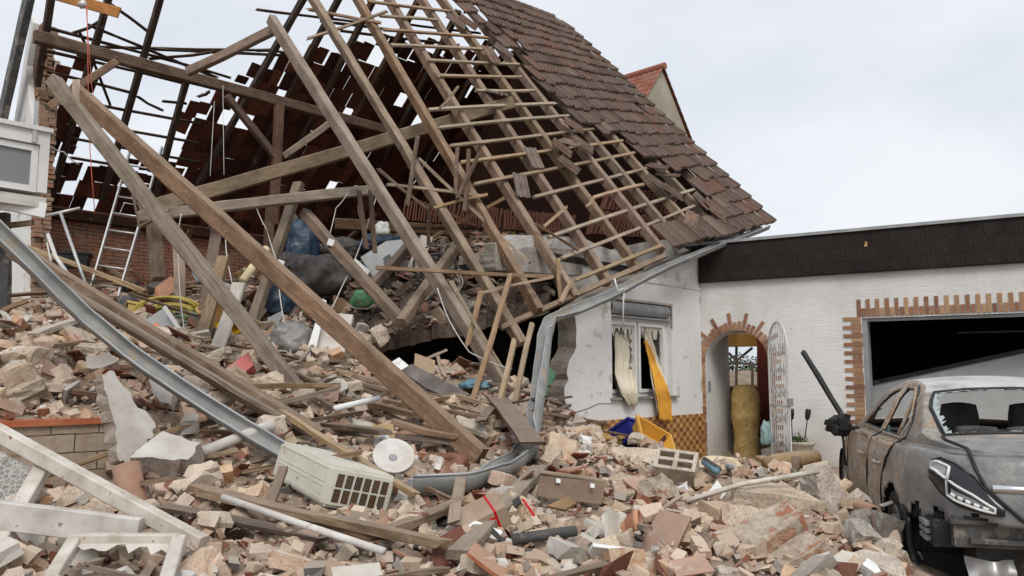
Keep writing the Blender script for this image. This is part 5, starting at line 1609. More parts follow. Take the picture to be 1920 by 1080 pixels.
lib('stick', 10, lambda i: beam_me(0.35 + 0.07 * i, 0.032 + 0.005 * (i % 3), 0.024, 0.003, 0.008, 0.025, 0.035, random.Random(i), 0.15))
MATL = {}
def variant(kind, i, mat):
    k = (kind, i, mat)
    if k not in MATL:
        me = LIB[kind][i].copy(); me.name = kind; me.materials.clear(); me.materials.append(MAT[mat]); MATL[k] = me
    return MATL[k]
def add_extra(x, y, r, h):
    n = int(r / CELL)
    for i in range(-n, n + 1):
        for j in range(-n, n + 1):
            k = (int(x / CELL) + i, int(y / CELL) + j)
            EX[k] = max(EX.get(k, 0), min(0.30, h))
CARC = CO
def in_car(x, y, m=0.06):
    q = Vector((x, y, 0)) - CARC
    a, b = q.dot(CX), q.dot(CY)
    return -2.3 - m < a < 2.4 + m and -0.9 - m < b < 0.9 + m
CLEAR = [([(120, 990), (350, 990), (350, 1095), (55, 1095)], 4.45), ([(-30, 785), (395, 1005), (395, 1035), (262, 1008), (-30, 1015)], 4.85), ([(-40, 770), (218, 770), (222, 905), (-40, 912)], 6.05), ([(512, 865), (742, 865), (742, 985), (512, 985)], 5.85),
         ([(692, 790), (780, 790), (780, 895), (692, 895)], 6.6), ([(-20, 395), (165, 585), (330, 695), (605, 855), (600, 890), (320, 760), (150, 640), (-20, 460)], 6.6), ([(760, 875), (985, 820), (1010, 840), (960, 885), (870, 910), (760, 910)], 7.3), ([(185, 690), (300, 785), (385, 820), (385, 890), (235, 895)], 6.25),
         ([(1003, 878), (1142, 892), (1132, 952), (1003, 945)], 6.5), ([(1110, 785), (1255, 785), (1255, 842), (1110, 842)], 10.6), ([(1315, 600), (1540, 600), (1540, 852), (1315, 852)], 13.5), ([(405, 920), (845, 1045), (845, 1072), (405, 955)], 5.15), ([(1338, 895), (1585, 875), (1585, 985), (1480, 1000), (1338, 990)], 6.0),
         ([(1300, 985), (1510, 960), (1610, 1030), (1610, 1085), (1300, 1085)], 4.95), ([(980, 600), (1040, 600), (1010, 850), (960, 850)], 9.0), ([(870, 940), (945, 940), (945, 1000), (870, 1000)], 5.4), ([(1225, 845), (1312, 845), (1312, 910), (1225, 910)], 8.5), ([(1095, 835), (1285, 835), (1285, 882), (1095, 882)], 8.7), ([(215, 860), (270, 860), (270, 945), (215, 945)], 5.6)]
def cleared(x, y, z):
    px, py = proj((x, y, z))
    return any(y < d and poly_inside(px, py, pl) for pl, d in CLEAR)
def cleared_wall(x, y, z):
    px, py = proj((x, y, z + 0.05)); return y < 6.0 and 785 < py < 915 and px < 218
def ok_spot(x, y, small=False):
    if in_car(x, y, 0.10): return False
    q = hl((x, y, 0)); g = GI @ Vector((x, y, 0))
    if g.y > -0.05 and g.x > 0 : return False
    if q.y > -0.05 and q.x > tb - 0.15: return False       # behind the standing facade
    if x > 3.6 and y > 8.0: return False
    z = hz(x, y)
    px, py = proj(Vector((x, y, z)))
    if px < -260 or px > 2150 or py > 1180: return False
    if px > 1675 and y < 5.9: return False
    if q.y > 1.0 and q.x > -7.0 and z < 1.35: return False  # the dark void
    if not small and cleared(x, y, z + 0.08): return False
    if small and cleared_wall(x, y, z): return False
    return True
def zone(x, y):
    q = hl((x, y, 0))
    if x < -2.0 and y > 6.15 + 0.07 * (x + 4): return 'A'
    if y > 7.6 and x < 1.2: return 'E'
    if x > 1.25: return 'D'
    if x < -1.2: return 'B'
    return 'C'
WHERE = {'A': 'on the heap above the stone block wall', 'B': 'in the lower left foreground rubble', 'C': 'in the rubble around the air conditioner',
         'D': 'in the rubble between doorway and car', 'E': 'on the heap beneath the fallen rafters'}
def place(kind, i, mat, x, y, z, rot, sc, name, label, cat, group):
    o = bpy.data.objects.new(name, variant(kind, i, mat)); COL.objects.link(o)
    o.matrix_world = Matrix.Translation((x, y, z)) @ rot.to_4x4() @ Matrix.Diagonal((*sc, 1))
    return tag(o, label, cat, group)
rs = random.Random(99)
def rrot(tilt):
    from mathutils import Euler
    return Euler((rs.gauss(0, tilt), rs.gauss(0, tilt), rs.uniform(0, 6.283))).to_matrix()
def sample(n, mind, pts, ymax=11.0, bias=0.0):
    out_ = []
    tries = 0
    while len(out_) < n and tries < n * 60:
        tries += 1
        x, y = rs.uniform(-7.2, 5.2), 3.5 + (ymax - 3.5) * rs.random() ** (1 + bias)
        if not ok_spot(x, y): continue
        if x > 1.6 and y < 7 and hz(x, y) < 0.1: continue
        if any((x - a) ** 2 + (y - b) ** 2 < mind * mind for a, b in pts): continue
        pts.append((x, y)); out_.append((x, y))
    return out_
KINDS = [  # name, lib kind, count, min distance, materials, tilt, thickness, size range, label, category, phrase
    ('masonry_lump', 'chunk', 190, 0.20, ['concrete_tan', 'brick_tan', 'concrete_tan', 'torn_masonry', 'brick_tan'], 0.9, 0.11, (0.6, 1.25), 'rough masonry lump', 'masonry lump', 'masonry lumps'),
    ('brick', 'brick', 230, 0.15, ['brick_tan', 'brick_tan', 'brick_tan', 'brick_salmon'], 0.5, 0.065, (0.95, 1.08), 'mortar dusted brick', 'brick', 'bricks'),
    ('brick_half', 'half', 200, 0.13, ['brick_tan', 'brick_tan', 'brick_tan', 'brick_salmon', 'concrete_tan'], 0.6, 0.065, (0.95, 1.3), 'broken half brick', 'brick', 'half bricks'),
    ('tile_shard', 'tile', 210, 0.10, ['tile_red', 'tile_red', 'stack_tile'], 0.35, 0.02, (0.6, 1.2), 'reddish roof tile shard', 'tile shard', 'tile shards'),
    ('plaster_flake', 'flake', 90, 0.14, ['plaster_broken', 'plaster_broken', 'concrete_tan'], 0.5, 0.03, (0.6, 1.3), 'whitish plaster flake', 'plaster', 'plaster flakes'),
    ('wood_stick', 'stick', 110, 0.12, ['pale_timber', 'weathered_timber', 'weathered_timber', 'brown_timber'], 0.22, 0.03, (0.7, 1.2), 'splintered wood stick', 'stick', 'sticks'),
    ('foam_lump', 'lump', 60, 0.20, ['styrofoam', 'plaster_broken'], 0.5, 0.05, (0.6, 1.2), 'small white foam lump', 'foam lump', 'foam lumps')]
for (nm, kd, n, md, mats, tilt, th, sz, lab, cat, grp) in KINDS:
    pts = []
    for (x, y) in sample(n, md, pts, bias=0.35):
        z = top_z(x, y)
        zn = zone(x, y)
        mat = rs.choice(mats)
        if kd == 'lump' and zn in 'BD' and rs.random() < 0.6: continue
        if kd == 'tile' and zn in 'DB' and y < 6.0 and rs.random() < 0.45: continue
        if kd == 'stick' and zn == 'D' and rs.random() < 0.6: continue
        e = extra(x, y)
        s = rs.uniform(*sz) * (0.72 if kd == 'chunk' and y < 5.6 else 1.0); sc = (s * rs.uniform(0.85, 1.15), s * rs.uniform(0.85, 1.15), s)
        zz = z + 0.85 * e + th * 0.42 * s
        place(kd, rs.randrange(len(LIB[kd])), mat, x, y, zz, rrot(tilt), sc, nm, lab + ' ' + WHERE[zn], cat, grp + ' ' + WHERE[zn])
        add_extra(x, y, 0.09, e + th * s * 0.9)
# everything smaller: one sheet of fragments
def frag_sheet(name, n, mats, weights, smin, smax, seed, flat, area=None):
    r = random.Random(seed); V = []; Fc = []; MI = []
    cnt = 0; tries = 0
    while cnt < n and tries < n * 8:
        tries += 1
        if area:
            x, y = r.uniform(area[0], area[1]), r.uniform(area[2], area[3])
            q = hl((x, y, 0))
            if q.y > 9.4 or q.x < T_L + 0.2 or q.x > T_R - 0.5 or q.y < 0.6 or top_z(x, y) < 1.4 or SLAB_BVH.ray_cast(Vector((x, y, 30)), Vector((0, 0, -1)))[0] is None and hz(x, y) < 1.9: continue
        else:
            x, y = r.uniform(-7.4, 5.2), 3.6 + 8.8 * r.random() ** 1.5
            if in_car(x, y, 0.02) or not ok_spot(x, y, True): continue
        if x > 1.7 and hz(x, y) < 0.02 and r.random() < 0.7: continue
        z = top_z(x, y) + r.random() * 0.55 * extra(x, y)
        s = smin + (smax - smin) * r.random() ** 2.2
        l = Vector((s * r.uniform(0.7, 1.6), s * r.uniform(0.5, 1.0), s * r.uniform(*flat))) * 0.5
        from mathutils import Euler
        R = Euler((r.gauss(0, 0.5), r.gauss(0, 0.5), r.uniform(0, 6.28))).to_matrix()
        b = len(V)
        for sx, sy, sz_ in ((-1, -1, -1), (1, -1, -1), (1, 1, -1), (-1, 1, -1), (-1, -1, 1), (1, -1, 1), (1, 1, 1), (-1, 1, 1)):
            q = Vector((sx * l.x * r.uniform(0.45, 1), sy * l.y * r.uniform(0.45, 1), sz_ * l.z * r.uniform(0.6, 1)))
            V.append(R @ q + Vector((x, y, z + l.z * 0.6)))
        m = r.choices(range(len(mats)), weights)[0]
        for f in ((3, 2, 1, 0), (4, 5, 6, 7), (0, 1, 5, 4), (1, 2, 6, 5), (2, 3, 7, 6), (3, 0, 4, 7)):
            Fc.append(tuple(b + k for k in f)); MI.append(m)
        cnt += 1
    me = mesh(name, V, Fc, False, MI)
    tag(newobj(name, me, [MAT[m] for m in mats]), kind='stuff')
frag_sheet('brick_crumbs', 8000, ['frag_tan', 'frag_red', 'frag_white', 'frag_grey'], [6, 1.7, 1.0, 1.2], 0.025, 0.13, 31, (0.4, 0.9))
frag_sheet('tile_splinters', 4600, ['frag_red', 'frag_dark', 'frag_tan'], [4, 1.4, 1.6], 0.04, 0.16, 32, (0.08, 0.2))
frag_sheet('attic_debris', 3600, ['frag_dark', 'frag_red', 'frag_grey', 'frag_tan'], [7, 2.2, 1.2, 0.5], 0.05, 0.24, 33, (0.1, 0.6), (-8.5, 3.0, 9.2, 18.5))
# bigger things thrown about on the broken upper floor
n_ = 0
while n_ < 230:
    x, y = rs.uniform(-8, 2.6), rs.uniform(9.4, 17.5)
    q = hl((x, y, 0))
    if q.y > 9.2 or q.x < T_L + 0.3 or q.x > T_R - 0.6 or q.y < 0.9: continue
    if SLAB_BVH.ray_cast(Vector((x, y, 30)), Vector((0, 0, -1)))[0] is None and hz(x, y) < 1.9: continue
    z = top_z(x, y); n_ += 1
    kd, mats, nm, lab, cat = rs.choice([('tile', ['stack_tile', 'tile_red'], 'tile_shard', 'dark reddish tile shard', 'tile shard')] * 3 + [('stick', ['brown_timber', 'weathered_timber', 'pale_timber'], 'wood_stick', 'dusty wood stick', 'stick')] * 3 + [('chunk', ['concrete', 'bag_grey', 'hardboard'], 'junk_lump', 'dark dusty lump of junk', 'junk'), ('flake', ['hardboard', 'cardboard', 'plastic_grey', 'plaster_broken'], 'board_piece', 'broken piece of board', 'board')])
    s = (rs.uniform(0.8, 1.7) if kd != 'stick' else rs.uniform(1.0, 2.6)) if kd != 'chunk' else rs.uniform(0.9, 2.0)
    e = extra(x, y)
    place(kd, rs.randrange(len(LIB[kd])), rs.choice(mats), x, y, z + e + 0.05 * s, rrot(0.45), (s, s, s), nm, lab + ' on the broken upper floor under the open roof', cat, cat + 's on the broken upper floor')
    add_extra(x, y, 0.12, e + 0.07 * s)

# long laths tumbled among the rubble below the fallen rafters
n_ = 0
while n_ < 34:
    x, y = rs.uniform(-3.2, 0.6), rs.uniform(5.4, 9.3)
    if not ok_spot(x, y): continue
    L = rs.uniform(0.6, 1.7); a = rs.gauss(-0.25, 0.45)
    d = Vector((math.cos(a), math.sin(a), 0)) * L / 2
    p, q = Vector((x, y, 0)) - d, Vector((x, y, 0)) + d
    if not ok_spot(p.x, p.y) or not ok_spot(q.x, q.y): continue
    m = Vector((x, y, 0))
    for v in (p, q): v.z = top_z(v.x, v.y) + 0.8 * extra(v.x, v.y) + 0.03
    lift = max(0, top_z(x, y) + 0.6 * extra(x, y) - (p.z + q.z) / 2)
    p.z += lift; q.z += lift + rs.uniform(-0.05, 0.12)
    beam('roof_lath', p, q, rs.uniform(0.045, 0.07), rs.uniform(0.025, 0.045), rs.choice(['pale_timber', 'weathered_timber', 'weathered_timber', 'grey_timber', 'brown_timber']), label='long roof lath tumbled among the rubble below the fallen rafters', cat='lath', group='roof laths among the rubble below the fallen rafters', b0=0.04, b1=0.06)
    n_ += 1
# bigger blocks of the fallen wall on the left heap
n_ = 0
while n_ < 22:
    x, y = rs.uniform(-5.2, -2.6), rs.uniform(6.6, 9.4)
    if zone(x, y) != 'A' or not ok_spot(x, y): continue
    s = rs.uniform(0.95, 1.5)
    place('chunk', rs.randrange(12), rs.choice(['concrete_tan', 'brick_tan', 'torn_masonry', 'brick_tan']), x, y, top_z(x, y) + 0.6 * extra(x, y) + 0.07 * s, rrot(0.4), (s * 1.1, s * 0.85, s * 0.75), 'wall_block', 'large block of fallen wall on the heap above the stone block wall', 'masonry block', 'large wall blocks on the heap above the stone block wall')
    n_ += 1
# ------------------------------------------------------------------ loose and fallen timbers: each one a thing
GB = 'fallen roof timbers'
# the broken truss: rafter A and its collar piece are still nailed together
tr = thing('broken_truss', 'pair of grey roof timbers joined in a peak left of the bare rafters', 'roof truss', P(955, 735, 9.75))
tri = tr.matrix_world.inverted()
tri = Matrix.Translation(-P(955, 735, 9.75))
pk = P(511, 40, 11.6)
nn = (P(955, 735, 9.75) - pk).cross(A).normalized()
beam('rafter', pk + (pk - P(955, 735, 9.75)).normalized() * 0.05, P(955, 735, 9.75), 0.13, 0.17, 'grey_timber', tr, tri, up=N)
beam('collar', P(352, 134, 12.6), pk - UP * 0.06 + Vector((0, 0.14, 0)), 0.10, 0.15, 'grey_timber', tr, tri)
T('fallen_rafter', (100, 150), (562, 738), 8.6, 8.05, 0.13, 0.15, 'grey_timber', 'upper left long grey rafter lying slanted from the broken gable down to the nailed splice', group=GB)
T('fallen_rafter', (534, 718), (706, 822), 8.2, 7.6, 0.13, 0.15, 'weathered_timber', 'short weathered timber lying on rubble at the foot of the long left rafter', group=GB)
T('fallen_rafter', (138, 168), (902, 858), 9.2, 7.0, 0.14, 0.18, 'weathered_timber', 'longest heavy brown rafter slanting from the upper left to the satellite dish', group=GB)
T('fallen_rafter', (28, 468), (600, 822), 7.1, 6.9, 0.13, 0.16, 'weathered_timber', 'heavy brown timber lying along the upper side of the fallen left gutter', group=GB)
T('timber_lath', (40, 488), (585, 815), 6.9, 6.75, 0.10, 0.035, 'grey_timber', 'thin grey board lying between the left gutter and the heavy timber', 'board', group=GB)
T('collar_beam', (262, 395), (962, 192), 10.6, 13.2, 0.13, 0.20, 'grey_timber', 'long pale grey collar beam rising to the right across the dark roof space', group=GB)
T('tie_beam', (258, 407), (705, 356), 10.4, 11.6, 0.13, 0.15, 'grey_timber', 'nearly level grey beam below the long pale collar beam', group=GB)
T('splinter_board', (262, 425), (318, 392), 10.2, 10.2, 0.06, 0.025, 'pale_timber', 'short pale splinter nailed under the left end of the level grey beam', 'board')
T('stub_post', (143, 150), (143, 195), 8.6, 8.55, 0.07, 0.03, 'pale_timber', 'short pale upright board nailed to the top of the long left rafters', 'board')
T('leaning_post', (560, 345), (472, 610), 12.2, 11.3, 0.15, 0.12, 'weathered_timber', 'brown leaning post between the blue rubbish bag and the hose coil', 'post')
T('leaning_post', (408, 420), (372, 680), 11.2, 9.6, 0.16, 0.14, 'brown_timber', 'dark rounded post standing behind the slotted post left of the white plank', 'post')
T('slotted_post', (420, 482), (364, 690), 10.0, 9.2, 0.14, 0.10, 'weathered_timber', 'brown post with a mortise slot leaning beside the yellow hose', 'post')
T('white_plank', (448, 532), (388, 700), 9.6, 9.0, 0.17, 0.05, 'white_painted_wood', 'dusty whitish plank leaning below a beige pipe end', 'plank')
T('slotted_beam', (570, 398), (762, 612), 11.4, 10.4, 0.15, 0.14, 'weathered_timber', 'brown beam with mortise slots pointing down to the right before the grey rubbish bag', group=GB)
T('cross_beam', (862, 455), (752, 606), 11.8, 10.3, 0.14, 0.13, 'weathered_timber', 'brown beam meeting the slotted beam in a V from the right', group=GB)
T('cross_beam', (775, 450), (690, 545), 12.0, 11.0, 0.13, 0.13, 'brown_timber', 'dark short beam leaning on the right side of the slotted beam', group=GB)
T('level_beam', (628, 420), (880, 436), 14.2, 14.4, 0.14, 0.20, 'brown_timber', 'reddish brown beam lying level under the row of stacked roof tiles', group=GB)
T('level_beam', (760, 428), (1085, 432), 13.2, 13.4, 0.08, 0.05, 'brown_timber', 'thin brown plank carrying the row of stacked roof tiles', 'plank')
T('long_batten', (706, 502), (1035, 519), 9.6, 10.4, 0.055, 0.045, 'pale_timber', 'long level pale batten hanging in front of the bare rafters', 'batten')
T('hanging_batten', (897, 550), (1036, 520), 9.7, 10.35, 0.05, 0.035, 'pale_timber', 'pale batten joined at the right end of the long level batten', 'batten')
T('hanging_batten', (902, 548), (876, 648), 9.7, 9.5, 0.06, 0.035, 'pale_timber', 'short pale hanging batten with a pointed lower end left of the crossing laths', 'batten', b1=0.05)
T('hanging_batten', (958, 514), (884, 757), 9.9, 9.0, 0.06, 0.04, 'pale_timber', 'pale slanting batten crossing the rafter above the grey wooden board', 'batten')
T('hanging_batten', (846, 528), (958, 716), 9.6, 9.4, 0.05, 0.035, 'pale_timber', 'thin pale lath lying along the lower end of the free standing rafter', 'batten')
T('hanging_batten', (965, 637), (910, 854), 9.2, 8.2, 0.06, 0.045, 'pale_timber', 'pale pointed batten standing in the rubble left of the bent gutter', 'batten', b0=0.06)
T('hanging_batten', (998, 608), (957, 805), 9.8, 8.8, 0.06, 0.05, 'pale_timber', 'pale batten tied close along the left edge of the hanging gutter', 'batten', b1=0.06)
T('hanging_batten', (786, 298), (992, 492), 11.3, 10.7, 0.055, 0.04, 'pale_timber', 'long thin pale lath slanting from the dark sticks to the concrete ring beam', 'batten')
for a, b, lab in (((783, 256), (764, 384), 'tall dark stick leftmost of the dark sticks standing among the rafters'), ((858, 277), (855, 362), 'dark upright stick second from left among the rafters'), ((879, 280), (871, 395), 'dark upright stick between the upright and the slanted one'), ((899, 287), (856, 370), 'dark slanted stick rightmost of the dark sticks among the rafters'), ((709, 317), (802, 391), 'dark stick slanting down to the right over the first rafter')):
    T('dark_stick', a, b, 11.0, 10.8, 0.055, 0.04, 'brown_timber', lab, 'stick', 'dark sticks stuck between the rafters', b0=0.02, b1=0.03)
T('hanging_lath', (673, 358), (687, 466), 11.2, 11.0, 0.07, 0.03, 'brown_timber', 'left one of two short boards hanging from the level grey beam', 'lath')
T('hanging_lath', (695, 358), (703, 472), 11.2, 11.0, 0.065, 0.03, 'brown_timber', 'right one of two short boards hanging from the level grey beam', 'lath')
T('hanging_lath', (803, 384), (804, 462), 11.4, 11.3, 0.05, 0.03, 'brown_timber', 'dark hanging board in front of the row of stacked roof tiles', 'lath')
T('loose_batten', (577, 17), (714, 43), 12.6, 12.6, 0.055, 0.04, 'pale_timber', 'upper pale broken batten laid across the rafters at the top of the hole', 'batten', b0=0.06)
T('loose_batten', (578, 72), (726, 21), 12.2, 12.4, 0.055, 0.035, 'pale_timber', 'pale broken batten crossing upward to the right at the top of the hole', 'batten', b0=0.05)
T('loose_batten', (812, 390), (912, 365), 10.8, 11.0, 0.06, 0.04, 'pale_timber', 'pale stub batten below the dark sticks', 'batten')
T('loose_batten', (726, 346), (908, 368), 10.9, 11.0, 0.055, 0.04, 'pale_timber', 'pale batten lying across the rafters behind the dark sticks', 'batten')
T('loose_batten', (826, 202), (858, 164), 11.6, 11.8, 0.055, 0.03, 'pale_timber', 'short pale piece of batten sticking up from the second bare rafter', 'batten')
T('loose_batten', (1020, 425), (1062, 388), 11.4, 11.6, 0.055, 0.03, 'pale_timber', 'short pale piece of batten leaning on a rafter above the white wall', 'batten')
T('loose_batten', (1100, 388), (1112, 372), 12.0, 12.1, 0.05, 0.03, 'pale_timber', 'tiny pale batten stub at the end of a roof batten left of the hanging tiles', 'batten')
T('loose_batten', (1046, 485), (1052, 570), 10.9, 10.7, 0.055, 0.035, 'pale_timber', 'upright pale lath beside the left end of the ring beam rafter', 'batten')
T('loose_batten', (1075, 525), (1052, 565), 10.8, 10.6, 0.055, 0.035, 'pale_timber', 'short slanted lath nailed to the foot of the rafter by the eave board', 'batten')
T('loose_batten', (1004, 420), (1085, 470), 11.2, 11.3, 0.045, 0.03, 'brown_timber', 'thin brown lath lying on the white wall top between the rafters', 'batten')
# planks on the heap
def G_(name, a, b, wd, ht, mat, label, cat='plank', lift=0.03, group='planks lying on the rubble', **kw):
    p, q = on_ground(*a), on_ground(*b)
    kw.setdefault('b0', 0.04); kw.setdefault('b1', 0.05)
    return beam(name, p + UP * lift, q + UP * lift, wd, ht, mat, label=label, cat=cat, group=group, **kw)
T('plank', (482, 742), (776, 926), 7.2, 5.45, 0.055, 0.045, 'pale_timber', 'long thin pale lath running past the satellite dish to the air conditioner', 'plank', 'planks lying on the rubble', b0=0.04, b1=0.06)
G_('plank', (430, 768), (628, 762), 0.05, 0.05, 'weathered_timber', 'short level lath across the lower ends of the fallen rafters', lift=0.2)
G_('plank', (362, 940), (700, 1040), 0.11, 0.035, 'weathered_timber', 'long brown board in front of the white drain pipe', lift=0.10)
G_('plank', (375, 958), (830, 1064), 0.07, 0.05, 'weathered_timber', 'long pale edged plank running beside the white drain pipe', lift=0.12)
G_('plank', (300, 968), (600, 1030), 0.12, 0.03, 'brown_timber', 'old dirty board below the long pale edged plank', lift=0.06)
G_('plank', (716, 1034), (862, 972), 0.08, 0.05, 'weathered_timber', 'brown stick sloping up to the right before the red taped box', lift=0.10)
G_('plank', (868, 920), (850, 1036), 0.075, 0.03, 'pale_timber', 'upright pale lath standing beside the red taped box', lift=0.16)
G_('plank', (1012, 902), (858, 1078), 0.12, 0.05, 'grey_timber', 'long grey plank running from the brown drawer board to the front', lift=0.10)
G_('plank', (1002, 812), (1182, 824), 0.06, 0.04, 'weathered_timber', 'thin level stick pointing at the blue and yellow boxes', lift=0.22)
G_('plank', (1040, 806), (1096, 762), 0.05, 0.03, 'weathered_timber', 'short stick slanting up in front of the torn wall', lift=0.2)
G_('plank', (560, 706), (605, 640), 0.04, 0.03, 'pale_timber', 'thin pale stick leaning before the white insulation panel', lift=0.15)
G_('plank', (650, 770), (790, 800), 0.10, 0.06, 'weathered_timber', 'brown plank under the orange board behind the satellite dish', lift=0.10)
G_('plank', (610, 828), (870, 852), 0.10, 0.05, 'grey_timber', 'grey plank lying behind the satellite dish', lift=0.10)
G_('plank', (740, 822), (860, 850), 0.16, 0.05, 'grey_timber', 'broad grey board right behind the satellite dish', lift=0.14)
G_('plank', (615, 822), (720, 838), 0.14, 0.05, 'brown_timber', 'brown board left of the satellite dish', lift=0.12)
G_('plank', (1140, 985), (1215, 1018), 0.04, 0.03, 'pale_timber', 'thin pale lath among bricks right of the flower pot', lift=0.08)
G_('plank', (370, 890), (440, 880), 0.05, 0.04, 'pale_timber', 'short pale stick in front of the broken plaster slab', lift=0.14)
G_('plank', (378, 760), (354, 812), 0.13, 0.11, 'white_painted_wood', 'short upright white square post stump on the rubble', lift=0.05)
G_('plank', (370, 775), (440, 800), 0.12, 0.04, 'brown_timber', 'dark brown plank under the white post stump', lift=0.1)
G_('plank', (60, 648), (160, 612), 0.10, 0.06, 'white_painted_wood', 'whitish plank lying on the left brick heap beside the gutter', lift=0.1)
G_('plank', (102, 668), (180, 655), 0.05, 0.04, 'weathered_timber', 'thin brown lath lying on the left brick heap', lift=0.1)
G_('plank', (1000, 880), (930, 780), 0.2, 0.03, 'brown_timber', 'reddish brown cupboard board standing behind the bent gutter', lift=0.2)
T('plank', (502, 958), (530, 880), 5.25, 5.6, 0.06, 0.04, 'brown_timber', 'dark stick standing at the left end of the air conditioner', 'plank', 'planks lying on the rubble')
G_('plank', (900, 815), (935, 775), 0.1, 0.02, 'brown_timber', 'small brown board leaning left of the bent gutter', lift=0.12)
# ------------------------------------------------------------------ gutters
def gutter(name, pts, opens, r, label, mats=('zinc', 'zinc_grey_inside'), boxy=False, cat='gutter', widen=False):
    pts = [Vector(p) for p in pts]; opens = [Vector(o).normalized() for o in opens]
    # subdivide
    P2, O2 = [], []
    for i in range(len(pts) - 1):
        n = 6
        for k in range(n):
            P2.append(pts[i].lerp(pts[i + 1], k / n)); O2.append(opens[i].lerp(opens[i + 1], k / n).normalized())
    P2.append(pts[-1]); O2.append(opens[-1])
    rows, bead = [], []
    for i, p in enumerate(P2):
        d = (P2[min(i + 1, len(P2) - 1)] - P2[max(i - 1, 0)]).normalized()
        o = (O2[i] - d * O2[i].dot(d)).normalized(); s_ = d.cross(o)
        rr = r * (1 + 0.06 * noise.noise(p * 2.1) + 0.08 * noise.noise(p * 5.3)) * (1 + (0.42 * smooth(0.40, 0.50, i / len(P2)) if widen else 0))
        p = p + Vector((noise.noise(p * 1.3), noise.noise(p * 1.3 + Vector((5, 5, 5))), noise.noise(p * 1.9 + Vector((9, 1, 5))))) * 0.012
        if boxy: prof = [(1, 0.0), (0.95, -0.5), (0.9, -1.0), (0, -1.05), (-0.9, -1.0), (-0.95, -0.5), (-1, 0.0)]
        else: prof = [(math.cos(a), -math.sin(a)) for a in [math.pi * k / 10 for k in range(11)]]
        rows.append([p + s_ * (rr * a) + o * (rr * b) for a, b in prof]); bead.append((p + s_ * rr, p - s_ * rr))
    c = pts[len(pts) // 2]
    g = thing(name, label, cat, c)
    inv = Matrix.Translation(-c)
    mb = MB(); mb.grid(rows)
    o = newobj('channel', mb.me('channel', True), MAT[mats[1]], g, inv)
    md = o.modifiers.new('t', 'SOLIDIFY'); md.thickness = 0.006
    for k in (0, 1):
        mb = MB(); mb.tube([b[k] for b in bead], 0.011, 6); newobj('rolled_edge', mb.me('rolled_edge', True), MAT[mats[0]], g, inv)
    return g
def pl_o(px, py, o): return on_plane(px, py, hp(0, o, 0), N)
gut = gutter('bent_gutter', [pl_o(1436, 424, 0.44), pl_o(1340, 460, 0.46), pl_o(1240, 502, 0.50), pl_o(1150, 548, 0.55), pl_o(1075, 580, 0.62), P(1032, 594, 10.0), P(1018, 628, 9.7), P(1004, 720, 8.6), P(991, 800, 7.5), P(982, 842, 6.75), P(930, 872, 6.1), P(860, 893, 5.8), P(768, 896, 5.7)],
       [UP, UP, UP + N * 0.1, UP + N * 0.25, UP + N * .4, (-0.5, -0.6, 0.5), (-0.75, -0.65, 0.1), (-0.8, -0.6, 0.05), (-0.8, -0.6, 0.2), (-0.4, -0.3, 0.85), (-0.1, 0.25, 1), (-0.1, 0.3, 1), (-0.1, 0.2, 1)], 0.088,
       'long zinc eaves gutter bent down and kinked around in front of the torn facade', widen=True)
gutter('fallen_gutter', [P(-70, 358, 6.1), P(0, 430, 6.2), P(100, 531, 6.35), P(165, 594, 6.45), P(240, 655, 6.45), P(340, 726, 6.4), P(470, 808, 6.3), P(590, 880, 6.1)],
       [(0.35, -0.55, 0.75)] * 3 + [(0.3, -0.65, 0.7)] * 5, 0.066, 'long straight zinc gutter fallen slanting across the left brick heap', boxy=True)
mb = MB(); mb.tube([pl_o(1040, 596, 0.52), pl_o(1110, 572, 0.52), pl_o(1160, 560, 0.45), pl_o(1185, 535, 0.52), pl_o(1260, 500, 0.52), pl_o(1430, 428, 0.47)], 0.012, 6)
tag(newobj('lightning_wire', mb.me('wire'), MAT['zinc']), 'thin grey metal rod following the gutter above the window', 'rod')
# ------------------------------------------------------------------ left: garden wall, window bay
sp0 = P(100, 777, 6.35)
SM_ = Matrix((A, -N, UP)).transposed().to_4x4(); SM_.translation = Vector((sp0.x, sp0.y, 0))
sw = thing('stone_wall', 'low wall of tan split stone blocks with an orange tile edge at far left', 'wall', SM_.translation, Matrix((A, -N, UP)).transposed())
mb = MB(); r_ = random.Random(12)
zt = sp0.z - 0.09
mb.prism([(-1.6, 0.2), (0.72, 0.2), (0.70, 0.5), (0.80, 0.62), (0.74, 0.82), (0.80, 0.95), (0.70, zt), (-1.6, zt)], 0, 0.3, lambda x, z, y: Vector((x, y, z)))
newobj('stonework', mb.me('stonework'), MAT['stone_blocks'], sw)
mb = MB(); mb.box((-1.6, -0.03, zt + 0.002), (0.62, 0.32, zt + 0.05)); newobj('tile_edge', mb.me('tile_edge'), MAT['plain_orange_tile'] if 'plain_orange_tile' in MAT else MAT['terracotta'], sw)
bw0 = P(95, 250, 9.0)
BMx = Matrix((A, -N, UP)).transposed().to_4x4(); BMx.translation = bw0
bay = thing('window_bay', 'white framed window bay with grey pane sticking out at the far left edge', 'window bay', bw0, Matrix((A, -N, UP)).transposed())
def by(px, py, y=0.0):
    q = BMx.inverted() @ on_plane(px, py, bw0 - N * y, N); return q.x, q.z
mb = MB(); x0 = -2.2; zb = by(85, 362)[1]
mb.box((x0, 0.0, by(60, 268)[1]), (0, 0.5, 0.0)); mb.box((by(74, 300)[0], 0, zb), (0, 0.5, by(60, 268)[1])); mb.box((x0, 0.004, zb), (by(74, 300)[0], 0.5, by(40, 356)[1]))
newobj('casing', mb.me('casing'), MAT['upvc_white'], bay)
mb = MB(); xa, xb, za, zc_ = x0, by(73, 300)[0], by(40, 355)[1], by(60, 270)[1]
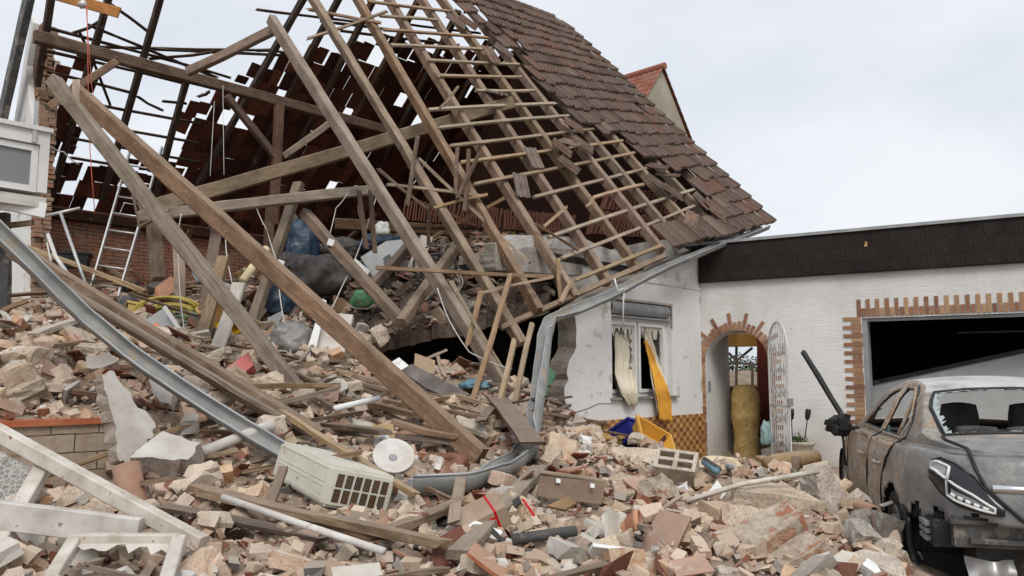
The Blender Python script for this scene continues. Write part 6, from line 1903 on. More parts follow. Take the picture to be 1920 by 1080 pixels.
mb.box((xa, 0.03, zc_ - 0.07), (xb, 0.10, zc_)); mb.box((xb - 0.07, 0.03, za), (xb, 0.10, zc_ - 0.07)); mb.box((xa, 0.03, za), (xb - 0.07, 0.10, za + 0.07))
fr_ = newobj('window_frame', mb.me('window_frame'), MAT['upvc_white'], bay)
mb = MB(); mb.box((xa, 0.06, za + 0.07), (xb - 0.07, 0.07, zc_ - 0.07)); newobj('pane', mb.me('pane'), MAT['frosted_glass'], fr_)
mb = MB(); mb.box((x0, -0.04, 0.0), (0.02, 0.5, 0.05)); newobj('cover_board', mb.me('cover_board'), MAT['upvc_white'], bay)
mb = MB(); mb.box((x0, 0.0, by(40, 384)[1]), (0.0, 0.5, by(40, 364)[1])); newobj('bottom_board', mb.me('bottom_board'), MAT['white_painted_wood'], bay)
mb = MB(); mb.box((by(62, 220)[0], -0.03, by(66, 268)[1]), (by(70, 220)[0], -0.002, by(66, 190)[1])); newobj('bracket', mb.me('bracket'), MAT['aluminium'], bay)
beam('fascia_strip', P(-40, 372, 8.7), P(86, 396, 9.0), 0.05, 0.17, 'white_clean', label='plain white board sloping below the window bay at far left', cat='board')
beam('bay_post', P(8, 400, 9.2), P(6, 640, 9.2), 0.10, 0.10, 'steel_dark', label='dark upright post under the window bay', cat='post')
beam('rough_rail', P(-10, 425, 9.0), P(62, 418, 9.0), 0.06, 0.06, 'weathered_timber', label='short rough level rail under the white sloping board', cat='rail')
beam('rough_pole', P(-10, 592, 8.6), P(52, 563, 8.7), 0.05, 0.05, 'weathered_timber', label='rough wooden pole leaning at the foot of the brick pier', cat='pole')
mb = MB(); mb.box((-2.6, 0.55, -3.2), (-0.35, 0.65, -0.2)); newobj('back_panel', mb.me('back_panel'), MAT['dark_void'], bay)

# ------------------------------------------------------------------ generic small shapes
def blob(name, px, py, d, size, mat, label, cat, seed=1, amp=0.22, rot=0.0, group=None, up=0.0):
    bm = bmesh.new(); bmesh.ops.create_icosphere(bm, subdivisions=4, radius=1)
    for v in bm.verts:
        c = v.co.copy(); k = 1 + amp * noise.noise(c * 1.7 + Vector((seed, 0, 0))) + amp * 0.5 * noise.noise(c * 4.3 + Vector((0, seed, 0))) + amp * 0.25 * abs(noise.noise(c * 9 + Vector((0, 0, seed))))
        v.co = Vector((c.x * size[0] * k, c.y * size[1] * k, c.z * size[2] * k))
        if v.co.z < -0.75 * size[2]: v.co.z = -0.75 * size[2]
    me = bpy.data.meshes.new(name); bm.to_mesh(me); bm.free()
    for p in me.polygons: p.use_smooth = True
    o = newobj(name, me, MAT[mat]); c = P(px, py, d)
    o.matrix_world = Matrix.Translation(c + UP * up) @ Matrix.Rotation(rot, 4, 'Z')
    return tag(o, label, cat, group)
def px_slab(name, pts, c, n, th, mat, label, cat, mats2=None, group=None, jagn=0, parent=None, inv=None):
    "flat piece whose front face is seen at photo pixels pts, on the plane through c with normal n"
    n = Vector(n).normalized(); c = Vector(c)
    q = [on_plane(*p, c, n) for p in pts]
    if jagn:
        r = random.Random(int(pts[0][0])); qq = []
        for a, b in zip(q, q[1:] + q[:1]):
            for k in range(jagn):
                p = a.lerp(b, k / jagn)
                if k: p += n.cross(b - a).normalized() * r.uniform(-0.018, 0.018)
                qq.append(p)
        q = qq
    area = sum((q[i].cross(q[(i + 1) % len(q)]) for i in range(len(q))), Vector())
    if area.dot(n) < 0: q = q[::-1]
    m = len(q); cc = sum(q, Vector()) / m
    r = random.Random(5)
    bk = [p - n * th + (Vector((r.uniform(-1, 1), r.uniform(-1, 1), r.uniform(-1, 1))) * 0.02 if jagn else Vector()) for p in q]
    vs = [p - cc for p in q] + [p - cc for p in bk]
    fs = [tuple(range(m)), tuple(range(2 * m - 1, m - 1, -1))] + [((i + 1) % m, i, m + i, m + (i + 1) % m) for i in range(m)]
    me = mesh(name, vs, fs, mi=[0] + [1 if mats2 else 0] * (m + 1))
    o = newobj(name, me, [MAT[mat]] + ([MAT[mats2]] if mats2 else []), parent)
    M = Matrix.Translation(cc)
    o.matrix_basis = inv @ M if inv is not None else M
    return tag(o, label, cat, group)
def tubeobj(name, pts, r, mat, label, cat, seg=8, group=None, smooth_=True, parent=None, inv=None):
    c = Vector(pts[0]); mb = MB(); mb.tube([Vector(p) - c for p in pts], r, seg)
    o = newobj(name, mb.me(name, smooth_), MAT[mat], parent); M = Matrix.Translation(c)
    o.matrix_basis = inv @ M if inv is not None else M
    return tag(o, label, cat, group)
def pipe(name, p0, p1, r, mat, label, cat, wall=0.012):
    p0, p1 = Vector(p0), Vector(p1); L = (p1 - p0).length
    mb = MB(); mb.lathe([(r - wall, 0), (r, 0), (r, L), (r - wall, L), (r - wall, 0)], 24)
    o = newobj(name, mb.me(name, True), MAT[mat]); z = (p1 - p0).normalized()
    o.matrix_world = Matrix.Translation(p0) @ z.to_track_quat('Z', 'Y').to_matrix().to_4x4()
    md = o.modifiers.new('e', 'EDGE_SPLIT'); md.split_angle = 0.8
    return tag(o, label, cat)
def lump(name, px, py, d, size, rot, mat, label, cat='concrete lump', cuts=4, seed=1, jit=0.02, up=0.0, group=None):
    me = chunk_me(*size, cuts, jit, seed, 4, 0.32, 0.46); me.materials.append(MAT[mat])
    o = newobj(name, me)
    from mathutils import Euler
    o.matrix_world = Matrix.Translation(P(px, py, d) + UP * up) @ Euler([math.radians(a) for a in rot]).to_matrix().to_4x4()
    return tag(o, label, cat, group)
CAMN = (0, -1, 0.15)
# ------------------------------------------------------------------ big pieces of masonry
px_slab('plaster_slab', [(190, 702), (214, 696), (250, 752), (290, 792), (284, 822), (262, 838), (240, 868), (222, 862), (218, 800), (205, 760)], P(240, 790, 6.05), (0.75, -0.7, 0.25), 0.20, 'plaster_broken', 'tall broken slab of white plaster leaning beside the stone block wall', 'plaster slab', 'concrete_tan', jagn=4)
px_slab('plaster_slab', [(244, 858), (305, 808), (376, 830), (352, 862), (300, 860)], P(310, 838, 5.95), (0.15, -0.6, 0.8), 0.17, 'plaster_broken', 'flat broken slab of white plaster lying in front of the tall leaning slab', 'plaster slab', 'concrete_tan', jagn=4)
px_slab('plaster_slab', [(280, 705), (318, 730), (322, 760), (300, 752), (284, 730)], P(300, 730, 6.7), (0.1, -1, 0.5), 0.08, 'plaster_broken', 'pointed white plaster piece half hidden under the fallen gutter', 'plaster slab', 'concrete_tan', jagn=3)
px_slab('plaster_slab', [(22, 1010), (60, 985), (92, 992), (84, 1030), (40, 1048)], P(60, 1015, 4.6), (0.1, -1, 0.6), 0.07, 'plaster_broken', 'white plaster piece behind the foreground window frame at lower left', 'plaster slab', 'concrete_tan', jagn=3)
px_slab('plaster_slab', [(160, 668), (205, 660), (222, 676), (190, 690), (165, 690)], P(190, 676, 7.4), (0.1, -0.8, 0.8), 0.1, 'plaster_broken', 'pale flat slab lying on the left brick heap', 'plaster slab', 'concrete_tan', jagn=3)
px_slab('plaster_slab', [(400, 855), (455, 800), (540, 848), (545, 872), (470, 880)], P(470, 850, 6.4), (0.05, -0.7, 0.8), 0.14, 'concrete_tan', 'large tan slab half covered by the end of the fallen gutter', 'plaster slab', 'concrete', jagn=4)
lump('concrete_block', 1455, 950, 5.85, (0.62, 0.34, 0.26), (8, 6, -12), 'concrete_tan', 'large tan concrete block under the long white strip near the car', seed=5, cuts=3)
lump('concrete_block', 1543, 928, 6.05, (0.20, 0.22, 0.38), (-10, -24, 20), 'concrete_tan', 'upright pale concrete block right beside the car at the end of the white strip', seed=9, cuts=3)
lump('masonry_beam', 1405, 1030, 4.85, (0.74, 0.24, 0.22), (20, -20, 14), 'torn_masonry', 'long lump of plastered masonry with bare red brick at bottom right', cat='masonry', seed=13, cuts=4)
lump('masonry_beam', 1480, 1062, 4.7, (0.45, 0.18, 0.16), (10, -24, 12), 'torn_masonry', 'shorter rough masonry lump under the long plastered lump at bottom right', cat='masonry', seed=14, cuts=4)
lump('masonry_beam', 1360, 970, 5.4, (0.34, 0.2, 0.16), (10, 5, 30), 'brick_tan', 'tan masonry chunk between the concrete block and the long plastered lump', cat='masonry', seed=15, cuts=5)
px_slab('stone_plate', [(1500, 1078), (1580, 1030), (1612, 1044), (1565, 1100), (1505, 1100)], P(1560, 1060, 4.55), (0.1, -0.7, 0.8), 0.14, 'plaster_broken', 'white faced slab lying at the bottom edge beside the rear wheel', 'stone slab', 'concrete', jagn=4)
px_slab('stone_plate', [(1100, 858), (1150, 838), (1255, 842), (1282, 866), (1180, 880)], P(1190, 858, 8.6), (0.0, -0.55, 0.9), 0.18, 'concrete_tan', 'broad flat concrete slab below the blue and yellow boxes', 'concrete slab', 'concrete', jagn=4)
px_slab('stone_plate', [(540, 1072), (640, 1052), (800, 1058), (830, 1090), (500, 1100)], P(660, 1075, 4.25), (0.0, -0.45, 0.9), 0.12, 'concrete_tan', 'wide tan slab at the bottom edge of the foreground centre', 'concrete slab', 'concrete', jagn=5)
lump('masonry_lump', 1400, 985, 5.25, (0.30, 0.25, 0.2), (0, 20, 60), 'concrete_tan', 'tan lump wedged before the large tan concrete block', cat='masonry', seed=22)
lump('concrete_block', 1640, 985, 5.5, (0.30, 0.22, 0.18), (10, 15, 40), 'concrete', 'grey concrete lump pressed against the rear wheel of the car', seed=24, cuts=5)
lump('concrete_block', 1610, 1005, 5.3, (0.20, 0.20, 0.16), (30, 15, 10), 'concrete', 'small grey concrete lump in front of the rear wheel of the car', seed=25, cuts=5)
lump('concrete_block', 1630, 1070, 4.75, (0.34, 0.22, 0.16), (5, 10, -20), 'concrete_tan', 'tan lump at the bottom edge below the rear wheel of the car', seed=26, cuts=5)
px_slab('red_tile_plate', [(1632, 965), (1648, 952), (1660, 985), (1640, 1000)], P(1645, 975, 5.35), (-0.2, -1, 0.4), 0.03, 'brown_timber', 'small brown wooden plate with a hole leaning on the rear tyre', 'plate')
# hollow block
hb = MB()
for x0, x1 in ((-0.19, -0.155), (-0.02, 0.02), (0.155, 0.19)): hb.box((x0, -0.12, -0.11), (x1, 0.12, 0.11))
for y0, y1 in ((-0.12, -0.085), (-0.018, 0.018), (0.085, 0.12)):
    hb.box((-0.154, y0, -0.108), (-0.021, y1, 0.108)); hb.box((0.021, y0, -0.108), (0.154, y1, 0.108))
o = newobj('hollow_block', hb.me('hollow_block'), MAT['concrete_tan']); o.matrix_world = Matrix.Translation(P(1268, 876, 7.5)) @ Matrix.Rotation(math.radians(-25), 4, 'Z') @ Matrix.Rotation(math.radians(42), 4, 'X') @ Matrix.Rotation(math.radians(8), 4, 'Y')
tag(o, 'tan hollow concrete block with four holes right of the flat slab', 'hollow block')

# ------------------------------------------------------------------ foreground window parts
dw = thing('glazed_door', 'white door frame with shattered glass lying at the lower left edge', 'door', P(100, 940, 4.8))
di = Matrix.Translation(-P(100, 940, 4.8))
beam('frame_rail', P(-30, 796, 4.75), P(380, 1020, 4.30), 0.075, 0.085, 'dusty_frame', dw, di, jit=0.001, warp=0.002)
beam('frame_rail', P(-30, 962, 4.30), P(262, 998, 4.32), 0.06, 0.145, 'dusty_frame', dw, di, jit=0.001, warp=0.002)
beam('frame_stile', P(84, 872, 4.67), P(-10, 1030, 4.22), 0.09, 0.06, 'dusty_frame', dw, di, jit=0.001, warp=0.002)
px_slab('pane', [(-20, 836), (70, 882), (40, 936), (-20, 950)], P(20, 900, 4.65), (0.1, -1, 0.3), 0.006, 'crazed_pane' if 'crazed_pane' in MAT else 'window_glass', None, None, parent=dw, inv=di)
wf = thing('window_frame', 'empty white window frame with broken panes lying at the bottom left', 'window frame', P(215, 1040, 4.45))
wi = Matrix.Translation(-P(215, 1040, 4.45))
A1, A2, A3, A4 = P(142, 1012, 4.15), P(336, 1012, 4.15), P(306, 1110, 3.75), P(82, 1110, 3.75)
for a, b in ((A1, A2), (A2, A3), (A4, A1)): beam('frame_bar', a, b, 0.065, 0.06, 'dusty_frame', wf, wi, jit=0.001, warp=0.002)
gmb = MB(); r_ = random.Random(3)
row = []
for k in range(13):
    p = A1.lerp(A2, 0.06 + 0.88 * k / 12); q = p + (A4 - A1).normalized() * r_.uniform(0.04, 0.14) ; row.append((p, q))
gmb.grid([[a for a, b in row], [b for a, b in row]])
newobj('glass_edge', gmb.me('glass_edge'), MAT['frosted_light'] if 'frosted_light' in MAT else MAT['window_glass'], wf, wi)
pipe('clay_pipe', P(252, 950, 5.55), P(236, 872, 5.6), 0.092, 'clay_pipe', 'pinkish clay pipe standing upright in front of the stone block wall', 'pipe', 0.014)
pipe('clay_pipe', P(1640, 960, 5.6), P(1600, 945, 5.9), 0.045, 'clay_pipe', 'thin tan pipe lying against the sill of the burnt car', 'pipe')
tubeobj('drain_pipe', [P(418, 932, 4.75), P(560, 981, 4.5), P(720, 1034, 4.15)], 0.020, 'pipe_dusty', 'long white plastic drain pipe lying in the lower left foreground', 'pipe', 12)
tubeobj('drain_pipe', [on_ground(380, 882) + UP * .14, on_ground(512, 842) + UP * .2], 0.045, 'plaster_broken', 'thick dusty white pipe lying by the broken tan slab', 'pipe', 14)
tubeobj('drain_pipe', [on_ground(626, 808) + UP * .2, on_ground(710, 790) + UP * .22], 0.028, 'white_clean', 'short white pipe behind the orange board', 'pipe', 12)
tubeobj('grey_pipe', [P(960, 1012, 4.55), P(1080, 995, 4.65)], 0.032, 'steel_dark', 'dark grey pipe lying level in the foreground centre', 'pipe', 12)
for k, (a, b, m, lab) in enumerate((((1318, 880), (1372, 896), 'plastic_grey', 'grey cable duct lying before the doorway'), ((1322, 884), (1348, 900), 'steel_dark', 'dark cable duct lying before the doorway'), ((1320, 890), (1345, 905), 'pipe_blue' if 'pipe_blue' in MAT else 'plastic_blue', 'bluish tube lying before the doorway'))):
    tubeobj('duct', [on_ground(*a) + UP * .12, on_ground(*b) + UP * .1], 0.028, m, lab, 'duct', 10)
blob('orange_glove', 1360, 886, 8.3, (0.10, 0.06, 0.035), 'plastic_orange', 'bright orange scrap of plastic on the ducts before the doorway', 'plastic scrap', 4, 0.5)
blob('foam_cushion', 1347, 873, 9.0, (0.25, 0.14, 0.11), 'foam_yellow' if 'foam_yellow' in MAT else 'curtain_cream', 'pale yellow rounded foam piece lying in front of the doorway', 'foam', 2, 0.15)
tubeobj('wood_log', [P(1432, 868, 9.0), P(1450, 866, 9.05), P(1480, 864, 9.1), P(1515, 860, 9.2), P(1532, 858, 9.25)], [0.05, 0.085, 0.10, 0.10, 0.075], 'pale_timber', 'thick pale wooden log lying in front of the urn', 'log', 12)
beam('orange_plank', P(1424, 858, 9.6), P(1465, 872, 9.2), 0.14, 0.05, 'orange_timber', label='short orange plank lying below the open iron gate', cat='plank')
beam('orange_plank', P(1490, 880, 8.4), P(1492, 858, 8.5), 0.09, 0.03, 'brown_timber', label='short brown upright wooden slat before the pale log', cat='slat')
px_slab('white_plate', [(1440, 878), (1466, 868), (1470, 882), (1446, 890)], P(1455, 880, 7.9), (0, -.6, .8), 0.03, 'white_clean', 'oval white plate lying before the pale log', 'plate')
px_slab('white_plate', [(1322, 930), (1345, 900), (1362, 925), (1340, 948)], P(1342, 925, 6.0), (0, -1, .4), 0.02, 'white_clean', 'white triangular board stuck upright left of the long white strip', 'board')
wst = tubeobj('white_strip', [P(1286, 940, 5.6), P(1390, 908, 5.75), P(1535, 884, 5.9)], [0.02, 0.02, 0.02], 'dusty_frame', 'long bent whitish metal strip lying across rubble towards the car', 'metal strip', 4)
beam('white_strip', P(1350, 966, 5.5), P(1505, 960, 5.6), 0.03, 0.012, 'pale_timber', label='thin pale lath lying on the large tan concrete block', cat='lath')

# ------------------------------------------------------------------ air conditioner, dish, box and boards
ac0 = P(604, 950, 5.28)
ACM = Matrix.Translation(ac0) @ Matrix.Rotation(math.radians(17), 4, 'Y') @ Matrix.Rotation(math.radians(38), 4, 'Z') @ Matrix.Rotation(math.radians(-4), 4, 'X')
ac = thing('air_conditioner', 'cream outdoor air conditioner unit lying on its side with a twelve hole grille', 'air conditioner', ac0, ACM.to_3x3())
bm = bmesh.new(); bmesh.ops.create_cube(bm, size=1)
for v in bm.verts: v.co = Vector(((v.co.x + .5) * 0.50, (v.co.y + .5) * 0.92, (v.co.z + .5) * 0.27))
bmesh.ops.bevel(bm, geom=bm.edges[:], offset=0.02, segments=2, affect='EDGES')
me = bpy.data.meshes.new('casing'); bm.to_mesh(me); bm.free(); newobj('casing', me, MAT['aircon_cream'], ac)
for i in range(6):
    for j in range(2):
        mb = MB(); x0 = 0.05 + i * 0.069; z0 = 0.04 + j * 0.10
        mb.box((x0, -0.004, z0), (x0 + 0.05, 0.02, z0 + 0.085))
        g_ = newobj('grille_opening', mb.me('opening'), MAT['dark_void'], ac)
        mb = MB()
        for q in range(4): mb.box((x0 + 0.006 + q * 0.0125, -0.0065, z0 + 0.004), (x0 + 0.0095 + q * 0.0125, -0.0045, z0 + 0.081))
        newobj('fins', mb.me('fins'), MAT['hardboard'], g_)
mb = MB()
for y0, y1, z0, z1 in ((0.06, 0.30, 0.15, 0.24), (0.34, 0.86, 0.15, 0.24), (0.06, 0.24, 0.035, 0.12), (0.28, 0.86, 0.035, 0.12)):
    for lo, hi in (((-0.004, y0, z0), (-0.0005, y1, z0 + 0.006)), ((-0.004, y0, z1), (-0.0005, y1, z1 + 0.006)), ((-0.004, y0, z0 + 0.006), (-0.0005, y0 + 0.006, z1)), ((-0.004, y1 - 0.006, z0 + 0.006), (-0.0005, y1, z1))): mb.box(lo, hi)
newobj('pressed_ribs', mb.me('ribs'), MAT['aircon_cream'], ac)
mb = MB(); M_ = Matrix.Translation(P(630, 974, 5.05)) @ Matrix.Rotation(math.radians(14), 4, 'Y')
mb.box((0, 0, -0.03), (0.37, 0.03, 0.03), M_)
rail_ = newobj('perforated_rail', mb.me('perforated_rail'), MAT['plastic_grey']); tag(rail_, 'grey perforated steel rail under the air conditioner', 'rail')
for k in range(9):
    mb = MB(); mb.box((0.03 + 0.037 * k, -0.002, -0.01), (0.048 + 0.037 * k, -0.0005, 0.01), M_); newobj('slot', mb.me('slot'), MAT['dark_void'], rail_)
dm = MB(); dm.lathe([(a_ * 0.88, b_) for a_, b_ in [(0.0, 0.0), (0.08, 0.006), (0.145, 0.022), (0.172, 0.035), (0.182, 0.036), (0.184, 0.026), (0.15, 0.006), (0.08, -0.012), (0, -0.016)]], 40)
dish = newobj('satellite_dish', dm.me('satellite_dish', True), MAT['pipe_dusty'])
dish.matrix_world = Matrix.Translation(P(737, 858, 6.2)) @ Vector((0.25, -0.78, 0.58)).to_track_quat('Z', 'Y').to_matrix().to_4x4() @ Matrix.Diagonal((1.0, 0.92, 1, 1))
tag(dish, 'white oval satellite dish lying face up above the air conditioner', 'satellite dish')
mb = MB(); mb.lathe([(0.0, 0.012), (0.03, 0.011), (0.034, 0.004)], 16); newobj('mount_plate', mb.me('mount'), MAT['plastic_grey'], dish)
px_slab('orange_board', [(697, 797), (737, 795), (742, 835), (704, 838)], P(720, 816, 6.95), (0, -1, .35), 0.02, 'cardboard', 'light orange square board standing behind the satellite dish', 'board')
px_slab('drawer_board', [(1013, 886), (1137, 904), (1127, 946), (1008, 930)], P(1070, 915, 5.6), (0.15, -1, .2), 0.02, 'hardboard', 'brown furniture panel with two white clips standing in the rubble', 'panel')
beam('panel_edge', P(1012, 884, 5.58), P(1138, 902, 5.66), 0.028, 0.02, 'pale_timber', label='pale edge strip along the top of the brown furniture panel', cat='strip', jit=0.001, warp=0.0)
for x_, y_ in ((1047, 901), (1111, 910)):
    px_slab('white_clip', [(x_ - 4, y_ - 4), (x_ + 4, y_ - 3), (x_ + 4, y_ + 5), (x_ - 4, y_ + 4)], P(x_, y_, 5.57), (0.15, -1, .2), 0.012, 'white_clean', 'small white clip on the face of the brown furniture panel', 'clip', group='clips on the brown panel')
px_slab('brown_board', [(1025, 948), (1065, 930), (1082, 942), (1060, 956)], P(1055, 945, 5.3), (0, -.7, .8), 0.02, 'hardboard', 'small brown board lying in front of the brown furniture panel', 'board')
bx = MB(); bx.box((-0.14, -0.1, -0.07), (0.14, 0.1, 0.07))
o = newobj('taped_box', bx.me('taped_box'), MAT['cardboard']); BXM = Matrix.Translation(P(905, 972, 4.8)) @ Matrix.Rotation(math.radians(-24), 4, 'Y') @ Matrix.Rotation(math.radians(12), 4, 'Z') @ Matrix.Rotation(math.radians(25), 4, 'X'); o.matrix_world = BXM
tag(o, 'crushed brown cardboard box wrapped in red tape in the foreground centre', 'box')
mb = MB()
mb.box((0.06, -0.103, -0.073), (0.073, 0.103, 0.073)); newobj('red_tape', mb.me('tape'), MAT['plastic_red'], o)
mb = MB(); mb.box((-0.143, -0.104, 0.02), (0.059, 0.104, 0.04)); newobj('red_tape', mb.me('tape'), MAT['plastic_red'], o)
px_slab('red_tape_strip', [(976, 934), (983, 936), (1004, 966), (1000, 969)], P(990, 950, 5.0), (0, -1, .3), 0.004, 'plastic_red', 'loose strip of red tape by the long grey plank', 'tape')
for i, (pts, d, lab) in enumerate((([(928, 962), (972, 930), (978, 940), (936, 975)], 5.5, 'black plastic strip sloping up right of the taped box'), ([(770, 1025), (800, 1012), (846, 1004), (846, 1014), (800, 1032)], 4.85, 'long curved black plastic tray in the foreground centre'), ([(815, 968), (850, 966), (856, 982), (820, 984)], 5.35, 'dark flat screen lying left of the upright lath'), ([(1190, 1004), (1208, 978), (1216, 984), (1200, 1012)], 5.0, 'black box standing right of the flower pot'), ([(920, 985), (965, 1030), (958, 1034), (916, 992)], 5.0, 'black slat under the long grey plank'))):
    px_slab('black_tray', pts, P(*pts[0], d * 0.92), (0.05, -0.8, 0.6), 0.03, 'black_plastic', lab, 'plastic part')
pot = MB(); pot.lathe([(0.0, 0.0), (0.06, 0.0), (0.082, 0.13), (0.09, 0.13), (0.09, 0.16), (0.078, 0.16), (0.07, 0.02)], 24)
o = newobj('flower_pot', pot.me('flower_pot', True), MAT['terracotta']); o.matrix_world = Matrix.Translation(P(1152, 990, 4.8)) @ Matrix.Rotation(math.radians(80), 4, 'Y') @ Matrix.Rotation(0.3, 4, 'X'); tag(o, 'orange terracotta flower pot lying among the bricks', 'flower pot')
o = newobj('door_panel_white', None or chunk_me(0.26, 0.02, 0.10, 2, 0.002, 3, 1), MAT['white_clean']); o.matrix_world = Matrix.Translation(P(1150, 1035, 4.3)) @ Matrix.Rotation(0.9, 4, 'X') @ Matrix.Rotation(0.25, 4, 'Y'); tag(o, 'white board with a reddish brick on it at the bottom centre', 'board'); o.name = 'white_board'
# ------------------------------------------------------------------ boxes by the facade
def tray(name, c, rot, sx, sy, sz, mat, label, cat='crate', th=0.012, flare=1.15):
    mb = MB(); b, t = (sx / 2, sy / 2), (sx / 2 * flare, sy / 2 * flare)
    def ring(x, y, z): return [Vector((-x, -y, z)), Vector((x, -y, z)), Vector((x, y, z)), Vector((-x, y, z))]
    rings = [ring(b[0], b[1], 0), ring(t[0], t[1], sz), ring(t[0] + 0.015, t[1] + 0.015, sz), ring(t[0] + 0.015, t[1] + 0.015, sz - 0.03), ring(t[0], t[1], sz - 0.03)]
    inner_ = [ring(t[0] - th, t[1] - th, sz), ring(b[0] - th, b[1] - th, th)]
    mb.add(rings[0] + rings[1], [(0, 1, 5, 4), (1, 2, 6, 5), (2, 3, 7, 6), (3, 0, 4, 7), (3, 2, 1, 0)])
    mb.add(inner_[0] + inner_[1], [(4, 5, 1, 0), (5, 6, 2, 1), (6, 7, 3, 2), (7, 4, 0, 3), (4, 5, 6, 7)])
    o2 = ring(t[0] + 0.02, t[1] + 0.02, sz)
    mb.add(o2 + inner_[0], [(0, 1, 5, 4), (1, 2, 6, 5), (2, 3, 7, 6), (3, 0, 4, 7)])
    o3 = ring(t[0] + 0.02, t[1] + 0.02, sz - 0.035)
    mb.add(o3 + o2, [(0, 1, 5, 4), (1, 2, 6, 5), (2, 3, 7, 6), (3, 0, 4, 7)])
    o = newobj(name, mb.me(name), MAT[mat])
    from mathutils import Euler
    o.matrix_world = Matrix.Translation(c) @ Euler([math.radians(a) for a in rot]).to_matrix().to_4x4()
    return tag(o, label, cat)
tray('storage_crate', P(1142, 834, 10.3), (8, 0, 47), 0.38, 0.30, 0.15, 'plastic_yellow', 'low yellow plastic crate standing left of the blue crate by the facade')
tray('storage_crate', P(1188, 834, 10.3), (-32, 14, 40), 0.34, 0.30, 0.26, 'plastic_blue', 'dark blue plastic crate tipped between two yellow crates by the facade')
tray('storage_crate', P(1216, 832, 10.1), (38, 28, 20), 0.46, 0.34, 0.17, 'plastic_yellow', 'yellow plastic crate tipped towards the street right of the blue crate')
# ------------------------------------------------------------------ doorway: insulation roll, bucket, urn
rc = GM @ Vector((gy(1399, 800, 1.0)[0], 1.0, 0.0))
bm = bmesh.new()
rows = []
for j in range(25):
    z = 1.32 * j / 24; row = []
    for k in range(33):
        a = 2 * math.pi * k / 32; v = Vector((math.cos(a), math.sin(a), z * 2.2))
        r = 0.235 * (1 + 0.10 * noise.noise(v * 1.7) + 0.09 * noise.noise(v * 4.5)) * (1 - 0.10 * math.sin(z * 5.2)) * (1.0 if j < 23 else 0.9)
        row.append(Vector((r * math.cos(a), r * math.sin(a), z)))
    rows.append(row)
for s_ in (0.75, 0.6, 0.5, 0.25, 0.02): rows.append([Vector((q.x * s_, q.y * s_, 1.30 - (0.10 if s_ < 0.6 else 0.0))) for q in rows[23]])
mb = MB(); mb.grid(rows); o = newobj('insulation_roll', mb.me('insulation_roll', True), MAT['insulation']); o.matrix_world = Matrix.Translation(rc)
tag(o, 'tall roll of yellow mineral wool insulation standing inside the arched doorway', 'insulation roll')
bk = MB(); bk.lathe([(0, 0.0), (0.115, 0.0), (0.14, 0.26), (0.147, 0.26), (0.147, 0.28), (0.135, 0.28), (0.11, 0.02)], 24)
o = newobj('bucket', bk.me('bucket', True), MAT['pipe_dusty']); o.matrix_world = Matrix.Translation(GM @ Vector((DT1 - 0.20, 0.25, 0.12))) @ Matrix.Rotation(math.radians(75), 4, 'Y') @ Matrix.Rotation(0.4, 4, 'X'); tag(o, 'white plastic bucket lying at the doorway beside the iron gate', 'bucket')
blob('water_bottle', 1436, 815, 13.2, (0.09, 0.09, 0.22), 'plastic_teal', 'pale bluish plastic bag hanging behind the lower part of the iron gate', 'plastic bag', 6, 0.3)
uc = GM @ Vector((gt(1508, 846)[0], -0.42, 0.0))
ur = thing('stone_urn', 'grey stone urn planter with a small green plant left of the car', 'urn', uc)
mb = MB(); mb.lathe([(0.0, 0.0), (0.16, 0.0), (0.17, 0.05), (0.10, 0.10), (0.12, 0.18), (0.19, 0.28), (0.215, 0.36), (0.25, 0.40), (0.27, 0.43), (0.25, 0.455), (0.20, 0.44), (0.0, 0.41)], 28); newobj('bowl', mb.me('bowl', True), MAT['stone_urn'], ur)
mb = MB(); r_ = random.Random(2)
for k in range(150):
    p = Vector((r_.gauss(0, 0.06), r_.gauss(0, 0.06), 0.43 + abs(r_.gauss(0.03, 0.05)))); u = Vector((r_.uniform(-1, 1), r_.uniform(-1, 1), r_.uniform(-.3, 1))).normalized() * r_.uniform(0.015, 0.035); v = u.cross(Vector((r_.uniform(-1, 1), r_.uniform(-1, 1), r_.uniform(-1, 1)))).normalized() * u.length * 0.5
    mb.add([p - u, p + v, p + u, p - v], [(0, 1, 2, 3)])
tag(newobj('plant', mb.me('plant'), MAT['leaf_green']), 'small leafy green plant growing in the stone urn', 'plant').matrix_world = Matrix.Translation(uc)
for dx, lean, lab in ((-0.09, 0.0, 'left black garden torch standing upright in the urn'), (0.10, 0.16, 'right black garden torch leaning to the right in the urn')):
    mb = MB(); mb.tube([(0, 0, 0), (0, 0, 0.38)], 0.009, 6); mb.lathe([(0.0, 0.36), (0.03, 0.38), (0.045, 0.46), (0.042, 0.54), (0.03, 0.545), (0.0, 0.545)], 14)
    o = newobj('garden_torch', mb.me('torch', True), MAT['black_plastic']); o.matrix_world = Matrix.Translation(uc + Vector((dx, 0, 0.42))) @ Matrix.Rotation(lean, 4, 'Y'); tag(o, lab, 'torch', 'torches in the urn')
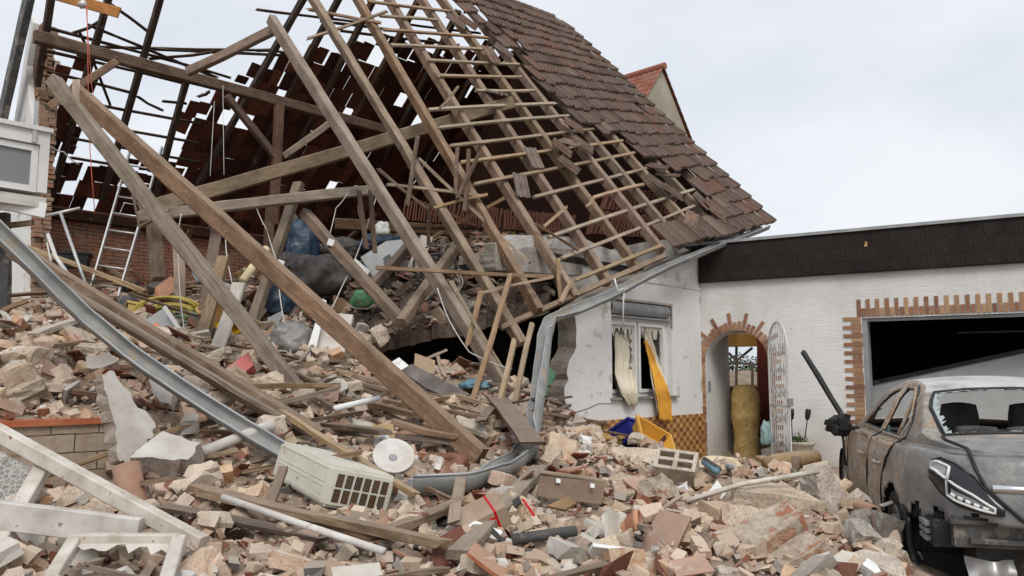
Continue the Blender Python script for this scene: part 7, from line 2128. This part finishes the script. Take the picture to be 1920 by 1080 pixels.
# hedge seen through the lattice window
hg = MB(); r_ = random.Random(4)
hc = GM @ Vector((gy(1400, 690, 9.0)[0] + 0.3, 9.0, 0))
for k in range(6000):
    v = Vector((r_.gauss(0, 1), r_.gauss(0, 1), r_.gauss(0, 1))).normalized() * r_.uniform(0.55, 1.0)
    p = Vector((v.x * 1.3, v.y * 1.0, 1.0 + v.z * 1.0 + 0.2 * noise.noise(v * 3)))
    if p.z < 0: continue
    u = Vector((r_.uniform(-1, 1), r_.uniform(-1, 1), r_.uniform(-1, 1))).normalized() * 0.04; w_ = u.cross(Vector((r_.uniform(-1, 1), r_.uniform(-1, 1), r_.uniform(-1, 1)))).normalized() * 0.026
    hg.add([p - u, p + w_, p + u, p - w_], [(0, 1, 2, 3)])
o = newobj('garden_bush', hg.me('bush'), MAT['leaf_green']); o.matrix_world = Matrix.Translation(hc); tag(o, 'dark green bush outside, seen through the wooden lattice window of the passage', 'bush')

# ------------------------------------------------------------------ curtains blown out of the window
def curtain(name, L, R, y_in, y_out, z_sill_py, mat, label, folds=5, amp=0.026):
    "cloth between two photo outlines (px, py lists), inside the sash at the top and outside below the sill"
    rows = []
    for j in range(29):
        f = j / 28; row = []
        def at(pts):
            k = f * (len(pts) - 1); i = min(int(k), len(pts) - 2); g = k - i
            return pts[i][0] + (pts[i + 1][0] - pts[i][0]) * g, pts[i][1] + (pts[i + 1][1] - pts[i][1]) * g
        (lx, ly), (rx, ry) = at(L), at(R)
        y = y_in + (y_out - y_in) * smooth(z_sill_py - 70, z_sill_py - 8, 0.5 * (ly + ry))
        a, b = ft(lx, ly, y), ft(rx, ry, y)
        for i in range(81):
            g = i / 80
            w_ = amp * math.sin(g * folds * 6.283 + 1.5 * f) + amp * 0.5 * math.sin(g * folds * 2.3 * 6.283 + 4 * f) + 0.015 * noise.noise(Vector((g * 3, f * 3, lx)))
            w_ += 0.010 * math.sin(g * folds * 5.1 * 6.283 + 9 * f * g) + 0.02 * noise.noise(Vector((g * folds * 1.6, f * 2.2, ry * 0.01)))
            g2 = g + 0.35 / folds * 0.16 * math.sin(g * folds * 6.283)
            row.append(HM @ Vector((a[0] + (b[0] - a[0]) * g2, y - w_, a[1] + (b[1] - a[1]) * g + 0.012 * math.sin(g * 11))))
        rows.append(row)
    mb = MB(); mb.grid(rows); o = newobj(name, mb.me(name, True), MAT[mat]); md = o.modifiers.new('t', 'SOLIDIFY'); md.thickness = 0.005
    return tag(o, label, 'curtain')
curtain('curtain', [(1152, 622), (1151, 660), (1150, 700), (1166, 742), (1180, 762)], [(1193, 634), (1194, 670), (1191, 710), (1193, 740), (1194, 756)], 0.20, -0.09, 745, 'curtain_cream', 'cream curtain hanging out over the sill of the left window sash', 4)
curtain('curtain', [(1206, 602), (1211, 650), (1217, 695), (1226, 735), (1233, 776)], [(1211, 602), (1228, 650), (1243, 695), (1251, 730), (1254, 764)], 0.14, -0.10, 742, 'curtain_cream', 'narrow cream curtain strip blown out of the right window sash', 2, 0.012)
curtain('curtain', [(1209, 640), (1216, 680), (1226, 720), (1233, 755), (1236, 788)], [(1213, 640), (1231, 680), (1246, 715), (1256, 750), (1258, 790)], 0.10, -0.14, 742, 'curtain_yellow', 'yellow orange curtain hanging out of the right window sash to the plinth', 3, 0.014)
curtain('curtain', [(1151, 618), (1150, 660), (1151, 700), (1158, 738)], [(1196, 622), (1195, 660), (1194, 700), (1192, 738)], 0.26, 0.20, 900, 'curtain_cream', 'cream curtain still hanging inside the left window sash behind the blown out one', 6, 0.03)
# ------------------------------------------------------------------ things in the torn open upper floor
blob('rubbish_bag', 566, 462, 13.4, (0.30, 0.26, 0.46), 'bag_blue', 'full blue rubbish bag tied at the top under the roof', 'bag', 3, 0.25)
tubeobj('bag_neck', [P(556, 420, 13.4), P(545, 395, 13.35), P(540, 372, 13.3)], [0.10, 0.035, 0.06], 'bag_clear', 'twisted neck of the blue rubbish bag', 'bag', 10)
blob('rubbish_bag', 598, 522, 12.2, (0.44, 0.36, 0.34), 'bag_grey', 'big dark grey crumpled rubbish bag right of the blue bag', 'bag', 8, 0.32)
blob('rubbish_bag', 545, 640, 9.9, (0.30, 0.26, 0.24), 'bag_clear', 'shiny grey plastic bag lower down beside the white panel', 'bag', 5, 0.3)
blob('rubbish_bag', 525, 560, 12.0, (0.2, 0.2, 0.32), 'bag_blue', 'small crumpled blue bag behind the leaning brown post', 'bag', 12, 0.35)
blob('rubbish_bag', 640, 470, 13.8, (0.42, 0.32, 0.24), 'bag_grey', 'dark grey bag lying behind the slotted beam', 'bag', 15, 0.3)
blob('rubbish_bag', 715, 458, 13.6, (0.36, 0.3, 0.2), 'bag_blue', 'dull blue bag at the foot of the two hanging boards', 'bag', 19, 0.3)
blob('rubbish_bag', 548, 500, 12.9, (0.3, 0.3, 0.22), 'bag_grey', 'small dark bag squeezed under the blue rubbish bag', 'bag', 21, 0.3)
blob('cushion', 680, 562, 11.4, (0.17, 0.12, 0.15), 'plastic_green', 'green cushion with red spots under the slotted beam', 'cushion', 2, 0.2)
blob('foam_piece', 716, 430, 13.0, (0.13, 0.08, 0.13), 'styrofoam', 'white foam piece stuck at the end of the reddish beam', 'foam', 6, 0.25)
px_slab('insulation_sheet', [(600, 588), (662, 590), (655, 628), (640, 680), (590, 672), (586, 640)], P(625, 635, 9.7), (0.15, -1, 0.5), 0.06, 'plaster_broken', 'white insulation panel leaning under the long brown rafter', 'panel', jagn=2)
px_slab('pale_board', [(585, 690), (560, 706), (605, 560), (612, 564)], P(590, 640, 9.5), (0.3, -1, 0.3), 0.05, 'white_clean', 'narrow white board standing left of the white insulation panel', 'board')
px_slab('grey_board', [(262, 606), (312, 574), (356, 640), (352, 662), (322, 640), (300, 652)], P(310, 620, 9.6), (0.25, -1, 0.45), 0.03, 'light_grey_paint', 'grey cupboard board with a white edge in front of the yellow hose', 'board')
beam('white_edge', P(308, 575, 9.55), P(357, 648, 9.5), 0.035, 0.04, 'white_clean', label='white edge strip of the grey cupboard board', cat='strip', jit=0.001, warp=0.0)
px_slab('red_label', [(282, 612), (292, 605), (328, 628), (322, 642)], P(305, 622, 9.45), (0.25, -1, 0.45), 0.012, 'plastic_orange', 'orange red plastic strip lying on the grey cupboard board', 'plastic strip')
px_slab('pale_board', [(676, 482), (724, 452), (760, 448), (738, 500), (700, 520)], P(715, 485, 12.6), (0.1, -1, 0.6), 0.05, 'light_grey_paint', 'pale cabinet side with a dark vent lying behind the slotted beam', 'panel')
px_slab('vent_grille', [(718, 484), (730, 476), (740, 490), (728, 498)], P(728, 487, 12.5), (0.1, -1, 0.6), 0.02, 'steel_dark', 'small dark vent on the pale cabinet side', 'vent')
px_slab('pale_board', [(764, 500), (790, 440), (812, 445), (785, 512)], P(788, 475, 12.4), (0.1, -1, 0.4), 0.04, 'plaster_broken', 'pale narrow panel behind the peak of the V shaped beams', 'panel')
px_slab('pale_board', [(666, 484), (694, 508), (684, 522), (660, 496)], P(676, 502, 11.9), (0.1, -1, 0.5), 0.06, 'white_clean', 'white book like block lying on the slotted beam', 'block')
px_slab('dark_board', [(752, 694), (772, 682), (880, 738), (860, 754), (800, 728)], P(820, 718, 9.0), (0.1, -0.75, 0.7), 0.03, 'grey_board', 'grey brown weathered board lying at the mouth of the dark hole', 'board')
px_slab('tan_board', [(778, 662), (816, 676), (814, 702), (776, 690)], P(797, 682, 9.4), (0.1, -1, .4), 0.02, 'cardboard', 'light brown square board standing behind the grey brown board', 'board')
px_slab('pale_board', [(722, 686), (748, 670), (772, 690), (752, 712), (726, 706)], P(745, 692, 9.3), (0.1, -.7, .7), 0.06, 'plaster_white', 'white angular block left of the light brown square board', 'block', 'hardboard')
beam('stick', P(800, 672, 9.6), P(838, 656, 9.7), 0.03, 0.03, 'pale_timber', label='short pale stick at the mouth of the dark hole', cat='stick'); beam('stick', P(820, 668, 9.6), P(835, 708, 9.4), 0.04, 0.03, 'pale_timber', label='short upright stick beside the light brown square board', cat='stick')
blob('blue_cloth', 890, 722, 9.3, (0.16, 0.12, 0.06), 'pipe_blue', 'bright blue cloth lying right of the grey brown board', 'cloth', 4, 0.4)
px_slab('magenta_bag', [(1008, 800), (1020, 784), (1046, 784), (1044, 806)], P(1028, 795, 9.9), (0, -1, .4), 0.12, 'magenta_cloth', 'dark pink bag lying before the torn end of the facade', 'bag', jagn=2)
px_slab('green_folder', [(1012, 690), (1026, 684), (1042, 700), (1022, 742), (1010, 742)], P(1025, 712, 10.4), (-0.3, -1, .2), 0.06, 'plastic_green', 'dull green book shaped box right of the hanging gutter', 'box')
px_slab('teal_board', [(1005, 764), (1030, 762), (1030, 786), (1004, 788)], P(1018, 775, 10.2), (0, -1, .3), 0.02, 'plastic_teal', 'pale teal board behind the dark pink bag', 'board')
px_slab('lilac_foil', [(1000, 846), (1035, 838), (1040, 856), (1010, 862)], P(1020, 850, 8.2), (0, -.7, .8), 0.02, 'lilac_foil', 'lilac foil sheet lying right of the bent gutter', 'foil', jagn=2)
blob('brown_bag', 842, 872, 6.75, (0.17, 0.12, 0.10), 'brown_leather', 'crumpled brown leather bag lying in the bend of the gutter', 'bag', 14, 0.45)
px_slab('red_crate', [(424, 690), (466, 660), (476, 684), (440, 712)], P(450, 688, 8.2), (0.1, -1, .5), 0.16, 'plastic_red', 'bright red plastic crate under the fallen rafters', 'crate')
tray('yellow_box', P(256, 600, 10.6), (-20, 10, 30), 0.26, 0.2, 0.2, 'plastic_yellow', 'yellow plastic box left of the yellow hose coil')
tray('yellow_box', P(415, 608, 10.2), (20, -35, 20), 0.24, 0.2, 0.32, 'plastic_yellow', 'yellow plastic box right of the slotted post')
tray('yellow_box', P(437, 628, 9.9), (60, -25, 20), 0.22, 0.18, 0.2, 'plastic_yellow', 'yellow plastic box right of the white plank')
# hoses
def coil(name, px, py, d, R, n, mat, label, squash=0.5, r=0.016, seed=1, rot=0.0, ext=0.06):
    rr = random.Random(seed); pts = []
    c = P(px, py, d)
    for k in range(n * 20):
        a = 2 * math.pi * k / 20; t = k / (n * 20)
        rad = R * (0.72 + 0.28 * math.sin(a * 0.37 + seed)) 
        v = Vector((rad * math.cos(a), ext * math.sin(a * 0.7) + 0.05 * math.cos(a * 0.31), rad * squash * math.sin(a) + 0.05 * math.sin(a * 0.23 + seed)))
        pts.append(c + Matrix.Rotation(rot, 3, 'Z') @ v)
    return tubeobj(name, pts, r, mat, label, 'hose', 6)
coil('garden_hose', 318, 592, 10.4, 0.42, 9, 'hose_yellow', 'coiled yellow garden hose heaped before the brick back wall', 0.52, 0.017, 1, 0.3, 0.12)
coil('garden_hose', 336, 606, 10.2, 0.30, 4, 'hose_green', 'coiled greyish green hose lying in the yellow hose coil', 0.45, 0.014, 2, 0.2, 0.1)
coil('cable_coil', 838, 530, 11.9, 0.26, 5, 'cable_white', 'tangled pale cable in the dark gap right of the V shaped beams', 0.8, 0.008, 4, 0.1, 0.2)
coil('cable_coil', 815, 500, 12.3, 0.34, 7, 'steel_dark', 'tangle of dark cables behind the cross beam', 0.8, 0.012, 5, 0.1, 0.25)
# ladder
lad = thing('ladder', 'aluminium ladder leaning against the brick back wall', 'ladder', P(196, 548, 12.9))
li = Matrix.Translation(-P(196, 548, 12.9))
L0, L1, R0, R1 = P(168, 548, 13.0), P(248, 268, 14.6), P(222, 556, 12.9), P(304, 276, 14.5)
for a, b in ((L0, L1), (R0, R1)): beam('rail', a, b, 0.03, 0.065, 'aluminium', lad, li, jit=0.0005, warp=0.0)
for k in range(9):
    f = 0.05 + 0.112 * k
    tubeobj('rung', [L0.lerp(L1, f), R0.lerp(R1, f)], 0.016, 'aluminium', None, None, 8, parent=lad, inv=li)
tubeobj('t_pipe', [P(80, 406, 11.2), P(150, 390, 11.3)], 0.022, 'aluminium', 'upper cross piece of a T shaped metal pipe by the brick pier', 'pipe', 8)
tubeobj('t_pipe', [P(113, 398, 11.25), P(166, 548, 10.4)], 0.022, 'aluminium', 'long stem of a T shaped metal pipe leaning before the brick back wall', 'pipe', 8)
tubeobj('white_hose', [P(90, 440, 11.3), P(104, 480, 11.0), P(124, 510, 10.6), P(148, 540, 10.2)], 0.028, 'cable_white', 'dirty white bent plastic strip before the brick back wall', 'strip', 8)
tubeobj('white_hose', [P(88, 455, 11.2), P(98, 500, 10.9), P(132, 530, 10.4), P(140, 542, 10.3)], 0.012, 'cable_white', 'thin pale cable hanging before the brick back wall', 'cable', 6)
tray('black_tub', P(141, 503, 13.4), (0, 0, 20), 0.38, 0.34, 0.26, 'black_plastic', 'black plastic tub hanging on the brick back wall', 'tub')
tubeobj('beige_pipe', [P(500, 466, 10.1), P(455, 526, 9.7)], 0.05, 'foam_yellow', 'beige plastic pipe sticking up behind the white plank', 'pipe', 12)
tubeobj('grey_tube', [P(364, 510, 10.9), P(372, 530, 10.8)], 0.035, 'plastic_grey', 'short grey tube on top of the dark rounded post', 'pipe', 10)
pipe('flue_pipe', P(232, 590, 11.3), P(244, 562, 11.4), 0.14, 'steel_dark', 'dark round flue pipe lying left of the yellow box', 'pipe')
# hanging cut beam, broken, at the collar's left end
T('hanging_stump', (288, 412), (296, 522), 10.8, 10.7, 0.17, 0.13, 'weathered_timber', 'thick splintered beam stump hanging below the left end of the collar beam', b1=0.06)
T('hanging_stump', (250, 365), (262, 425), 10.6, 10.6, 0.05, 0.03, 'weathered_timber', 'small splinter hanging at the left end of the collar beam', 'splinter')
T('grey_plank', (334, 460), (336, 560), 12.6, 12.2, 0.17, 0.03, 'grey_timber', 'grey upright plank standing before the brick back wall', 'plank')
# cables hanging from the roof with small white junction boxes
def cable(pts, label, mat='cable_white', r=0.007):
    P3 = [P(*p) for p in pts]; o = []
    for a, b in zip(P3, P3[1:]):
        for k in range(6): o.append(a.lerp(b, k / 6) + Vector((0, 0, -0.02 * math.sin(math.pi * k / 6))))
    return tubeobj('hanging_cable', o + [P3[-1]], r, mat, label, 'cable', 5)
cable([(480, 388, 11.6), (500, 430, 11.4), (520, 492, 11.0), (600, 570, 10.4)], 'pale cable running from the level grey beam past the junction box')
cable([(523, 540, 10.4), (532, 600, 10.0), (545, 660, 9.6), (546, 700, 9.4)], 'white cable hanging before the shiny grey plastic bag')
cable([(708, 362, 11.4), (672, 470, 11.2), (640, 540, 10.8), (610, 600, 10.4)], 'pale cable slanting down left across the slotted beam')
cable([(820, 540, 9.6), (842, 600, 9.5), (880, 660, 9.4), (960, 692, 9.3)], 'white cable sagging to the right below the rafter foot')
cable([(340, 400, 10.2), (332, 440, 10.2), (338, 560, 9.8), (350, 650, 9.4)], 'long white cable hanging left of the slotted post')
cable([(420, 380, 11.0), (424, 470, 10.6), (436, 535, 10.2)], 'thin cable hanging beside the slotted post')
cable([(402, 190, 14.2), (394, 330, 13.6)], 'left thin cable hanging from the purlin', r=0.005)
cable([(418, 160, 14.4), (420, 328, 13.6)], 'right thin cable hanging from the purlin', r=0.005)
cable([(652, 362, 11.3), (630, 390, 11.3), (618, 440, 11.2), (622, 455, 11.2)], 'pale cable bending over the slotted beam')
cable([(92, 272, 9.1), (120, 285, 9.4), (148, 308, 9.6)], 'white cable sticking out of the window bay at far left', r=0.008)
for k, (x_, y_, d_) in enumerate(((527, 494, 10.9), (621, 455, 11.0), (160, 520, 10.3))):
    if k == 2: continue
    mb = MB(); mb.box((-0.045, -0.03, -0.045), (0.045, 0.03, 0.045)); o = newobj('junction_box', mb.me('junction_box'), MAT['white_clean']); o.matrix_world = Matrix.Translation(P(x_, y_, d_)) @ Matrix.Rotation(0.3, 4, 'Y')
    tag(o, ('white junction box hanging on a cable left of the grey rubbish bag', 'white junction box fixed on the slotted beam')[k], 'junction box')
# white band tied round the eave, hanging before the window
tubeobj('white_band', [pl_o(1152, 522, 0.6), pl_o(1158, 545, 0.66), pl_o(1170, 540, 0.62), pl_o(1169, 560, 0.62), pl_o(1168, 610, 0.60)], 0.012, 'white_clean', 'white band tied round the gutter and hanging before the window', 'band', 6)
# level board and red string at the top left
beam('orange_board', P(96, -12, 10.8), P(224, 24, 10.9), 0.03, 0.16, 'orange_timber', label='orange brown board hanging at the top left corner', cat='board', jit=0.001, warp=0.002)
mb = MB(); mb.lathe([(0, -0.05), (0.05, -0.05), (0.055, 0), (0.05, 0.05), (0, 0.05)], 14); o = newobj('pulley', mb.me('pulley', True), MAT['aluminium']); o.matrix_world = Matrix.Translation(P(155, 8, 10.72)) @ Matrix.Rotation(1.2, 4, 'Y'); tag(o, 'small metal pulley on the hanging orange board', 'pulley')
tubeobj('red_string', [P(163, 10, 10.7), P(165, 120, 10.75), P(166, 240, 10.8), P(172, 330, 10.8), P(178, 402, 10.8)], 0.006, 'cord_red', 'thin red string hanging down from the orange board', 'string', 5)
tubeobj('red_string', [P(161, 10, 10.7), P(172, 160, 10.75), P(186, 240, 10.8)], 0.004, 'cord_red', 'second red string spreading to the right below the orange board', 'string', 5)
# ------------------------------------------------------------------ spare roof tiles stacked on edge
def tile_block():
    mb = MB(); rows = []
    for z in (0.0, 0.36):
        rows.append([Vector((x, y, z)) for x, y in ((-0.11, 0.0), (-0.09, 0.012), (-0.03, 0.004), (0.0, 0.014), (0.03, 0.004), (0.09, 0.012), (0.11, 0.0))])
    back = [[p + Vector((0, 0.016, 0)) for p in r] for r in rows]
    mb.grid(rows); mb.grid([r[::-1] for r in back]); mb.grid([rows[1], back[1]]); mb.grid([back[0], rows[0]]); mb.grid([[rows[0][0], back[0][0]], [rows[1][0], back[1][0]]]); mb.grid([[back[0][-1], rows[0][-1]], [back[1][-1], rows[1][-1]]])
    return mb.me('stacked_tile')
TB = tile_block(); TB.materials.append(MAT['stack_tile'])
rt_ = random.Random(3)
def stack(a, b, n, label, group, lean, zs_=0.95):
    for k in range(n):
        f = (k + rt_.uniform(-0.15, 0.15)) / n
        p = Vector(a).lerp(Vector(b), f)
        o = bpy.data.objects.new('stacked_tile', TB); COL.objects.link(o)
        d = (Vector(b) - Vector(a)).normalized()
        o.matrix_world = Matrix.Translation(p) @ frame(d).to_4x4() @ Matrix.Rotation(math.pi / 2, 4, 'Z') @ Matrix.Rotation(lean + rt_.gauss(0, 0.05), 4, 'X') @ Matrix.Diagonal((1, 1, zs_ * rt_.uniform(0.95, 1.03), 1))
        tag(o, label, 'roof tile', group)
stack(P(758, 414, 13.0), P(940, 430, 13.2), 34, 'reddish spare roof tile standing in the left row on the thin brown plank', 'left row of spare roof tiles', 0.08)
stack(P(945, 432, 13.2), P(1075, 440, 13.5), 26, 'reddish spare roof tile standing in the right row above the ring beam', 'right row of spare roof tiles', 0.1)
stack(P(1105, 440, 14.2), P(1270, 452, 15.0), 24, 'brown spare roof tile leaning in the row behind the lower battens', 'row of spare roof tiles behind the lower battens', 0.35, 1.3)
stack(P(1130, 395, 15.0), P(1262, 405, 15.6), 18, 'brown spare roof tile in the upper row behind the lower battens', 'upper row of spare roof tiles behind the lower battens', 0.35, 1.3)
# tiles that slipped and hang on the battens
lt = MB(); top_, bot_ = [], []
for (x, z) in TILE_X: top_.append(Vector((x - 0.12, 0.2, z * 0.8))); bot_.append(Vector((x - 0.12, -0.2, z)))
lt.grid([bot_, top_]); lt.grid([[p - UP * 0.018 for p in top_], [p - UP * 0.018 for p in bot_]]); lt.grid([[p - UP * 0.018 for p in bot_], bot_]); lt.grid([top_, [p - UP * 0.018 for p in top_]])
lt.grid([[bot_[0], top_[0]], [bot_[0] - UP * .018, top_[0] - UP * .018]]); lt.grid([[top_[-1], bot_[-1]], [top_[-1] - UP * .018, bot_[-1] - UP * .018]])
LT = lt.me('loose_roof_tile'); LT.materials.append(MAT['roof_tile_loose'])
for i, (x_, y_, rot, tilt, lab) in enumerate(((1047, 288, 28, 10, 'upper left of a pair'), (1062, 278, 5, -25, 'upright reddish one in a cluster'), (1088, 282, 32, 8, 'right one of a cluster'), (1060, 320, 20, 5, 'lowest one of a cluster'), (994, 306, -18, 12, 'lone one on the seventh rafter'), (1069, 245, 38, 8, 'highest one of the slipped lower tiles'), (1226, 322, 8, -30, 'upright grey one'), (1246, 338, -2, -35, 'upright orange one'), (1224, 352, 35, 8, 'slanted one below the upright pair'),
        (1308, 386, 8, 6, 'large grey one near the eave'), (1338, 410, 28, 10, 'dark one near the eave slanting right'), (1288, 421, -60, 14, 'flat pale one lying near the eave'), (925, 185, -15, -30, 'reddish one standing at the hole edge'), (915, 112, -10, 10, 'flat one at the upper hole edge'), (938, 105, 30, 8, 'slanted one at the upper hole edge'), (850, 50, 35, 8, 'left one of two at the top of the hole'), (872, 52, 30, 8, 'right one of two at the top of the hole'), (970, 358, -25, 20, 'one lying on the rafters above the white wall'), (1255, 370, 30, 6, 'one under the slanted tile'), (1330, 398, 20, 12, 'one above the dark tile near the eave'))):
    p = on_sheet(x_, y_, 0.11)
    s_ax = (S(3.2, 0.5) - S(2.2, 0.5)).normalized(); n = S_n(3.0, 0.6); v_ax = n.cross(s_ax)
    R = Matrix((s_ax, v_ax, n)).transposed()
    o = bpy.data.objects.new('loose_roof_tile', LT); COL.objects.link(o)
    o.matrix_world = Matrix.Translation(p) @ R.to_4x4() @ Matrix.Rotation(math.radians(rot), 4, 'Z') @ Matrix.Rotation(math.radians(tilt), 4, 'X')
    tag(o, 'slipped roof tile, ' + lab, 'roof tile', 'roof tiles hanging loose on the battens')
